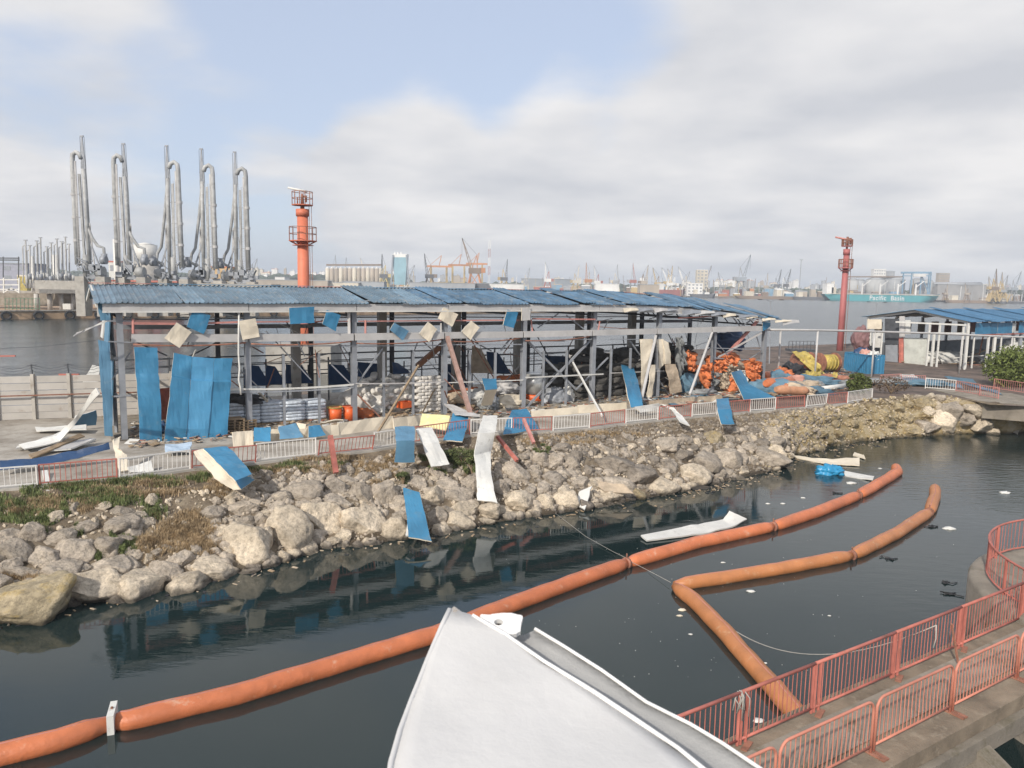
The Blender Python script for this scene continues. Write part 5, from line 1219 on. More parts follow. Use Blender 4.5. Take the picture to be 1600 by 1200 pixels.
# sacks
def sack_mesh(seed, mt, name='sack'):
    vs, fs = IC3; out = []
    for v in vs:
        q = V([math.copysign(abs(c_)**.5, c_) for c_ in v]); q *= 1+.1*noise.noise(v*2.3+V((seed, 0, 0)))+.04*noise.noise(v*6+V((seed, 0, 0))); out.append(V((q.x*.42, q.y*.27, q.z*.12)))
    me = bpy.data.meshes.new(name); me.from_pydata(out, [], fs); me.materials.append(mt); me.polygons.foreach_set('use_smooth', [True]*len(me.polygons)); me.update(); return me
SM = [sack_mesh(k*3.3, sackm) for k in range(4)]
def put_sack(p, rot, label, grp, me=None, sc=(1, 1, 1)):
    o = bpy.data.objects.new('sack', me or random.choice(SM)); C.objects.link(o); o.location = p; o.rotation_euler = rot; o.scale = sc
    return props(o, label, 'sack', grp)
rown = ['bottom', 'second', 'third', 'fourth', 'fifth', 'sixth', 'seventh', 'eighth', 'ninth', 'tenth', 'top']
for r_ in range(11):
    for q in range(4):
        x = 652+q*10+(5 if r_ % 2 else 0)
        p = at_floor(x, 1.5+.06*random.random()); p.z = ZF+.12+r_*.215
        cn = ['left end', 'left middle', 'right middle', 'right end'][q]
        put_sack(p, (random.uniform(-.04, .04), random.uniform(-.05, .05), angE+random.uniform(-.06, .06)), f'white sack, {cn} of the {rown[r_]} row in the neat sack wall', 'sacks stacked like a wall', sc=(.62*1.0, 1, .98))
        if q == 0 and r_ == 0: pass
k = 0
while k < 95:
    x = random.uniform(556, 650); f = (x-556)/94; hmax = 2.2+.3*sin(f*3)
    off = random.uniform(1.6, 4.5); z_ = random.uniform(0, hmax*(1-.25*abs(off-3)/1.5))
    p = at_floor(x, off); p.z = ZF+.1+z_
    put_sack(p, (random.uniform(-.7, .7), random.uniform(-.5, .5), random.uniform(0, 3)), 'white sack tumbled in the loose heap right of the third post', 'sacks in the loose heap', sc=(.8, .8, 1.2)); k += 1
crumple('sack_heap_core', at_floor(604, 3.2)+V((0, 0, .8)), (3.2, 1.4, 1.3), sackm, 'mass of slit white sacks filling the fourth bay', 'sack heap', .4, rot=angE)
# red sheet and black things behind the left panels
px_panel([((228, 608, 5.0), (272, 606, 5.0)), ((220, 660, 3.1), (262, 655, 3.1))], 'red tarpaulin wall behind the tall blue panels', face=red_p, back=red_p)
crumple('navy_bag', FP(246, 668, 1.0), (.6, .4, .4), blue_n, 'navy bag at the foot of the red tarpaulin', 'bag', .4)
# long orange rolls and metal
def roll(a, b_, r_, mt, label, sag_=.1, k=8, name='rolled_boom', cat='rolled boom', group='rolled orange booms'):
    a, b_ = V(a), V(b_); pts = [a.lerp(b_, j/k)+V((0, 0, -sag_*4*(j/k)*(1-j/k)+.05*nz((j, a.x, 0), .7, 2))) for j in range(k+1)]
    rad = [r_*(.55 if j in (0, k) else 1)*(1+.14*nz((j*1.3, a.y, 4), 1, 2)) for j in range(k+1)]
    return MB().tube(pts, r_, 14, rad).build(name, mt, None, True, origin=pts[k//2], label=label, category=cat, group=group)
roll(D(772, 592, 56), D(848, 586, 60), .28, orange_c, 'long orange roll lying across the fifth bay')
roll(D(700, 614, 53), D(745, 607, 56), .22, orange_c, 'short orange roll left of the fifth post among rubble')
for (x, y, off, s_, mt, nm, lb) in [(712, 622, 1.5, (.9, .6, .4), tan_c, 'rubble_heap', 'tan rubble heap at the fourth post'), (724, 642, 1.0, (1.0, .6, .35), wood, 'splinter_heap', 'heap of splintered wood behind the leaning red beam'), (742, 622, 2.2, (1.1, .8, .6), white_s, 'crushed_sheet', 'crushed white sheet in the fifth bay'),
                                    (763, 632, .4, (.8, .5, .55), grey_c, 'crushed_sheet', 'grey crushed sheet under the small folded blue panel'), (797, 629, .7, (1.3, .6, .55), cream, 'crushed_sheet', 'cream crushed sheets left of the fifth post'), (785, 607, 2.5, (1.4, .8, .6), steel_p, 'crushed_sheet', 'pale crushed duct behind the fifth bay'), (868, 622, 1.2, (1.2, .8, .8), steel_g, 'crushed_duct', 'crushed grey duct below the crossed braces'),
                                    (887, 622, 1.0, (.5, .4, .9), white_s, 'crushed_duct', 'white upright crushed duct by the crossed braces'), (850, 640, .2, (.8, .4, .2), grey_c, 'crushed_sheet', 'dull crumpled sheet on the floor of the sixth bay'), (885, 646, -.9, (1.8, .5, .25), grey_c, 'crushed_sheet', 'grey matting hung over the plinth in the sixth bay'), (905, 652, -1.5, (1.4, .6, .3), white_s, 'plastic_heap', 'pale plastic film heap behind the railing'),
                                    (950, 657, -1.4, (1.2, .4, .2), sackm, 'plastic_heap', 'flattened whitish bag behind the red railing'), (625, 680, -2.4, (1.6, .6, .25), grey_c, 'plastic_heap', 'dull folded sheets behind the knocked railing'), (560, 693, -2.6, (2.2, .6, .25), tan_c, 'plastic_heap', 'tan folded sheets lying behind the fallen red section'), (545, 692, -2.2, (.8, .5, .35), blue_n, 'bag', 'navy barrel-like bag behind the fallen red section'),
                                    (714, 690, -2.6, (.9, .5, .4), blue_n, 'bag', 'navy bag lying behind the railing left of the weeds'), (1060, 647, -1.6, (.7, .5, .45), blue_n, 'bag', 'dark bag by the twisted white strip'), (1072, 651, -1.8, (.9, .4, .15), red_p, 'cloth', 'flat red cloth behind the white railing section'), (1092, 643, -1.2, (1.0, .5, .2), cream, 'crushed_sheet', 'cream crushed sheet right of the dark bag'),
                                    (1200, 660-22, -1.5, (1.4, .5, .2), slate_c, 'crushed_sheet', 'slate crumpled sheet behind the railing at right')]:
    crumple(nm, FP(x, y, off), s_, mt, lb, nm.replace('_', ' '), .55, rot=angE)
p = at_floor(836, 3.0); t = thing('metal_drum', p, 'shiny galvanized drum standing by the fifth post', 'drum')
MB().cyl(p+V((0, 0, .5)), p+V((0, 0, 2.0)), .95, .95, 24).build('drum_body', mat('galvanized', (.62, .62, .60), .3, .6, .15, 2), t, True); MB().cyl(p, p+V((0, 0, .5)), 1.0, .9, 16).build('drum_base', chair_o, t, True)
# dark bales
bk_ = 0; ORD = ['first', 'second', 'third', 'fourth', 'fifth', 'sixth', 'seventh', 'eighth', 'ninth', 'tenth', 'last']
BALEM = []
for q in range(5):
    vs, fs = IC3; out = []
    for v in vs:
        a_ = V([math.copysign(abs(c_)**.55, c_) for c_ in v]); a_ *= 1+.22*noise.noise(v*2.6+V((q*7, 0, 0)))+.10*noise.noise(v*6+V((q*7, 0, 0))); out.append(V((a_.x*.85, a_.y*.6, a_.z*.27)))
    me = bpy.data.meshes.new('bale'); me.from_pydata(out, [], fs); me.materials.append(mat('dark_bale', (.10, .095, .088), .8, 0, .3, 2, (.19, .175, .16), .4, .5, 6)); me.polygons.foreach_set('use_smooth', [True]*len(me.polygons)); me.update(); BALEM.append(me)
for (x0, x1, off, hmax, dn) in [(862, 905, 4.0, 2.6, 1), (915, 985, 2.2, 2.6, 1), (905, 1000, 5.0, 4.0, 1), (975, 1015, 3.0, 4.2, 1), (1030, 1075, 4.5, 4.3, 1)]:
    L0 = s_of(x0, off); L1 = s_of(x1, off); s = L0; cix = 0
    while s < L1:
        z_ = .25; j = 0; cix += 1
        top_ = hmax*random.uniform(.7, 1)
        while z_ < top_:
            p = BF(s+random.uniform(-.2, .2), off+random.uniform(-.3, .4), ZF+z_)
            o = bpy.data.objects.new('bale', random.choice(BALEM)); C.objects.link(o); o.location = p; o.rotation_euler = (random.uniform(-.15, .15), random.uniform(-.15, .15), angE+random.uniform(-.4, .4))
            col_ = ['left', 'middle', 'right'][min(2, int(3*(s-L0)/(L1-L0+.01)))]
            where = {862: 'behind the crossed braces', 915: 'in the sixth bay', 905: 'in the tall rear stack', 975: 'behind the long curled blue panel', 1030: 'behind the torn cream panels'}[x0]
            props(o, f'dark grey bale, {rown[min(j, 9)]} layer, {ORD[cix-1]} column from left, {where}', 'bale', 'dark flattened bales piled in the shed'); z_ += .50; j += 1; bk_ += 1
        s += 1.5
# orange heaps at the right end
def drape(name, pts4, mt, label, cat, amp=.25, off=0, fr=1.1, rows=26):
    A, B_, C_, D_ = [V(p) for p in pts4]; so = random.uniform(0, 60); rws = []
    for i in range(rows):
        f = i/(rows-1); a, b_ = A.lerp(D_, f), B_.lerp(C_, f); r = []
        for j in range(rows):
            g_ = j/(rows-1); p = a.lerp(b_, g_)
            k1 = abs(noise.noise(V((g_*5*fr+so, f*2.2*fr, 0))))+.5*abs(noise.noise(V((g_*11*fr, f*6*fr+so, 3))))
            edge = .35*noise.noise(V((f*5, so, 0)))*(1 if j in (0, rows-1) else 0)+.3*noise.noise(V((g_*5, so, 9)))*(1 if i in (0, rows-1) else 0)
            r.append(p-n*(amp*2.2*k1)+V((0, 0, amp*.8*edge+amp*.5*noise.noise(V((g_*4, f*4, so))))))
        rws.append(r)
    return MB().grid(rws, .015).build(name, mt, None, True, origin=(A+C_)*.5, label=label, category=cat)
q = [FP(*z5(x, y), .2) for x, y in [(530, 560), (655, 545), (685, 640), (600, 715)]]
drape('orange_sheet', [q[0], q[1], q[2], q[3]], orange_c, 'big orange cloth sheet hanging behind the eighth post', 'orange cloth', .35)
CH = [(1075, 560, 1.5, (.8, .6, .6), orange_c, 'orange bundle high left of the orange sheet'), (1122, 567, 1.2, (1.1, .8, .9), orange_c, 'orange crumpled heap right of the eighth post'), (1136, 562, 2.2, (1.2, .8, .8), orange_c, 'upper orange crumpled heap in the last bay'), (1145, 575, .8, (1.0, .7, .8), tan_c, 'whitish cloth lump amid the orange heaps'), (1130, 592, .4, (1.1, .7, .8), tan_c, 'tan cloth lump left of the sliding blue panel'),
      (1143, 605, .0, (.9, .6, .6), orange_c, 'orange lump at the foot of the heap'), (1172, 575, 1.0, (1.2, .8, .8), orange_c, 'orange cloth heap right of the sliding blue panel'), (1166, 590, .6, (1.0, .7, .7), mat('olive_cloth', (.33, .31, .2), .8, 0, .2, 2, None, .3, .4, 6), 'olive cloth lump on the sliding panel'), (1180, 592, .8, (1.0, .7, 1.1), orange_c, 'orange cloth heap next to the last post'), (1112, 603, .8, (.9, .7, .9), grey_c, 'grey cloth lump under the orange sheet'),
      (1073, 603, .6, (.7, .5, 1.1), slate_c, 'slate-blue cloth left of the orange sheet'), (1100, 614, -.5, (1.4, .6, .35), grey_c, 'grey scraps at the foot of the eighth post'), (1132, 619, -.5, (1.4, .6, .35), tan_c, 'tan scraps below the orange heaps'), (1136, 533, 4.0, (1.9, 1.1, .95), blue_n, 'big navy bundle hanging in the last bay'), (1062, 560, 1.0, (.35, .4, 1.6), grey_c, 'hanging grey lining left of the eighth post'), (1020, 632, -.5, (2.6, .6, .35), tan_c, 'tan mat spread along the seventh bay')]
for (x, y, off, s_, mt, lb) in CH: crumple('cloth_heap', FP(x, y, off), s_, mt, lb, 'cloth heap', .42, rot=angE, grp='crumpled cloth at the right end of the shed')
for (c4_, mt_, lb_) in [([z5(655, 530), z5(720, 535), z5(725, 600), z5(660, 610)], orange_c, 'orange cloth fold hanging just right of the eighth post'), ([z5(715, 500), z5(800, 510), z5(790, 570), z5(720, 560)], orange_c, 'topmost orange cloth fold in the last bay'), ([z5(840, 560), z5(930, 590), z5(950, 690), z5(890, 710)], orange_c, 'crumpled orange cloth sheet left of the last post'),
                      ([z5(740, 545), z5(790, 560), z5(760, 640), z5(720, 620)], tan_c, 'whitish cloth sheet hanging amid the orange ones'), ([z5(745, 620), z5(820, 640), z5(810, 720), z5(750, 720)], orange_c, 'lowest orange cloth sheet beside the sliding blue panel'), ([z5(420, 385), z5(450, 390), z5(480, 540), z5(455, 590)], grey_c, 'torn grey lining strip dangling right of the torn cream panels'),
                      ([z5(880, 520), z5(950, 545), z5(945, 600), z5(880, 590)], orange_c, 'orange cloth flap below the pale curved pole'), ([z5(640, 600), z5(690, 610), z5(680, 680), z5(640, 690)], grey_c, 'grey cloth flap right of the big orange sheet'), ([z5(480, 480), z5(530, 500), z5(540, 600), z5(490, 590)], orange_c, 'narrow orange cloth flap left of the big orange sheet'),
                      ([z5(790, 590), z5(850, 590), z5(860, 690), z5(800, 660)], white_s, 'whitish film sheet behind the sliding blue panel'),
                      ([z5(680, 620), z5(740, 620), z5(750, 700), z5(690, 710)], tan_c, 'pale olive cloth sheet under the orange sheet')]:
    q = [FP(*p_, -.1) for p_ in c4_]; drape('cloth_sheet', q, mt_, lb_, 'cloth', .28)
for k in range(70):
    x = random.uniform(200, 1185); y0 = random.uniform(488, 560); a_ = FP(x, y0, random.uniform(-.3, 8)); L_ = random.uniform(.5, 2.4); d_ = V((random.gauss(0, .5), random.gauss(0, .4), -1)).normalized()
    if k % 3 == 0: d_ = (e*random.choice([-1, 1])+V((0, 0, random.uniform(-.6, .3)))).normalized(); L_ *= 1.5
    pts = [a_, a_+d_*L_*.5+V((random.gauss(0, .08), random.gauss(0, .08), 0)), a_+d_*L_]
    MB().tube(pts, random.choice([.018, .025, .04]), 5).build('dangling_strip', random.choice([steel_g, steel_d, white_s, steel_r, steel_p]), shed)
for k in range(22):
    s0 = random.uniform(1, BL-3); w0 = random.uniform(1, 8); z0 = random.uniform(5.5, 8.5); p0_ = BF(s0, w0, z0); p1_ = BF(s0+random.uniform(-3, 3), w0+random.uniform(-1, 1), z0-random.uniform(1, 3.5))
    MB().bar(p0_, p1_, .08, .05).build('bent_bar', random.choice([steel_g, steel_d, steel_r]), shed)
# general litter on the floor and walkway
def litter(name, cnt, x0, x1, o0, o1, mts, sm=.25):
    for mt in mts:
        mb = MB()
        for _ in range(cnt):
            x = random.uniform(x0, x1); p = at_floor(x, random.uniform(o0, o1)); L_ = random.uniform(.1, sm)*random.choice([1, 1, 2.5]); 
            R_ = Matrix.Rotation(random.uniform(0, 6.28), 3, 'Z') @ Matrix.Rotation(random.uniform(-.5, .5), 3, 'X')
            mb.box(p+V((0, 0, random.uniform(.0, .12))), (L_, L_*random.uniform(.15, .8), random.uniform(.01, .05)), R_)
        mb.build(name, mt, kind='stuff')
litter('litter', 420, 200, 1200, -2.6, 5, [white_s, wood, tan_c, grey_c, steel_r])
litter('litter', 260, 1000, 1330, -4, 8, [grey_c, wood, slate_c, tan_c, steel_r, white_s], .4)
for k in range(46):
    x = random.uniform(560, 1180); o0 = random.uniform(.5, 7); p = at_floor(x, o0); L_ = random.uniform(1.2, 3.2); an = random.uniform(0, 6.28); el = random.uniform(0, .9)
    d = V((cos(an)*cos(el), sin(an)*cos(el), sin(el))); mt = random.choice([wood, steel_r, white_s, tan_c, steel_g])
    MB().bar(p, p+d*L_, random.uniform(.06, .16), .04).build('loose_lath', mt, None, origin=p, label={wood.name: 'brown', steel_r.name: 'rusty', white_s.name: 'white', tan_c.name: 'tan', steel_g.name: 'grey'}[mt.name]+' lath lying askew in the rubble on the shed floor', category='lath', group='loose laths in the shed rubble')

# ------------------------------------------------------------------ YARD TO THE RIGHT OF THE SHED
def G(px, py, h=0): return P(px, py, Zq+h)
for (x0, y0, x1, y1, r_, mt, lb) in [(1194, 572, 1222, 566, .42, orange_b, 'thick orange boom roll right of the last shed post'), (1196, 583, 1240, 580, .45, orange_b, 'second orange boom roll in the yard'), (1212, 592, 1262, 595, .35, mat('dusty_orange', (.50, .25, .14), .7, 0, .2, 2, (.35, .25, .18), .4), 'dusty orange boom roll, lowest of the pile'), (1198, 578, 1232, 590, .35, orange_c, 'orange boom roll lying across the others')]:
    roll(G(x0, y0+16, .9), G(x1, y1+16, .6), r_, mt, lb, .05)
def reel(px, py, label, r_=1.0, wd=1.5, cloth=orange_b, rot=.0):
    p = G(px, py, 0); t = thing('boom_reel', p, label, 'reel'); ax = V((cos(rot), sin(rot), 0)); c_ = p+V((0, 0, r_*1.05))
    for sg_ in (-1, 1): 
        q = c_+ax*(wd/2*sg_); MB().cyl(q-ax*.05, q+ax*.05, r_, None, 28).build('flange', steel_r, t)
    MB().cyl(c_-ax*(wd/2-.05), c_+ax*(wd/2-.05), r_*.72, None, 24).build('wound_boom', cloth, t, True)
    for sg_ in (-1, 1): MB().bar(c_+ax*(wd/2*sg_*.98), V((c_.x+ax.x*wd/2*sg_+.5, c_.y-.3, Zq)), .08).build('stand_leg', steel_d, t)
    for k in range(5):
        q = c_+ax*(-wd/2+.2+k*(wd-.4)/4); MB().tube([q+V((r_*.76*cos(a_)*-ax.y, r_*.76*cos(a_)*ax.x, r_*.76*sin(a_))) for a_ in [2*pi*j/20 for j in range(21)]], .07, 6).build('strap', cloth, t, True)
    return c_
r1 = reel(1254, 582, 'large left reel wound with orange boom, yellow cloth over it', 1.05, 1.7, orange_b, .35)
r2 = reel(1291, 583, 'large right reel wound with yellow and orange boom', 1.05, 2.0, yellow_c, .35)
drape('yellow_cloth', [r1+V((-1.6, -.6, 1.2)), r1+V((.1, -.7, 1.15)), r1+V((1.3, -2.2, -1.0)), r1+V((.6, -2.0, -1.3))], yellow_c, 'yellow tarpaulin draped over the left reel down to the ground', 'yellow tarpaulin', .3)
crumple('yellow_bundle', G(1268, 590, .4), (.75, .5, .55), yellow_c, 'yellow bundle on the ground in front of the left reel', 'bundle', .7)
crumple('yellow_bundle', G(1304, 590, .35), (.35, .3, .45), yellow_c, 'small yellow rag in front of the right reel', 'bundle', .7)
crumple('tarp_heap', G(1237, 581, .8), (.9, .7, .8), black_c, 'dark net heap left of the reels', 'net heap', .7)
crumple('tan_bundle', G(1222, 584, 1.0), (.9, .7, .6), orange_c, 'orange rag pile under the dark net heap', 'bundle', .7)
p = G(1288, 595, .3); t = thing('rusty_tray', p, 'rusty brown steel tray on the soil below the right reel', 'tray'); MB().box(p, (2.0, 1.0, .5), .3).build('tray_side', steel_r, t); MB().box(p+V((0, 0, .28)), (2.1, 1.1, .04), .3).build('tray_rim', steel_d, t)
for (x, y, h, s_, mt, lb) in [(1211, 594, .3, (1.2, .6, .5), slate_c, 'slate-blue tarp bulge behind the railing at right'), (1212, 606, .3, (1.8, .7, .4), slate_c, 'long slate tarp fold sloping to the railing'), (1226, 607, .3, (1.5, .5, .35), grey_c, 'grey tarp fold right of the slate one'), (1238, 610, .25, (1.4, .5, .3), tan_c, 'beige tarp fold in the yard'), (1256, 604, .25, (1.0, .5, .3), tan_c, 'beige lump in the middle of the yard'),
                              (1268, 604, .2, (.8, .5, .35), grey_c, 'grey lump beside the white pipe'), (1268, 597, .3, (1.7, .6, .35), slate_c, 'slate-blue sheet pile near the reels'), (1238, 598, .3, (1.2, .5, .3), mat('salmon_cloth', (.50, .26, .20), .8, 0, .2, 2), 'salmon cloth under the tarps'), (1268, 613, .15, (1.5, .4, .25), slate_c, 'dark sheet close behind the railing'), (1296, 600, .15, (1.6, .6, .2), grey_c, 'flattened grey sheet on the yard soil'),
                              (1300, 590, .2, (1.3, .5, .2), steel_r, 'rusty flattened sheets right of the tray'), (1322, 592, .15, (1.6, .6, .15), grey_c, 'dark flattened scrap left of the skip'), (1395, 596, .2, (2.6, 1, .2), grey_c, 'dark scrap spread before the far shed'), (1425, 597, .2, (2.5, 1, .2), slate_c, 'slate flattened sheets before the far shed')]:
    crumple('tarp_heap', G(x, y, h*1.5), (s_[0]*1.25, s_[1]*1.2, s_[2]*1.7), mt, lb, 'tarpaulin', .5, rot=random.uniform(-.6, .2), grp='tarps and scrap strewn over the yard')
for (a, b_, lb) in [((1282, 608), (1326, 602), 'white pipe lying behind the railing at right'), ((1240, 597), (1262, 606), 'short pale pipe among the tarps')]:
    MB().cyl(G(*a, .25), G(*b_, .2), .22, None, 14).build('loose_pipe', white_s, None, True, origin=G(*a, .2), label=lb, category='pipe')
# skip (blue container)
a, b_, c_ = G(1319, 578), G(1347, 583), G(1367, 581)
t = thing('skip', a, 'blue corrugated steel skip standing in the yard', 'skip')
hS = 1.95; u_ = (b_-a); v_ = V((-u_.y, u_.x, 0)).normalized()*1.9; u_ = u_*1.25
def corr(p0, du, nm, k=12, mt=blue):
    nn = V((du.y, -du.x, 0)).normalized(); row = []
    for j in range(k*2+1):
        row.append(p0+du*(j/(k*2))+nn*(.05 if (j//1) % 2 else 0))
    MB().grid([[p for p in row], [p+V((0, 0, hS)) for p in row]], .04).build(nm, mt, t)
corr(a, u_, 'front_wall'); corr(a+v_, u_, 'back_wall'); corr(a+u_, v_, 'side_wall', 5); corr(a, v_, 'side_wall', 5)
MB().bar(a+V((0, 0, hS)), a+u_+V((0, 0, hS)), .12).bar(a+u_+V((0, 0, hS)), a+u_+v_+V((0, 0, hS)), .12).bar(a+V((0, 0, hS)), a+v_+V((0, 0, hS)), .12).bar(a+v_+V((0, 0, hS)), a+u_+v_+V((0, 0, hS)), .12).build('rim', blue, t)
for p in (a, a+u_, a+u_+v_): MB().bar(p, p+V((0, 0, hS)), .14).build('corner_post', blue, t)
for (dx_, s_, mt, lb) in [((.55, .5), (.7, .6, .6), mat('salmon_bag', (.55, .30, .24), .7), 'salmon bag heaped in the skip'), ((.85, .6), (.6, .6, .5), white_s, 'pale bag heaped in the skip at right'), ((.25, .7), (1.0, .6, .7), blue_n, 'navy flap rising at the back of the skip')]:
    crumple('bag', a+u_*dx_[0]+v_*dx_[1]+V((0, 0, hS-.1)), s_, mt, lb, 'bag', .5)
# long pale pipe on posts along the yard
t = thing('pipe_gantry', D(1278, 600, 70), 'long pale overhead pipe on thin posts crossing the yard to the right edge', 'pipe')
pp = [(1190, 515), (1278, 516), (1367, 518), (1460, 521), (1546, 525), (1600, 527), (1660, 530)]
dd = [69, 73, 77, 80, 83, 84, 86]
pts = [D(x, y, q) for (x, y), q in zip(pp, dd)]
MB().tube(pts, .10, 8).build('pipe', steel_p, t, True)
for x, y in [(1220, 515.5), (1278, 516), (1367, 518), (1504, 523), (1546, 525), (1582, 526)]:
    dq = interp([(a_[0], b2) for a_, b2 in zip(pp, dd)], x)[0]; p = D(x, y, dq); MB().cyl(V((p.x, p.y, Zq)), p, .09 if x != 1504 else .06, None, 8).build('support_post', steel_p, t, True)
# barriers beside the burnt shrub and further right
for (x0, y0, x1, y1, c_, lb) in [(1375, 602, 1407, 600, 'r', 'rusty railing section behind the scorched shrub'), (1407, 603, 1445, 603, 'r', 'rust-red railing section left of the free white barrier'), (1445, 607, 1493, 611, 'w', 'free-standing white barrier before the far shed'), (1493, 612, 1530, 618, 'r', 'rusty railing section right of the free white barrier'), (1530, 619, 1560, 624, 'r', 'rusty railing section leading to the bridge end'), (1566, 592, 1620, 600, 'w', 'pale railing section behind the big bush'), (1552, 608, 1620, 618, 'r', 'long rusty railing section right of the bush')]:
    rail_section(G(x0, y0), G(x1, y1), .95, white_p if c_ == 'w' else pink_p, lb, .2)
# concrete bridge end over the channel at right
t = thing('channel_bridge', P(1580, 640, Zq), 'low concrete bridge slab over the channel mouth at right', 'bridge')
A, B_ = P(1536, 628, Zq+.05), P(1700, 640, Zq+.05); A2, B2 = A+V((0, 9, 0)), B_+V((0, 9, 0))
MB().grid([[A, B_], [A+V((0, 0, -1.3)), B_+V((0, 0, -1.3))]], -.35).build('slab_edge', conc_d, t)
MB().add([A+V((0, .36, 0)), B_+V((0, .36, 0)), B2, A2, A+V((0, .36, -.4)), B_+V((0, .36, -.4)), B2+V((0, 0, -.4)), A2+V((0, 0, -.4))], [(0, 1, 2, 3), (7, 6, 5, 4), (0, 4, 5, 1), (3, 2, 6, 7), (0, 3, 7, 4), (1, 5, 6, 2)]).build('deck', conc_d, t)
px_panel([((1556, 660, .5), (1595, 670, .3)), ((1560, 667, .2), (1590, 678, .1))], 'pale slab lying at the water under the bridge end', face=conc_w, back=conc_w)
px_panel([((1406, 586, 2.95), (1428, 586, 2.95)), ((1412, 592, 2.85), (1436, 592, 2.85))], 'white board lying flat before the far shed', face=white_s, back=white_s)
for (x0, y0, x1, y1, lb) in [(1440, 592, 1500, 604, 'slate sheet lying before the far shed, left'), (1500, 596, 1560, 614, 'slate sheet lying before the far shed, right'), (1475, 588, 1520, 596, 'slate sheet nearest the far shed wall')]:
    px_panel([((x0, y0, 2.95), (x1, y1-3, 2.95)), ((x0+8, y0+5, 2.8), (x1+6, y1+3, 2.8))], lb, face=slate_c, back=steel_g)

# ------------------------------------------------------------------ SECOND SHED (right)
OB = V((52.0, 88.0, 0)); 
def BB(s_, w_, z): return OB+e*s_+n*w_+V((0, 0, z))
WB, ZE2, ZR2, LB = 12.5, 8.0, 9.15, 42
sh2 = thing('far_shed', BB(0, 0, Zq), 'second damaged shed with blue roof and pale end wall behind the bushes at right', 'shed')
for i in range(8):
    s = i*6
    MB().bar(BB(s, 0, Zq), BB(s, 0, ZE2), .28).bar(BB(s, WB, Zq), BB(s, WB, ZE2), .28).build('post', white_s if i < 2 else steel_g, sh2)
    MB().bar(BB(s, 0, ZE2), BB(s, WB/2, ZR2-.1), .14, .25).bar(BB(s, WB/2, ZR2-.1), BB(s, WB, ZE2), .14, .25).build('rafter', white_s, sh2)
fnB = lambda s_, w_, z: BB(s_, w_, z)
s = -.6; i = 0
while s < LB:
    roof_sheet(s, 1.05, -1, random.uniform(0, .06)+(.22 if i % 7 == 3 else 0), random.uniform(-.2, .5) if i % 5 == 2 else .0, sh2, fnB, WB, ZE2+.1, ZR2+.1, lambda q: .12*nz((q*.3, 5, 5), 1, 2), .7, mat('deep_blue_roof', (.06, .16, .28), .5, 0, .14, .9, (.14, .20, .26), .3, .2, 9))
    roof_sheet(s, 1.05, 1, 0, 0, sh2, fnB, WB, ZE2+.1, ZR2+.1, lambda q: .12*nz((q*.3, 5, 5), 1, 2), .7)
    s += 1.05; i += 1
# gable end: framing, door, walls. w runs from the front corner (0) to the back-left corner (WB)
def gw(px, s_=-.1):
    o = OB+e*s_; d = ray(px, 540); t_ = o.dot(e)/d.dot(e); return (V((d.x*t_, d.y*t_, 0))-o).dot(n)
def GB_(px0, px1, y0, y1, nm, mt, s_=-.15, th=.08):
    o = OB+e*s_
    def q(x, y):
        d = ray(x, y); t_ = o.dot(e)/d.dot(e); return V((d.x*t_, d.y*t_, CAMH+d.z*t_))
    MB().grid([[q(px0, y0), q((px0+px1)/2, y0), q(px1, y0)], [q(px0, (y0+y1)/2), q((px0+px1)/2, (y0+y1)/2)-e*.05, q(px1, (y0+y1)/2)], [q(px0, y1), q((px0+px1)/2, y1), q(px1, y1)]], th).build(nm, mt, sh2)
for (a, b_, c_, d, nm, mt) in [(1405, 1412, 527, 575, 'red_column', red_p), (1413, 1449, 528, 576, 'wall_panel', mat('pale_grey_green', (.50, .51, .46), .8, 0, .14, 1, (.34, .31, .26), .4)), (1384, 1403, 539, 576, 'roller_door', steel_g), (1383, 1405, 498, 538, 'interior_shade_sheet', steel_d), (1356, 1378, 499, 514, 'hanging_panel', cream), (1350, 1362, 516, 540, 'hanging_panel', white_s), (1364, 1377, 520, 543, 'hanging_panel', white_s), (1406, 1414, 494, 528, 'wall_panel', steel_p), (1415, 1423, 500, 522, 'wall_panel', white_s)]:  # dark sheet above the roller door stands in for the shaded interior
    GB_(a, b_, c_, d, nm, mt, -.2 if mt is not steel_d else .1)
for (a, b_, y0, y1, w_) in [(1400, 1510, 503, 508, .18), (1372, 1510, 519, 521, .16)]:
    o = OB+e*-1.2
    def q(x, y):
        d = ray(x, y); t_ = o.dot(e)/d.dot(e); return V((d.x*t_, d.y*t_, CAMH+d.z*t_))
    MB().bar(q(a, y0), q(b_, y1), w_).build('end_beam', white_s, sh2)
for x, yt in [(1450, 506), (1458, 522), (1466, 506), (1503, 510), (1510, 505), (1377, 520)]:
    w_ = gw(x, -1.2); p = BB(-1.2, w_, Zq); d = ray(x, yt); zt = CAMH+d.z*(OB+e*-1.2).dot(e)/d.dot(e)
    MB().bar(p, V((p.x, p.y, zt)), .24 if x in (1458,) else .17).build('end_post', white_s, sh2)
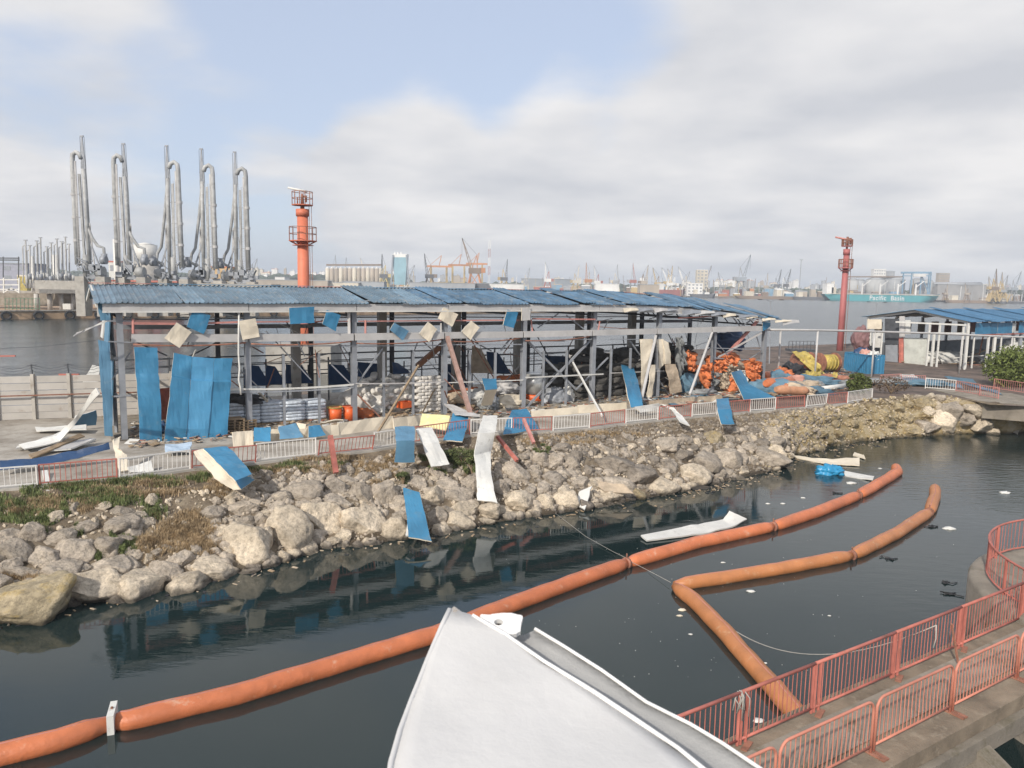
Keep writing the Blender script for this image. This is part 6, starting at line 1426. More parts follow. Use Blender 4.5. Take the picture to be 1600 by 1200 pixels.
# front wall: blue band of sheets above, red rail, grey dado
for k in range(24):
    s0 = 1.3+k*1.62
    if k in (5, 10, 11): MB().grid([[BB(s0, -.1, ZE2-.15), BB(s0+.9, -.1, ZE2-.15)], [BB(s0, -.2, ZE2-1.3), BB(s0+.9, -.1, ZE2-1.3)]], .05).build('window_frame', white_s, sh2); continue
    MB().grid([[BB(s0, -.12, ZE2-.05), BB(s0+1.6, -.12, ZE2-.05)], [BB(s0, -.14, ZE2-1.35+random.uniform(-.05, .05)), BB(s0+1.6, -.14, ZE2-1.35)]], .05).build('blue_sheet', blue, sh2)
MB().bar(BB(.5, -.18, ZE2-1.45), BB(LB, -.18, ZE2-1.45), .10, .12).build('rail', red_p, sh2)
for k in range(14): MB().bar(BB(1.5+k*3, 0, Zq), BB(1.5+k*3, 0, ZE2-1.4), .14).build('stud', white_s, sh2)
MB().grid([[BB(0, WB-.1, Zq), BB(LB, WB-.1, Zq)], [BB(0, WB-.1, ZE2-3.3), BB(LB, WB-.1, ZE2-3.3)]], .1).build('rear_dado', steel_g, sh2)
for k in range(12): MB().grid([[BB(1+k*3.2, WB-.3, ZE2-2.2), BB(2.6+k*3.2, WB-.3, ZE2-2.2)], [BB(1+k*3.2, WB-.3, ZE2-.6), BB(2.6+k*3.2, WB-.3, ZE2-.6)]], .08).build('rear_panel', [tan_c, pink_p, steel_r][k % 3], sh2)
for (x, y, s_, mt, lb) in [(1480, 560, (4.5, 1.5, .9), white_s, 'pale wreckage heap inside the far shed'), (1500, 572, (4.0, 1.2, .6), mat('reddish_wreck', (.28, .14, .10), .8, 0, .3, 2, (.45, .40, .34), .4), 'reddish wreckage low inside the far shed'), (1440, 563, (1.6, 1, 1.2), grey_c, 'torn grey lining beside the pale end wall'), (1540, 560, (3, 1.5, 1.2), grey_c, 'grey wreckage behind the bushes'), (1590, 545, (3, 1.5, 1.2), white_s, 'white sheet pile at the right edge of the far shed'), (1345, 530, (1.2, 1, 1.6), mat('maroon_sheet', (.22, .12, .12), .8), 'maroon crumpled sheet at the left corner of the far shed')]:
    crumple('wreckage', D(x, y, 96), s_, mt, lb, 'wreckage', .35, rot=.5)
for k in range(14):
    p = D(random.uniform(1440, 1530), random.uniform(555, 578), 94); d = V((random.uniform(-1, 1), random.uniform(-.5, .5), random.uniform(-.1, .45))).normalized()
    MB().bar(p, p+d*random.uniform(2.5, 5), .14, .08).build('loose_lath', random.choice([white_s, wood, steel_r]), None, origin=p, label='broken lath jutting out of the wreckage in the far shed', category='lath', group='laths in the far shed wreckage')

# ------------------------------------------------------------------ PRECAST WALL, BARBED WIRE, REAR QUAY
t = thing('precast_wall', P(0, 657, Zq), 'pale precast concrete wall with horizontal slabs and posts behind the left gable', 'wall')
WA, WB_ = P(0, 657, Zq), P(160, 651, Zq); wd_ = (WB_-WA).normalized(); wo_ = (P(55, 655, Zq)-WA).dot(wd_); wp_ = (P(111, 653, Zq)-P(55, 655, Zq)).dot(wd_)
for k in range(-3, 5):
    p = WA+wd_*(wo_+k*wp_); MB().bar(p, p+V((0, 0, 2.75)), .2).build('post', conc, t)
    for j in range(6):
        MB().grid([[p+wd_*.1+V((0, 0, .02+j*.44)), p+wd_*(wp_-.1)+V((0, 0, .02+j*.44))], [p+wd_*.1+V((0, 0, .44+j*.44-.02)), p+wd_*(wp_-.1)+V((0, 0, .44+j*.44-.02))]], .07).build('slab', conc_w, t)
MB().bar(WA-wd_*16+V((0, -.25, 1.45)), WA+wd_*8+V((0, -.25, 1.5)), .07).build('rail', steel_r, t)
for k in range(-3, 3):
    p = WA+wd_*(wo_+k*wp_)+V((0, 0, 2.75)); mb = MB().bar(p, p+V((0, -.1, .6)), .05).bar(p+V((-.3, 0, .5)), p+V((.3, 0, .55)), .04); mb.build('wire_bracket', steel_d, t)
for (h, rr2) in ((3.3, .012), (3.15, .012), (2.95, .012)):
    for k in range(-3, 3):
        a = WA+wd_*(wo_+k*wp_)+V((0, 0, h)); b_ = a+wd_*wp_; pts = [a.lerp(b_, j/10)+V((0, .05*sin(j), -.22*4*(j/10)*(1-j/10)+.02*(-1)**j)) for j in range(11)]
        MB().tube(pts, rr2, 4).build('barbed_wire', steel_d, t)
pts = [D(-40, 546, 60), D(60, 542, 60), D(150, 532, 60)]
rope(pts, 'thin dark cable stretched over the water at far left', .02, steel_d, 'cable', 'cable')
MB().bar(D(-30, 557, 75), D(24, 556, 75), .14).build('floating_rail', red_p, None, origin=D(0, 556, 75), label='thin red bar above the water at the far left edge', category='bar')
mb = MB(); tq = thing('red_barrier', D(108, 590, 47), 'small red barrier standing on the precast wall at left', 'barrier')
for j in range(9): mb.bar(D(94+j*3.5, 585, 47), D(94+j*3.5, 592, 47), .10)
mb.bar(D(92, 585, 47), D(124, 585, 47), .08).bar(D(92, 592, 47), D(124, 592, 47), .08); mb.build('barrier_frame', red_p, tq)
# railing on the rear quay edge
t = thing('rear_railing', BF(20, 12.5, Zq), 'dark railing along the rear quay edge seen through the shed', 'railing')
for k in range(18):
    MB().bar(BF(4+k*2.6, 12.5, Zq), BF(4+k*2.6, 12.5, Zq+3.2), .13).build('post', steel_d, t)
for h in (1.9, 2.6, 3.1): MB().bar(BF(2, 12.5, Zq+h), BF(50, 12.5, Zq+h), .06).build('rail', steel_d, t)
t = thing('work_platform', D(1250, 545, 104), 'small dark railed work platform at the water behind the reels', 'platform')
MB().box(D(1252, 547, 104), (3.6, 2.2, .3)).build('deck', steel_d, t)
for h in (.7, 1.2): MB().bar(D(1232, 547, 103)+V((0, 0, h)), D(1272, 547, 103)+V((0, 0, h)), .06).build('rail', steel_d, t)
for k in range(8): 
    p = D(1232+k*5.7, 547, 103); MB().bar(p, p+V((0, 0, 1.2)), .06).build('post', steel_d, t)
# street lamp by the shed end and thin post
for (x, yb_, yt, dq, lb) in [(1204, 560, 471, 90, 'thin lamp post with two heads beyond the right end of the shed'), (1370, 500, 474, 120, 'double-headed lamp post behind the far shed roof')]:
    p, q = D(x, yb_, dq), D(x, yt, dq); p.z = 0; t = thing('lamp_post', p, lb, 'lamp post'); MB().cyl(p, q, .09, .06, 8).build('pole', steel_g, t)
    for sg_ in (-1, 1): MB().tube([q, q+V((.6*sg_, 0, .25)), q+V((1.1*sg_, 0, .2))], .05, 6).build('arm', steel_g, t); MB().box(q+V((1.25*sg_, 0, .2)), (.5, .2, .1)).build('lamp_head', steel_d, t)

# ------------------------------------------------------------------ RED FIRE-MONITOR TOWERS
def tower(px, dist, ys, mt, label, mirror=1, W_=1.0):
    """ys: rows in the photograph: top nozzle, upper rail, upper deck, collar top, collar bottom, lower rail, lower deck, ring, foot"""
    Z = [D(px, y, dist).z for y in ys]; c_ = D(px, 600, dist); c_.z = 0
    t = thing('monitor_tower', c_, label, 'tower'); X0 = lambda r_, a_, z: V((c_.x+r_*cos(a_), c_.y+r_*sin(a_), z))
    MB().cyl(X0(0, 0, .1), X0(0, 0, Z[4]), .80*W_, .66*W_, 24).build('shaft', mt, t, True)
    MB().cyl(X0(0, 0, Z[4]), X0(0, 0, Z[3]), .80*W_, .80*W_, 24).build('collar', mt, t, True)
    MB().cyl(X0(0, 0, Z[3]), X0(0, 0, Z[2]), .26*W_, None, 12).build('neck', steel_r, t, True)
    for (zd, zr_, r_, nm) in ((Z[2], Z[1], 1.3*W_, 'upper'), (Z[6], Z[5], 1.72*W_, 'lower')):
        MB().cyl(X0(0, 0, zd-.1), X0(0, 0, zd), r_, None, 16).build(nm+'_deck', mt, t)
        rl = MB()
        for k in range(12): rl.bar(X0(r_*.97, 2*pi*k/12, zd), X0(r_*.97, 2*pi*k/12, zr_), .075)
        for f in (.5, 1):
            for k in range(12): rl.bar(X0(r_*.97, 2*pi*k/12, zd+(zr_-zd)*f), X0(r_*.97, 2*pi*(k+1)/12, zd+(zr_-zd)*f), .07)
        rl.build('guard_rail', steel_r, t)
    br2 = MB()
    for k in range(8): br2.bar(X0(.7*W_, 2*pi*k/8, Z[7]), X0(1.6*W_, 2*pi*k/8, Z[6]-.1), .1)
    br2.build('deck_brace', mt, t); MB().cyl(X0(0, 0, Z[7]-.06), X0(0, 0, Z[7]), 1.3*W_, None, 16).build('ring_flange', mt, t)
    q = X0(0, 0, Z[2]); MB().cyl(q, q+V((0, 0, 1.3)), .22, .16, 10).tube([q+V((.15, 0, 1.0)), q+V((.5, 0, 1.1)), q+V((.45, 0, .3))], .12, 8).cyl(q+V((-.6, 0, .0)), q+V((-.6, 0, .9)), .08).build('monitor_body', steel_r, t, True)
    zt = Z[0]-.15; MB().cyl(V((c_.x+.6*mirror, c_.y, zt-.35)), V((c_.x-1.75*mirror, c_.y, zt+.1)), .17, .12, 10).build('nozzle', white_s if W_ >= 1 else pink_p, t, True)
    for sg_ in (0, .28): MB().bar(X0(.9*W_+sg_, 0, 1), X0(.82*W_+sg_, 0, Z[2]), .05).build('ladder_rail', steel_r, t)
    return c_
c_ = tower(477, 97, [293, 300, 320, 327, 338, 355, 376, 383, 545], tower_r, 'tall orange-red fire-monitor tower with two railed decks, behind the long shed')
MB().box((c_.x, c_.y, 1.2), (8, 6, 4.4)).build('tower_dolphin', conc, None, origin=(c_.x, c_.y, 1), label='concrete dolphin under the orange-red monitor tower', category='dolphin')
tower(1308, 112, [370, 374, 384, 389, 398, 405, 418, 423, 560], tower_p, 'faded pinkish-red fire-monitor tower with two railed decks, right of the shed', 1, .58)

# ------------------------------------------------------------------ LOADING-ARM PIER (left distance)
t = thing('tanker_pier', P(60, 497, 0), 'low rusty-faced concrete pier with rubber fenders at far left', 'pier')
pa, pb2 = P(-200, 502, 0), P(170, 497, 0); pd = (pb2-pa).normalized(); pn = V((-pd.y, pd.x, 0)); pLen = 330
def PR(s_, w_, z): return pa+pd*s_+pn*w_+V((0, 0, z))
MB().add([PR(-60, 0, -1), PR(pLen, 0, -1), PR(pLen, 60, -1), PR(-60, 60, -1), PR(-60, 0, 2.2), PR(pLen, 0, 2.2), PR(pLen, 60, 2.2), PR(-60, 60, 2.2)], [(0, 1, 5, 4), (1, 2, 6, 5), (2, 3, 7, 6), (3, 0, 4, 7), (4, 5, 6, 7)]).build('quay_block', rustc, t)
MB().bar(PR(-60, -.1, 2.3), PR(pLen, -.1, 2.3), .4, .3).build('coping', conc, t)
for k in range(14):
    p = PR(5+k*7.5, -.35, 1.0); MB().tube([p+pd*(1.1*cos(a_))+V((0, 0, 1.0*sin(a_))) for a_ in [2*pi*j/14 for j in range(15)]], .32, 8).build('fender', tyre, t, True)
def pxp(x, w_, z):
    """point on the pier line seen at column x"""
    lo = -80; o = pa+pn*w_; d = ray(x, 600); tt = o.dot(pn)/d.dot(pn); q = V((d.x*tt, d.y*tt, 0)); return V((q.x, q.y, z))
def zy(x, y, w_): o = pa+pn*w_; d = ray(x, y); return CAMH+d.z*o.dot(pn)/d.dot(pn)
# platform on piles with small loading arms
t = thing('pile_platform', pxp(100, 8, 2.2), 'concrete platform on stout round piles carrying small loading arms', 'platform')
for x in (65, 85, 103, 122): p = pxp(x, 7, 2.2); MB().cyl(p, V((p.x, p.y, zy(x, 459, 7))), .62, None, 14).build('pile', conc_w, t, True)
za = zy(90, 458, 7); zb2 = zy(90, 451, 7)
a, b_ = pxp(54, 6.5, 0), pxp(136, 6.5, 0)
MB().box(((a.x+b_.x)/2, (a.y+b_.y)/2+3, (za+zb2)/2), ((b_-a).length, 9, zb2-za), math.atan2((b_-a).y, (b_-a).x)).build('deck', conc, t)
pq = pxp(140, 6, 2.2); MB().box((pq.x, pq.y, (2.2+zy(138, 462, 7))/2), (2.6, 3, zy(138, 462, 7)-2.2)).build('pier_block', conc_w, t)
MB().box((pxp(113, 5, 0).x, pxp(113, 5, 0).y, 3.2), (2.2, 1.5, 1.6)).build('equipment_box', white_s, t)
rl = MB()
for k in range(18): p = pxp(55+k*4.6, 5, zb2); rl.bar(p, p+V((0, 0, 1.2)), .1)
rl.bar(pxp(55, 5, zb2+1.2), pxp(133, 5, zb2+1.2), .1).bar(pxp(55, 5, zb2+.6), pxp(133, 5, zb2+.6), .08); rl.build('guard_rail', steel_p, t)
SA = [('left end', 52, 376), ('second', 58, 384), ('third', 69, 377), ('fourth', 75, 372), ('fifth', 84, 386), ('sixth', 91, 380), ('seventh', 100, 374), ('eighth', 107, 378), ('ninth', 113, 371), ('right end', 118, 382)]
for k, (nm, x, yt) in enumerate(SA):
    w_ = 9+3*(k % 2); p = pxp(x, w_, zb2); zt = zy(x, yt, w_); zm = lerp(zb2, zt, .35)
    t = thing('small_loading_arm', p, 'small pale loading arm on the pile platform, '+nm+' counted from left', 'loading arm', 'small loading arms')
    MB().cyl(p, V((p.x, p.y, zm)), .45, .3, 10).build('riser', alu, t, True)
    MB().bar(V((p.x, p.y, zm)), V((p.x+.3, p.y, zt)), .28).bar(V((p.x-.9, p.y, zm-1)), V((p.x-.6, p.y, lerp(zm, zt, .8))), .22).bar(V((p.x-.6, p.y, lerp(zm, zt, .8))), V((p.x+.3, p.y, lerp(zm, zt, .86))), .2).build('inner_arm', alu, t)
    MB().bar(V((p.x+.3-.5, p.y, zt)), V((p.x+.3+.5, p.y, zt)), .25).build('sheave', steel_g, t)
    MB().cyl(V((p.x+.9, p.y, zm-2.2)), V((p.x+.9, p.y, zm-.6)), .5, None, 10).build('counterweight', white_s if k % 2 else steel_g, t, True)
    MB().tube([V((p.x-.9, p.y, zm-1)), V((p.x-1.2, p.y, zm-3)), V((p.x-.2, p.y-.4, zm-4))], .16, 6).build('outer_arm', alu, t, True)
# the five big arms
def big_arm(px, dist, ytop, ybend, ybase, side, nm):
    c_ = D(px, ybase, dist); k = dist/FPX; c0 = V((c_.x, c_.y, c_.z)); t = thing('loading_arm', c0, f'tall grey marine loading arm, {nm}', 'loading arm', 'tall marine loading arms')
    def q(dx_, y, dy_=0): return V((c_.x+dx_*k, c_.y+dy_, D(px, y, dist).z))
    sx = side
    # boom with triangular truss head and sheave
    MB().tube([q(2*sx, ybase-10), q(1.2*sx, (ytop+ybase)/2), q(0, ytop+52)], .47, 12).build('boom_pipe', alu, t, True)
    tr_ = MB(); tr_.bar(q(-3*sx, ytop+52), q(0, ytop+3), .28).bar(q(3*sx, ytop+52), q(0, ytop+3), .28).bar(q(0, ytop+52), q(0, ytop), .3).bar(q(4*sx, (ytop+ybase)/2-10), q(2*sx, ytop+45), .22)
    for j in range(4): tr_.bar(q(-3*sx*(1-j/5), ytop+52-j*11), q(3*sx*(1-(j+1)/5), ytop+52-(j+1)*11), .16)
    tr_.build('truss_head', steel_g, t)
    MB().bar(q(-2.5, ytop+1), q(2.5, ytop+1), .35).build('sheave', steel_g, t)
    # outer riser linked by a U bend at the top
    ox = -17*sx
    pts = [q(ox, ybase-18), q(ox*.98, (ybend+ybase)/2), q(ox*.95, ybend+12), q(ox*.9, ybend+4), q(ox*.62, ybend), q(ox*.3, ybend+3), q(ox*.15, ybend+10)]
    MB().tube(pts, .54, 12).build('outer_pipe', alu, t, True)
    MB().tube([q(ox+3*sx, ybase-16), q(ox*.9+3*sx, ybend+14)], .25, 8).build('service_pipe', steel_p, t, True)
    MB().bar(q(-5*sx, ybase-8), q(-7*sx, ybend+34), .5, .4).build('mast', alu, t)
    for f in (.25, .5, .75):
        y = lerp(ybend+30, ybase-20, f); MB().bar(q(ox, y), q(2*sx, y), .14).build('spacer', steel_g, t)
        MB().cyl(q(ox, y-2), q(ox, y+2), .66, None, 12).build('flange', steel_p, t)
    # leaning lower arm, elbow, triple swivel
    if side > 0: pts = [q(1, (ytop+ybase)/2+30), q(8, ybase-60), q(16, ybase-48), q(25, ybase-45), q(26, ybase-22)]
    else: pts = [q(-1, ytop+60), q(-6, (ytop+ybase)/2), q(-14, ybase-50), q(-20, ybase-40), q(-22, ybase-28), q(-12, ybase-22)]
    MB().tube(pts, .36, 10).build('drop_pipe', alu, t, True)
    MB().cyl(q(22*sx, ybase-26, -.5), q(30*sx, ybase-26, -.5), 1.0, None, 12).cyl(q(25*sx, ybase-36), q(25*sx, ybase-20), .7, None, 12).build('swivel', steel_g, t, True)
    MB().cyl(q(12*sx, ybase-8), q(24*sx, ybase-8), 1.25, None, 16).build('counterweight', alu, t, True)
    MB().bar(q(-13, ybase), q(26, ybase), 1.1, 1.0).build('base_frame', steel_g, t)
    MB().cyl(q(-4*sx, ybase), q(-4*sx, ybase-34), .8, .6, 14).build('riser', alu, t, True)
    for dx_ in (-10, 22):
        p = q(dx_, ybase); MB().box((p.x, p.y, (p.z+2.2)/2), (2.2, 3, p.z-2.2)).build('pedestal', conc, t)
    rg = random.Random(px); mc = MB()
    for j in range(26):
        a_ = q(rg.uniform(-14, 27), ybase-rg.uniform(0, 26), rg.uniform(-2, 2)); b_ = a_+V((rg.uniform(-1.8, 1.8), rg.uniform(-1, 1), rg.uniform(-2.2, 2.2))); mc.bar(a_, b_, rg.choice([.14, .2, .3]))
    for j in range(4): a_ = q(rg.uniform(-12, 24), ybase-rg.uniform(3, 14), -1); mc.box(a_, (rg.uniform(.6, 1.8), 1, rg.uniform(.6, 1.8)))
    mc.bar(q(2*sx, ybase-60), q(18*sx, ybase-14), .3).bar(q(-2*sx, ybase-70), q(-10*sx, ybase-10), .22).build('linkage', steel_g, t)
    MB().bar(q(2*sx, ybase-8), q(6*sx, ybase-80), .22).bar(q(10*sx, ybase-8), q(5*sx, ybase-84), .22).build('frame_leg', steel_p, t)
    wr_ = MB()
    for dx_ in (-3, -1.2, 3.4): wr_.bar(q(dx_*sx, ytop+2), q(dx_*1.5*sx+1, ybase-22), .07)
    wr_.build('wire', steel_d, t)
    lad = MB()
    for sg_ in (-.25, .25): lad.bar(q(ox+6*sx, ybase-20)+V((sg_, -.6, 0)), q(ox*.95+5*sx, ybend+30)+V((sg_, -.6, 0)), .08)
    for j in range(34): y = lerp(ybase-20, ybend+30, j/33); p = q(lerp(ox+6*sx, ox*.95+5*sx, j/33), y)+V((0, -.6, 0)); lad.bar(p-V((.25, 0, 0)), p+V((.25, 0, 0)), .08)
    lad.build('ladder', steel_p, t)
for a_ in [(139, 186, 212, 238, 432, 1, 'first from left'), (202, 190, 224, 243, 433, 1, 'second from left'), (268, 194, 227, 253, 436, -1, 'middle of the five'), (321, 198, 232, 258, 438, -1, 'fourth from left'), (372, 202, 237, 263, 440, -1, 'rightmost of the five')]: big_arm(*a_)
MB().box(D(250, 448, 200), (60, 8, 2.2)).build('arm_platform', conc, None, origin=D(250, 448, 200), label='long concrete platform under the tall loading arms', category='platform')
# things on the pier behind
def building(px0, px1, y0, y1, dist, mt, label, roof=None, name='building', depth=None, wins=0, cat='building', grp=None, winm=None):
    a, b_ = D(px0, y1, dist), D(px1, y1, dist); zt = D((px0+px1)/2, y0, dist).z; zb_ = min(a.z, b_.z); zb_ = min(zb_, 3.0) if dist < 600 else 2.0
    w_ = b_.x-a.x; dp = depth or max(w_*.5, 6); cx = (a.x+b_.x)/2; t = thing(name, (cx, dist, zb_), label, cat, grp)
    MB().box((cx, dist+dp/2, (zt+zb_)/2), (w_, dp, zt-zb_)).build('wall', mt, t)
    MB().box((cx, dist+dp/2, zt+.3), (w_*1.03, dp*1.03, .6)).build('roof', roof or conc, t)
    if wins:
        nr = max(1, int((zt-zb_)/4)); nc = wins; src = None
        for r_ in range(nr):
            for c2 in range(nc):
                loc = V((a.x+w_*(c2+.5)/nc, dist-.06, zb_+(zt-zb_)*(r_+.55)/nr))
                if src is None: src = MB().box((0, 0, 0), (w_/nc*.5, .1, (zt-zb_)/nr*.45)).build('window', winm or steel_g, None); src.parent = t; src.location = loc-V(t.location)
                else: inst(src, 'window', t, loc-V(t.location))
    return t
building(171, 190, 410, 445, 300, white_s, 'white block with red top edge between the first two arms', red_p, wins=2)
building(220, 240, 410, 437, 330, conc, 'pale flat building between the second and third arms', conc, wins=3)
t = thing('storage_tank', D(228, 410, 320), 'white round storage tank between the second and third tall arms', 'tank')
p = D(228, 410, 320); MB().cyl(p, V((p.x, p.y, D(228, 383, 320).z)), 4.6, None, 24).build('shell', white_s, t, True); MB().cyl(V((p.x, p.y, D(228, 383, 320).z)), V((p.x, p.y, D(228, 379, 320).z)), 4.6, .6, 24).build('tank_roof', white_s, t, True); MB().cyl(V((p.x, p.y, 2)), p, 4.8, None, 24).build('tank_base', conc, t, True)
for k, (x, w_, y0, lb) in enumerate([(49, 3, 400, 'slim white column left of the small arms'), (86, 5, 398, 'white column amid the small arms'), (180, 4, 374, 'thin white chimney beside the second tall arm')]):
    p = D(x, y0, 260); MB().cyl(V((p.x, p.y, 2)), p, w_*.2, None, 12).build('white_column', white_s, None, True, origin=V((p.x, p.y, 2)), label=lb, category='column')
building(-60, 44, 412, 440, 420, mat('lilac_grey', (.36, .36, .42), .8), 'lilac-grey hall at the far left edge', steel_g, wins=5)
building(28, 42, 432, 450, 300, yellow_c, 'small yellow kiosk at far left', cream)
building(330, 362, 418, 440, 420, mat('ochre_wall', (.55, .38, .2), .8, 0, .2, .3), 'ochre building between the two rightmost arms', orange_c, wins=4)
building(150, 275, 441, 446, 235, red_p, 'long low red-topped deck house behind the arm bases', red_p, depth=5)
t = thing('white_scaffold', D(15, 455, 215), 'white steel scaffold frame on the pier at far left', 'scaffold')
mb = MB()
for x in (-10, 6, 30): mb.bar(D(x, 458, 215), D(x, 434, 215), .35)
for y in (437, 445, 452): mb.bar(D(-12, y, 215), D(31, y, 215), .3)
mb.bar(D(6, 457, 215), D(18, 450, 215), .3).bar(D(30, 457, 215), D(18, 450, 215), .3); mb.build('frame', white_s, t)
t = thing('pipe_rack', D(15, 405, 260), 'dark pipe rack on posts at the far left edge', 'pipe rack'); mb = MB()
for y in (403, 406): mb.bar(D(-30, y, 260), D(30, y+.5, 260), .4)
for x in (5, 29): mb.bar(D(x, 450, 260), D(x, 401, 260), .25)
mb.build('frame', steel_d, t)
t = thing('green_fence', D(35, 478, 204), 'green mesh fence on the pier at far left', 'fence'); mb = MB()
for k in range(10): mb.bar(D(8+k*6, 484, 204), D(8+k*6, 466, 204), .12)
for y in (466, 475, 482): mb.bar(D(8, y, 204), D(62, y, 204), .12)
mb.build('frame', mat('green_paint', (.12, .22, .14), .7), t)
building(-40, 130, 458, 466, 225, conc_d, 'low brown-grey wall running along the pier', conc, depth=4, cat='wall', name='pier_wall')

# ------------------------------------------------------------------ FAR SHORE
def wy(x): return 447+.018*(x-800)   # horizon row
land = MB(); rows_ = [[V((X_, 1120+.08*abs(X_-600) if X_ > -400 else 1250, 2.2)) for X_ in range(-2200, 3001, 200)], [V((X_, 5200, 3)) for X_ in range(-2200, 3001, 200)]]
land.grid([[V((p.x, p.y, -2)) for p in rows_[0]]]+rows_); land.build('far_quay', conc_d, kind='structure')
fc = {k: mat('far_'+k, c_, .8, 0, .15, .05) for k, c_ in dict(white=(.82, .80, .76), cream=(.68, .61, .49), grey=(.36, .37, .38), tan=(.45, .38, .30), red=(.42, .14, .10), orange=(.55, .24, .10), ochre=(.52, .38, .17), brown=(.25, .18, .13), dark=(.12, .12, .13), blue=(.20, .36, .50), teal=(.10, .38, .40), steel=(.30, .33, .36), yellow=(.58, .46, .20)).items()}
def crane(px, ytop, ybase, dist, col, lean, label, jw=1.0, legs=True, hgt=.36):
    k = dist/FPX; m1, m2 = fc[col[0]], fc[col[1]]
    zt = D(px, ytop, dist).z; zb_ = 2.2; hh = zt-zb_; xb = D(px-lean*hh/k*.0, ybase, dist).x - lean*hh*.55
    t = thing('harbour_crane', (xb, dist, zb_), label, 'crane', 'harbour cranes on the far shore')
    zp = zb_+hh*hgt; w_ = hh*.15; mb = MB()
    for sx in (-1, 1):
        for sy in (-1, 1): mb.bar((xb+sx*w_, dist+sy*w_*.6, zb_), (xb+sx*w_*.45, dist+sy*w_*.3, zp), 1.1*jw)
    mb.bar((xb-w_*.7, dist-w_*.5, zb_+hh*hgt*.5), (xb+w_*.7, dist-w_*.5, zb_+hh*hgt*.5), .8*jw)
    mb.bar((xb-w_, dist-w_*.6, zb_+1), (xb+w_*.5, dist-w_*.4, zp), .5*jw).bar((xb+w_, dist-w_*.6, zb_+1), (xb-w_*.5, dist-w_*.4, zp), .5*jw)
    mb.build('portal', m1, t)
    MB().box((xb, dist, zp+hh*.05), (w_*1.5, w_, hh*.1)).build('cabin', m2, t)
    MB().box((xb-math.copysign(w_*.9, lean), dist, zp+hh*.06), (w_*.8, w_*.8, hh*.09)).build('counterweight', m1, t)
    ax = xb-math.copysign(w_*.25, lean); za_ = zp+hh*.34
    MB().bar((xb+w_*.3, dist, zp+hh*.08), (ax, dist, za_), .7*jw).bar((xb-w_*.4, dist, zp+hh*.08), (ax, dist, za_), .6*jw).build('mast', m1, t)
    tip = V((D(px, ytop, dist).x, dist, zt)); root = V((xb+math.copysign(w_*.4, lean), dist, zp+hh*.1)); jb = MB()
    dj = (tip-root); pn_ = V((-dj.z, 0, dj.x)).normalized()*hh*.028
    jb.bar(root+pn_, tip, .55*jw).bar(root-pn_, tip, .55*jw)
    for j in range(7): f = j/7; f2 = (j+1)/7; jb.bar(root.lerp(tip, f)+pn_*(1-f), root.lerp(tip, f2)-pn_*(1-f2), .35*jw)
    jb.build('jib', m2, t)
    MB().bar((ax, dist, za_), tip, .22*jw).build('stay', fc['dark'], t)
    MB().bar(tip, tip-V((0, 0, hh*.35)), .18*jw).build('hoist_cable', fc['dark'], t)
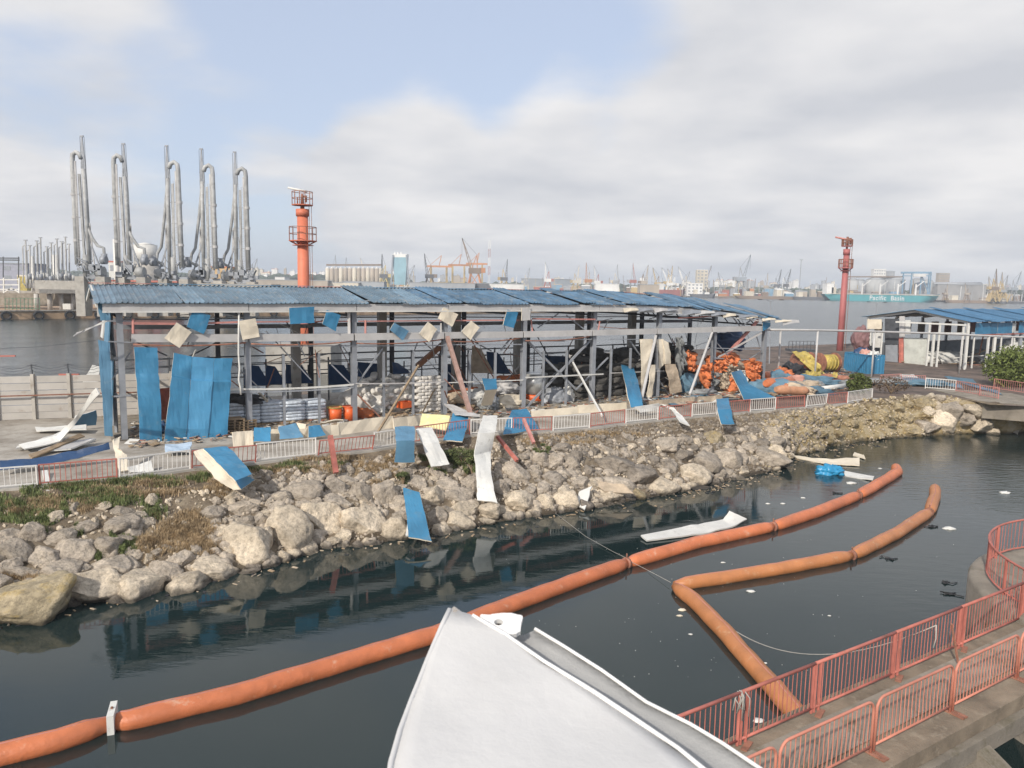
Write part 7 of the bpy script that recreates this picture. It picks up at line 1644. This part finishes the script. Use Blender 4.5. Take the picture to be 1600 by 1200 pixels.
CR = [(722, 372, 'tallest far crane with a steep brown jib left of the mast', ('orange', 'brown'), -.42, 900, 1.5), (663, 396, 'dark jib crane left of the orange gantries', ('brown', 'dark'), -.25, 950, 1.2), (597, 397, 'yellowish crane beside the glassy blue tower', ('yellow', 'dark'), -.1, 950, 1.2), (648, 414, 'white short-jib crane right of the glassy blue tower', ('white', 'grey'), .5, 1000, 1), (793, 405, 'yellow crane with a steep jib right of the mast', ('ochre', 'dark'), .2, 1050, 1.2), (828, 418, 'small pale crane between the yellow and red ones', ('cream', 'grey'), .3, 1200, 1),
      (852, 409, 'slim red and white crane near the picture middle', ('red', 'white'), -.12, 1100, 1.1), (905, 414, 'left crane of the ochre pair', ('ochre', 'cream'), .25, 1150, 1), (916, 410, 'right crane of the ochre pair', ('tan', 'orange'), -.1, 1150, 1), (928, 415, 'white-jib crane on a red portal', ('red', 'white'), -.2, 1120, 1), (965, 413, 'cream crane above the white hall', ('cream', 'grey'), .12, 1150, 1), (989, 411, 'thin red-tipped upright crane', ('grey', 'red'), .03, 1200, .8), (1013, 414, 'brown double crane with crossed jibs', ('brown', 'tan'), .3, 1120, 1.2), (1020, 418, 'second brown crane with crossed jibs', ('brown', 'ochre'), -.3, 1125, 1.1),
      (1034, 418, 'white derrick on the red cargo ship, left', ('white', 'white'), -.5, 1080, 1), (1043, 420, 'white derrick on the red cargo ship, middle', ('white', 'cream'), -.4, 1085, 1), (1051, 415, 'ochre crane over the red cargo ship', ('ochre', 'ochre'), .25, 1110, 1), (1060, 417, 'cream derrick at the stern of the red cargo ship', ('cream', 'white'), -.4, 1110, 1), (1078, 424, 'dark crane left of the cream tower', ('dark', 'grey'), .5, 1150, 1), (1112, 415, 'long thin jib above the town right of the cream tower', ('ochre', 'brown'), .5, 1200, .8), (1122, 425, 'grey crane right of the cream tower', ('grey', 'grey'), -.3, 1180, .9),
      (1173, 398, 'tall grey rig crane with a white house', ('grey', 'steel'), .45, 1150, 1.5), (1200, 426, 'small grey crane behind the moored hulks', ('grey', 'tan'), .2, 1200, .8), (1221, 421, 'leaning grey crane, left of two', ('steel', 'dark'), .35, 1180, 1), (1236, 420, 'leaning grey crane, right of two', ('steel', 'dark'), .4, 1180, 1), (1481, 443, 'small grubby portal crane by the grey warehouse, left', ('brown', 'tan'), .2, 1000, .8), (1508, 442, 'small grubby portal crane by the grey warehouse, right', ('brown', 'tan'), -.2, 1000, .8),
      (1545, 432, 'ochre crane at the left of the right-hand cluster', ('ochre', 'tan'), -.2, 1000, 1.1), (1557, 420, 'tallest ochre crane in the right-hand cluster', ('ochre', 'brown'), .15, 1000, 1.3), (1566, 425, 'second ochre crane in the right-hand cluster', ('ochre', 'tan'), .1, 1010, 1.1), (1575, 430, 'ochre crane at the right of the right-hand cluster', ('ochre', 'grey'), .35, 1000, 1.1), (1596, 424, 'grey crane at the right edge of the skyline', ('grey', 'steel'), .5, 1150, 1), (524, 398, 'white thin crane left of the silo row', ('white', 'grey'), .05, 1100, .8), (541, 402, 'white thin crane over the silo row', ('white', 'grey'), -.05, 1100, .8), (563, 403, 'white leaning crane over the silo row', ('white', 'cream'), -.4, 1100, .8),
      (384, 402, 'grey crane just right of the tall loading arms', ('grey', 'dark'), -.35, 700, .9), (402, 404, 'faint grey crane left of the orange-red tower', ('grey', 'grey'), .4, 900, .8)]
for (px, yt, lb, col, lean, dist, jw) in CR: crane(px, yt, 455, dist, col, lean, lb, jw)
# gantry cranes (orange)
for k, (x0, x1, yt, lb) in enumerate([(670, 702, 413, 'orange gantry crane, left of three'), (704, 730, 411, 'orange gantry crane, middle of three'), (732, 758, 409, 'orange gantry crane, right of three')]):
    dist = 1000; a, b_ = D(x0, yt+3, dist), D(x1, yt+3, dist); t = thing('gantry_crane', (a.x, dist, 2.2), lb, 'crane', 'orange gantry cranes'); mb = MB()
    for x in (a.x+2, b_.x-4): mb.bar((x, dist, 2.2), (x, dist, a.z), 1.3).bar((x, dist+14, 2.2), (x, dist+14, a.z), 1.3)
    mb.bar((a.x+2, dist, 14), (b_.x-4, dist, 14), 1.2); mb.build('portal', fc['ochre'], t)
    MB().bar((a.x-3, dist, a.z), (b_.x+3, dist, a.z), 1.6, 2.2).build('girder', fc['orange'], t); MB().bar(((a.x+b_.x)/2, dist, a.z), ((a.x+b_.x)/2+3, dist, a.z+14), .9).bar((a.x, dist, a.z), ((a.x+b_.x)/2+3, dist, a.z+14), .5).build('pylon', fc['orange'], t)
# lattice mast
t = thing('lattice_mast', D(765, 440, 1100), 'thin red and white lattice mast right of the tallest crane', 'mast'); p = D(765, 375, 1100)
for k in range(6):
    z0, z1 = 2+(p.z-2)*k/6, 2+(p.z-2)*(k+1)/6; mb = MB()
    for sx in (-1, 1): mb.bar((p.x+sx*1.2, p.y, z0), (p.x+sx*1.2, p.y, z1), .45)
    for j in range(3): mb.bar((p.x-1.2, p.y, lerp(z0, z1, j/3)), (p.x+1.2, p.y, lerp(z0, z1, (j+1)/3)), .35)
    mb.build('mast_segment', fc['white'] if k % 2 else fc['red'], t)
p = D(1252, 406, 1300); t = thing('thin_mast', V((p.x, p.y, 2)), 'thin pale mast rising above the cranes left of the pink tower', 'mast'); MB().bar((p.x, p.y, 2), p, 1.0).build('pole', fc['grey'], t); MB().box(p, (6, 1, 1)).build('crosstree', fc['grey'], t)
# port control tower (glassy, flared)
t = thing('control_tower', D(622, 442, 900), 'flared glassy pale-blue port tower with white top', 'tower'); q = 900
a, b_, c2, d2 = D(613, 400, q), D(636, 400, q), D(634, 445, q), D(616, 445, q)
for nm, y0, y1, mt in [('glass_front', 402, 445, mat('far_glass', (.30, .48, .55), .3, 0, .12, .1)), ('crown', 397, 402, fc['white'])]:
    A, B_, C2, D2 = D(613, y0, q), D(636, y0, q), D(lerp(636, 633, (y1-397)/48), y1, q), D(lerp(613, 617, (y1-397)/48), y1, q); dp = V((0, 14, 0))
    MB().add([A, B_, C2, D2, A+dp, B_+dp, C2+dp, D2+dp], [(0, 3, 2, 1), (4, 5, 6, 7), (0, 1, 5, 4), (2, 3, 7, 6), (1, 2, 6, 5), (0, 4, 7, 3)]).build(nm, mt, t)
MB().bar(D(614, 398, q-1), D(611, 445, q-1), 1.6).bar(D(635, 398, q-1), D(639, 445, q-1), 1.6).build('side_fin', fc['steel'], t)
for k in range(3): MB().cyl(D(617+k*5, 397, q+4), D(617+k*5, 394.5, q+4), 1.0).build('roof_dome', fc['white'], t)
# left silo row
t = thing('silo_row', D(550, 440, 1000), 'long row of tan grain silos with zigzag roof left of the blue tower', 'silos'); q = 1000
for k in range(13):
    x = 512+k*7; p = D(x, 440, q); zt = D(x, 419.5, q).z; MB().cyl(V((p.x, p.y, 2)), V((p.x, p.y, zt)), 2.75, None, 14).build('silo', fc['tan'] if k % 3 else fc['cream'], t, True); MB().cyl(V((p.x, p.y, zt)), V((p.x, p.y, zt+2)), 2.75, .2, 14).build('silo_roof', fc['white'], t, True)
MB().bar(D(510, 414, q), D(597, 414, q), 2.5, 2.2).build('conveyor', fc['brown'], t)
# right silo group
t = thing('silo_group', D(1380, 460, 1120), 'cluster of large grey concrete silos behind the teal ship', 'silos'); q = 1120
for k, (x, r_, y0) in enumerate([(1331, 8.5, 438), (1343, 7, 439), (1366, 12.5, 437), (1398, 12.5, 437), (1377, 6, 440), (1432, 10, 438), (1446, 9, 439)]):
    p = D(x, 460, q); zt = D(x, y0, q).z; MB().cyl(V((p.x, p.y, 2)), V((p.x, p.y, zt)), r_, None, 28).build('silo', fc['grey'] if k % 2 else mat('far_silo', (.42, .42, .41), .8, 0, .1, .1), t, True); MB().cyl(V((p.x, p.y, zt)), V((p.x, p.y, zt+3)), r_, r_*.4, 28).build('silo_roof', fc['grey'], t, True)
MB().bar(D(1322, 432.5, q-3), D(1412, 432.5, q-3), 2, 1.8).build('conveyor', fc['brown'], t)
t = thing('ship_loader', D(1430, 450, 1090), 'blue steel gantry over the silos with legs at its right', 'gantry'); mb = MB()
mb.bar(D(1408, 426, 1090), D(1455, 426, 1090), 2.5, 2.5).bar(D(1410, 431, 1090), D(1455, 431, 1090), 1.2)
for x in (1412, 1425, 1440, 1452, 1455): mb.bar(D(x, 426, 1090), V((D(x, 426, 1090).x, 1090, 2)), 1.3)
mb.bar(D(1440, 430, 1090), V((D(1455, 430, 1090).x, 1090, 8)), 1).build('frame', fc['blue'], t)
MB().box(D(1436, 430, 1088), (17, 6, 4)).build('white_banner', fc['white'], t)
building(1365, 1384, 421, 430, 1120, fc['white'], 'white machine house on top of the silo cluster', fc['white'], wins=5)
building(1385, 1398, 424, 430, 1118, fc['grey'], 'grey machine house on top of the silo cluster', fc['steel'], wins=3)
building(1465, 1482, 427, 455, 1250, fc['tan'], 'tan office slab with many windows right of the silos', fc['grey'], wins=6)
t = building(1464, 1540, 445, 460, 1100, mat('far_grey_hall', (.30, .29, .28), .85, 0, .2, .05), 'long grey curved-roof warehouse behind the small cranes', fc['grey'])
p0, p1 = D(1464, 445, 1100), D(1540, 445, 1100); MB().tube([V((p0.x, 1115, p0.z)), V((p1.x, 1115, p1.z))], 9, 16, [(9, 4), (9, 4)]).build('vault', fc['grey'], t, True)
building(1088, 1105, 422, 447, 1080, fc['cream'], 'tall cream tower block with white base', fc['white'], wins=3)
building(1074, 1098, 443, 452, 1060, fc['white'], 'low white building before the cream tower block', fc['white'], wins=4)
building(930, 967, 444, 456, 1040, fc['white'], 'bright white hall below the cream crane', fc['white'])
building(815, 892, 436, 447, 1250, fc['steel'], 'long bluish-grey warehouse near the middle', fc['grey'])
for k, (x0, x1, y0, mt, lb) in enumerate([(395, 512, 438, fc['tan'], 'low tan quay warehouse right of the loading arms'), (430, 560, 441, fc['cream'], 'low cream quay warehouse behind the orange-red tower'), (536, 600, 440.5, fc['grey'], 'low grey warehouse under the silo row'), (640, 742, 442.5, fc['grey'], 'long low grey quay shed under the orange gantries'), (742, 762, 443, fc['dark'], 'dark gap-like shed end under the gantries'), (762, 818, 444, fc['white'], 'low white quay shed right of the gantries'), (430, 445, 433, fc['white'], 'small white container-like house left of the red tower'), (1000, 1030, 445, fc['tan'], 'tan quay shed left of the red ship')]):
    building(x0, x1, y0, 455, 850+k*7, mt, lb, fc['grey'], depth=20, wins=0)
WH = [(420, 'left of the orange-red tower'), (470, 'beside the orange-red tower'), (530, 'over the left silo row'), (580, 'over the right of the silo row'), (625, 'near the glassy port tower'), (700, 'behind the orange gantries'), (765, 'near the lattice mast'), (800, 'near the yellow crane'), (852, 'near the slim red crane'), (910, 'near the ochre crane pair'), (965, 'above the bright white hall'), (1010, 'near the brown double crane'),
      (1050, 'above the red cargo ship'), (1095, 'near the cream tower block'), (1130, 'right of the cream tower block'), (1175, 'near the tall rig crane'), (1215, 'near the two leaning cranes'), (1252, 'near the thin pale mast'), (1290, 'left of the faded red tower'), (1335, 'right of the faded red tower'), (1375, 'by the big silos'), (1430, 'by the blue gantry'), (1475, 'near the tan office slab'), (1515, 'by the grey warehouse'), (1560, 'by the ochre crane cluster'), (1600, 'at the right edge')]
def where_px(x): return min(WH, key=lambda q: abs(q[0]-x))[1]
# far city
random.seed(21); cn = 0
for k in range(230):
    x = random.choice([random.uniform(400, 1600), random.uniform(1100, 1300), random.uniform(380, 640), random.uniform(1480, 1600)]); w_ = random.uniform(3, 12); h0 = wy(x); yt = h0-random.uniform(6, 17)*(1 if x > 1000 else .9)
    if x < 650: yt = h0-random.uniform(10, 21)
    col = random.choice(['white', 'white', 'cream', 'cream', 'tan', 'grey', 'orange' if random.random() < .2 else 'white'])
    d_ = random.uniform(1500, 2000)
    t = thing('town_block', D(x, h0, d_), f'{"tall" if h0-yt > 13 else "low"} {"wide" if w_ > 7.5 else "narrow"} {col} town block {where_px(x)}', 'building', 'town blocks on the skyline')
    a = D(x, yt, d_); ww = w_*d_/FPX; MB().box((a.x, d_, (a.z+2)/2), (ww, ww*.6, a.z-2)).build('wall', fc[col], t); MB().box((a.x+ww*.2, d_, a.z+1.2), (ww*.3, ww*.3, 2.6)).build('stair_head', fc[col], t)
    MB().box((a.x, d_, a.z+.4), (ww*1.04, ww*.62, .8)).build('roof', fc['red'] if random.random() < .2 else fc['grey'], t)
# clutter of small boats, containers and sheds along the far quay
cm = ['white', 'red', 'orange', 'ochre', 'blue', 'grey', 'brown', 'tan', 'dark', 'cream']
for k in range(210):
    x = random.uniform(600, 1600); d_ = random.uniform(1060, 1230)+.05*abs(x-900); a = D(x, 450, d_); w_ = random.uniform(3, 14); h_ = random.uniform(3, 12)
    col = random.choice(cm); t = thing('quay_shed', V((a.x, d_, 2)), f'{"tall" if h_ > 7.5 else "low"} {"long" if w_ > 8.5 else "short"} {col} quay shed {where_px(x)}', 'shed', 'sheds and stacks along the far quay')
    MB().box((a.x, d_, 2.2+h_/2), (w_, 6, h_)).build('wall', fc[col], t); MB().add([(a.x-w_*.53, d_-3.2, 2.2+h_), (a.x+w_*.53, d_-3.2, 2.2+h_), (a.x+w_*.53, d_+3.2, 2.2+h_), (a.x-w_*.53, d_+3.2, 2.2+h_), (a.x-w_*.5, d_, 3.4+h_), (a.x+w_*.5, d_, 3.4+h_)], [(0, 1, 5, 4), (3, 4, 5, 2), (0, 4, 3), (1, 2, 5), (0, 3, 2, 1)]).build('roof', fc[random.choice(['grey', 'tan', 'white', 'brown'])], t)
for k in range(150):
    x = random.uniform(600, 1600); d_ = random.uniform(1060, 1250); a = D(x, 450, d_); h_ = random.uniform(10, 30)
    t = thing('thin_mast', V((a.x, d_, 2)), f'{"tall" if h_ > 20 else "short"} thin mast in the far port {where_px(x)}', 'mast', 'masts and light poles in the far port'); MB().bar((a.x, d_, 2), (a.x+random.uniform(-2, 2), d_, 2+h_), random.uniform(.35, .7)).build('pole', fc[random.choice(['grey', 'ochre', 'brown', 'white'])], t); MB().box((a.x, d_, 2+h_*.7), (3, .6, .6)).build('crosstree', fc['grey'], t)
# wooded ridges beyond: one mass
def woods(name, x0, x1, d_, h0, h1, cnt, mt):
    mb = MB(); vs, fs = IC1
    for _ in range(cnt):
        x = random.uniform(x0, x1); a = D(x, wy(x), d_+random.uniform(-40, 120)); r_ = random.uniform(4, 9); z_ = random.uniform(h0, h1); sd_ = random.uniform(0, 50)
        mb.add([V((a.x+v.x*r_*1.5, a.y+v.y*r_, z_+v.z*r_*.8*(1+.4*noise.noise(v*2+V((sd_, 0, 0)))))) for v in vs], fs)
    mb.build(name, mt, kind='stuff')
wm = mat('distant_foliage', (.075, .095, .06), .95, 0, .4, .05)
woods('far_woods', -100, 640, 1450, 4, 22, 900, wm); woods('far_woods', 640, 1200, 1500, 3, 13, 700, wm); woods('far_woods', 1180, 1700, 1350, 3, 12, 800, wm); woods('far_woods', 1540, 1720, 1250, 3, 16, 300, wm)
# ships
def hull(x0, x1, dist, depth, zt, name, mt, label, bow=1, deckm=None):
    a, b_ = D(x0, 460, dist).x, D(x1, 460, dist).x; L_ = b_-a; t = thing(name, ((a+b_)/2, dist, 0), label, 'ship'); rws = []
    for z_, fl_ in ((-1, .82), (0, .88), (zt*.5, .95), (zt, 1)):
        row = []
        for k in range(25):
            f = k/24; w_ = depth/2*min(1, (math.sin(pi*min(max((1-f)*3.2, 0), .5))))*min(1, .6+f*4); xx = a+L_*(.5+(f-.5)*fl_); row.append(V((xx, dist+depth/2-w_, z_+(zt*.25*max(0, f-.85)/.15 if z_ == zt else 0))))
        rws.append(row)
    MB().grid(rws).grid([[V((p.x, 2*(dist+depth/2)-p.y, p.z)) for p in r] for r in rws]).build('hull', mt, t, True)
    MB().grid([[rws[-1][k], V((rws[-1][k].x, 2*(dist+depth/2)-rws[-1][k].y, rws[-1][k].z))] for k in range(25)]).build('deck', deckm or fc['grey'], t)
    return t, a, L_
t, a, L_ = hull(1290, 1476, 1010, 22, 8.4, 'cargo_ship', mat('teal_hull', (.07, .34, .37), .5, 0, .08, .1, (.12, .30, .33), .3), 'teal-hulled cargo ship with white lettering moored at the far quay')
for (x, w_, h_, mt, nm) in [(1296, 9, 14, fc['white'], 'superstructure'), (1302, 6, 9, fc['cream'], 'deck_house')]:
    p = D(x, 455, 1015); MB().box((p.x, 1020, 8+h_/2), (w_, 14, h_)).build(nm, mt, t)
for k in range(5):
    p = D(1335+k*28, 455, 1015); MB().box((p.x, 1021, 9.4), (17, 14, 1.6)).build('hatch', fc['grey'], t)
    if k < 4: q = D(1349+k*28, 455, 1012); MB().bar((q.x, 1016, 8), (q.x, 1016, 23), 1.6).build('crane_post', fc['white'], t); MB().bar((q.x, 1016, 19), (q.x+10, 1016, 27), .8).build('crane_jib', fc['white'], t)
MB().bar((D(1292, 455, 1009).x, 1009.6, 8.9), (D(1470, 455, 1009).x, 1009.6, 8.9), .3, .7).build('bulwark', fc['cream'], t)
cu = bpy.data.curves.new('hull_name', 'FONT'); cu.body = 'Pacific  Basin'; cu.size = 8.2; cu.extrude = .06; cu.offset = .13; cu.align_x = 'CENTER'; cu.align_y = 'CENTER'; cu.space_character = 1.12
to = bpy.data.objects.new('tmp_text', cu); C.objects.link(to); bpy.context.view_layer.update()
me = bpy.data.meshes.new_from_object(to.evaluated_get(bpy.context.evaluated_depsgraph_get())); bpy.data.objects.remove(to)
wd3 = max(v.co.x for v in me.vertices)-min(v.co.x for v in me.vertices); pc = D(1386, 465, 1009.5); tw = (D(1413, 465, 1009.5)-D(1359, 465, 1009.5)).x
lt = bpy.data.objects.new('hull_lettering', me); C.objects.link(lt); lt.parent = t; me.materials.clear(); me.materials.append(mat('white_letter', (.8, .8, .8), .6))
kk = tw/wd3; lt.scale = (kk, kk*1.08, 1); lt.rotation_euler = (pi/2, 0, 0); lt.location = V((pc.x, 1009.7, 4.1))-V(t.location)
t, a, L_ = hull(1026, 1072, 1075, 16, 10, 'cargo_ship', mat('dark_red_hull', (.30, .10, .09), .6, 0, .1, .1), 'dark red cargo ship moored below the white derricks')
MB().box((a+6, 1082, 14), (8, 10, 9)).build('superstructure', fc['white'], t)
for (x0, x1, d_, z_, mt, lb) in [(1080, 1120, 1040, 5, fc['dark'], 'dark low barge right of the red cargo ship'), (1150, 1260, 1030, 4, fc['brown'], 'long brown hulk moored before the grey cranes'), (1240, 1300, 1025, 4, fc['dark'], 'dark barge ahead of the teal ship'), (1478, 1560, 1000, 3.5, fc['brown'], 'brown barge under the small grubby cranes'), (1560, 1620, 1000, 3, fc['dark'], 'dark barge at the right edge of the far water')]:
    t, a, L_ = hull(x0, x1, d_, 12, z_, 'barge', mt, lb); MB().box((a+L_*.2, d_+6, z_+3), (L_*.12, 8, 6)).build('deck_house', fc['cream'], t)

# ------------------------------------------------------------------ HARBOUR HAZE
hz = MB(); X0_, X1_, Y0_, Y1_, Z0_, Z1_ = -2600, 3400, -60, 5600, -3, 75
hz.add([(x, y, z) for z in (Z0_, Z1_) for y in (Y0_, Y1_) for x in (X0_, X1_)], [(0, 2, 3, 1), (4, 5, 7, 6), (0, 1, 5, 4), (2, 6, 7, 3), (0, 4, 6, 2), (1, 3, 7, 5)])
hm = bpy.data.materials.new('haze'); hm.use_nodes = True; T = hm.node_tree; T.nodes.clear()
ho = T.nodes.new('ShaderNodeOutputMaterial'); pv = T.nodes.new('ShaderNodeVolumePrincipled'); pv.inputs['Color'].default_value = (.84, .91, 1.0, 1); pv.inputs['Density'].default_value = .00029; pv.inputs['Anisotropy'].default_value = 0.0
T.links.new(pv.outputs[0], ho.inputs['Volume'])
hz.build('haze', hm, kind='stuff')
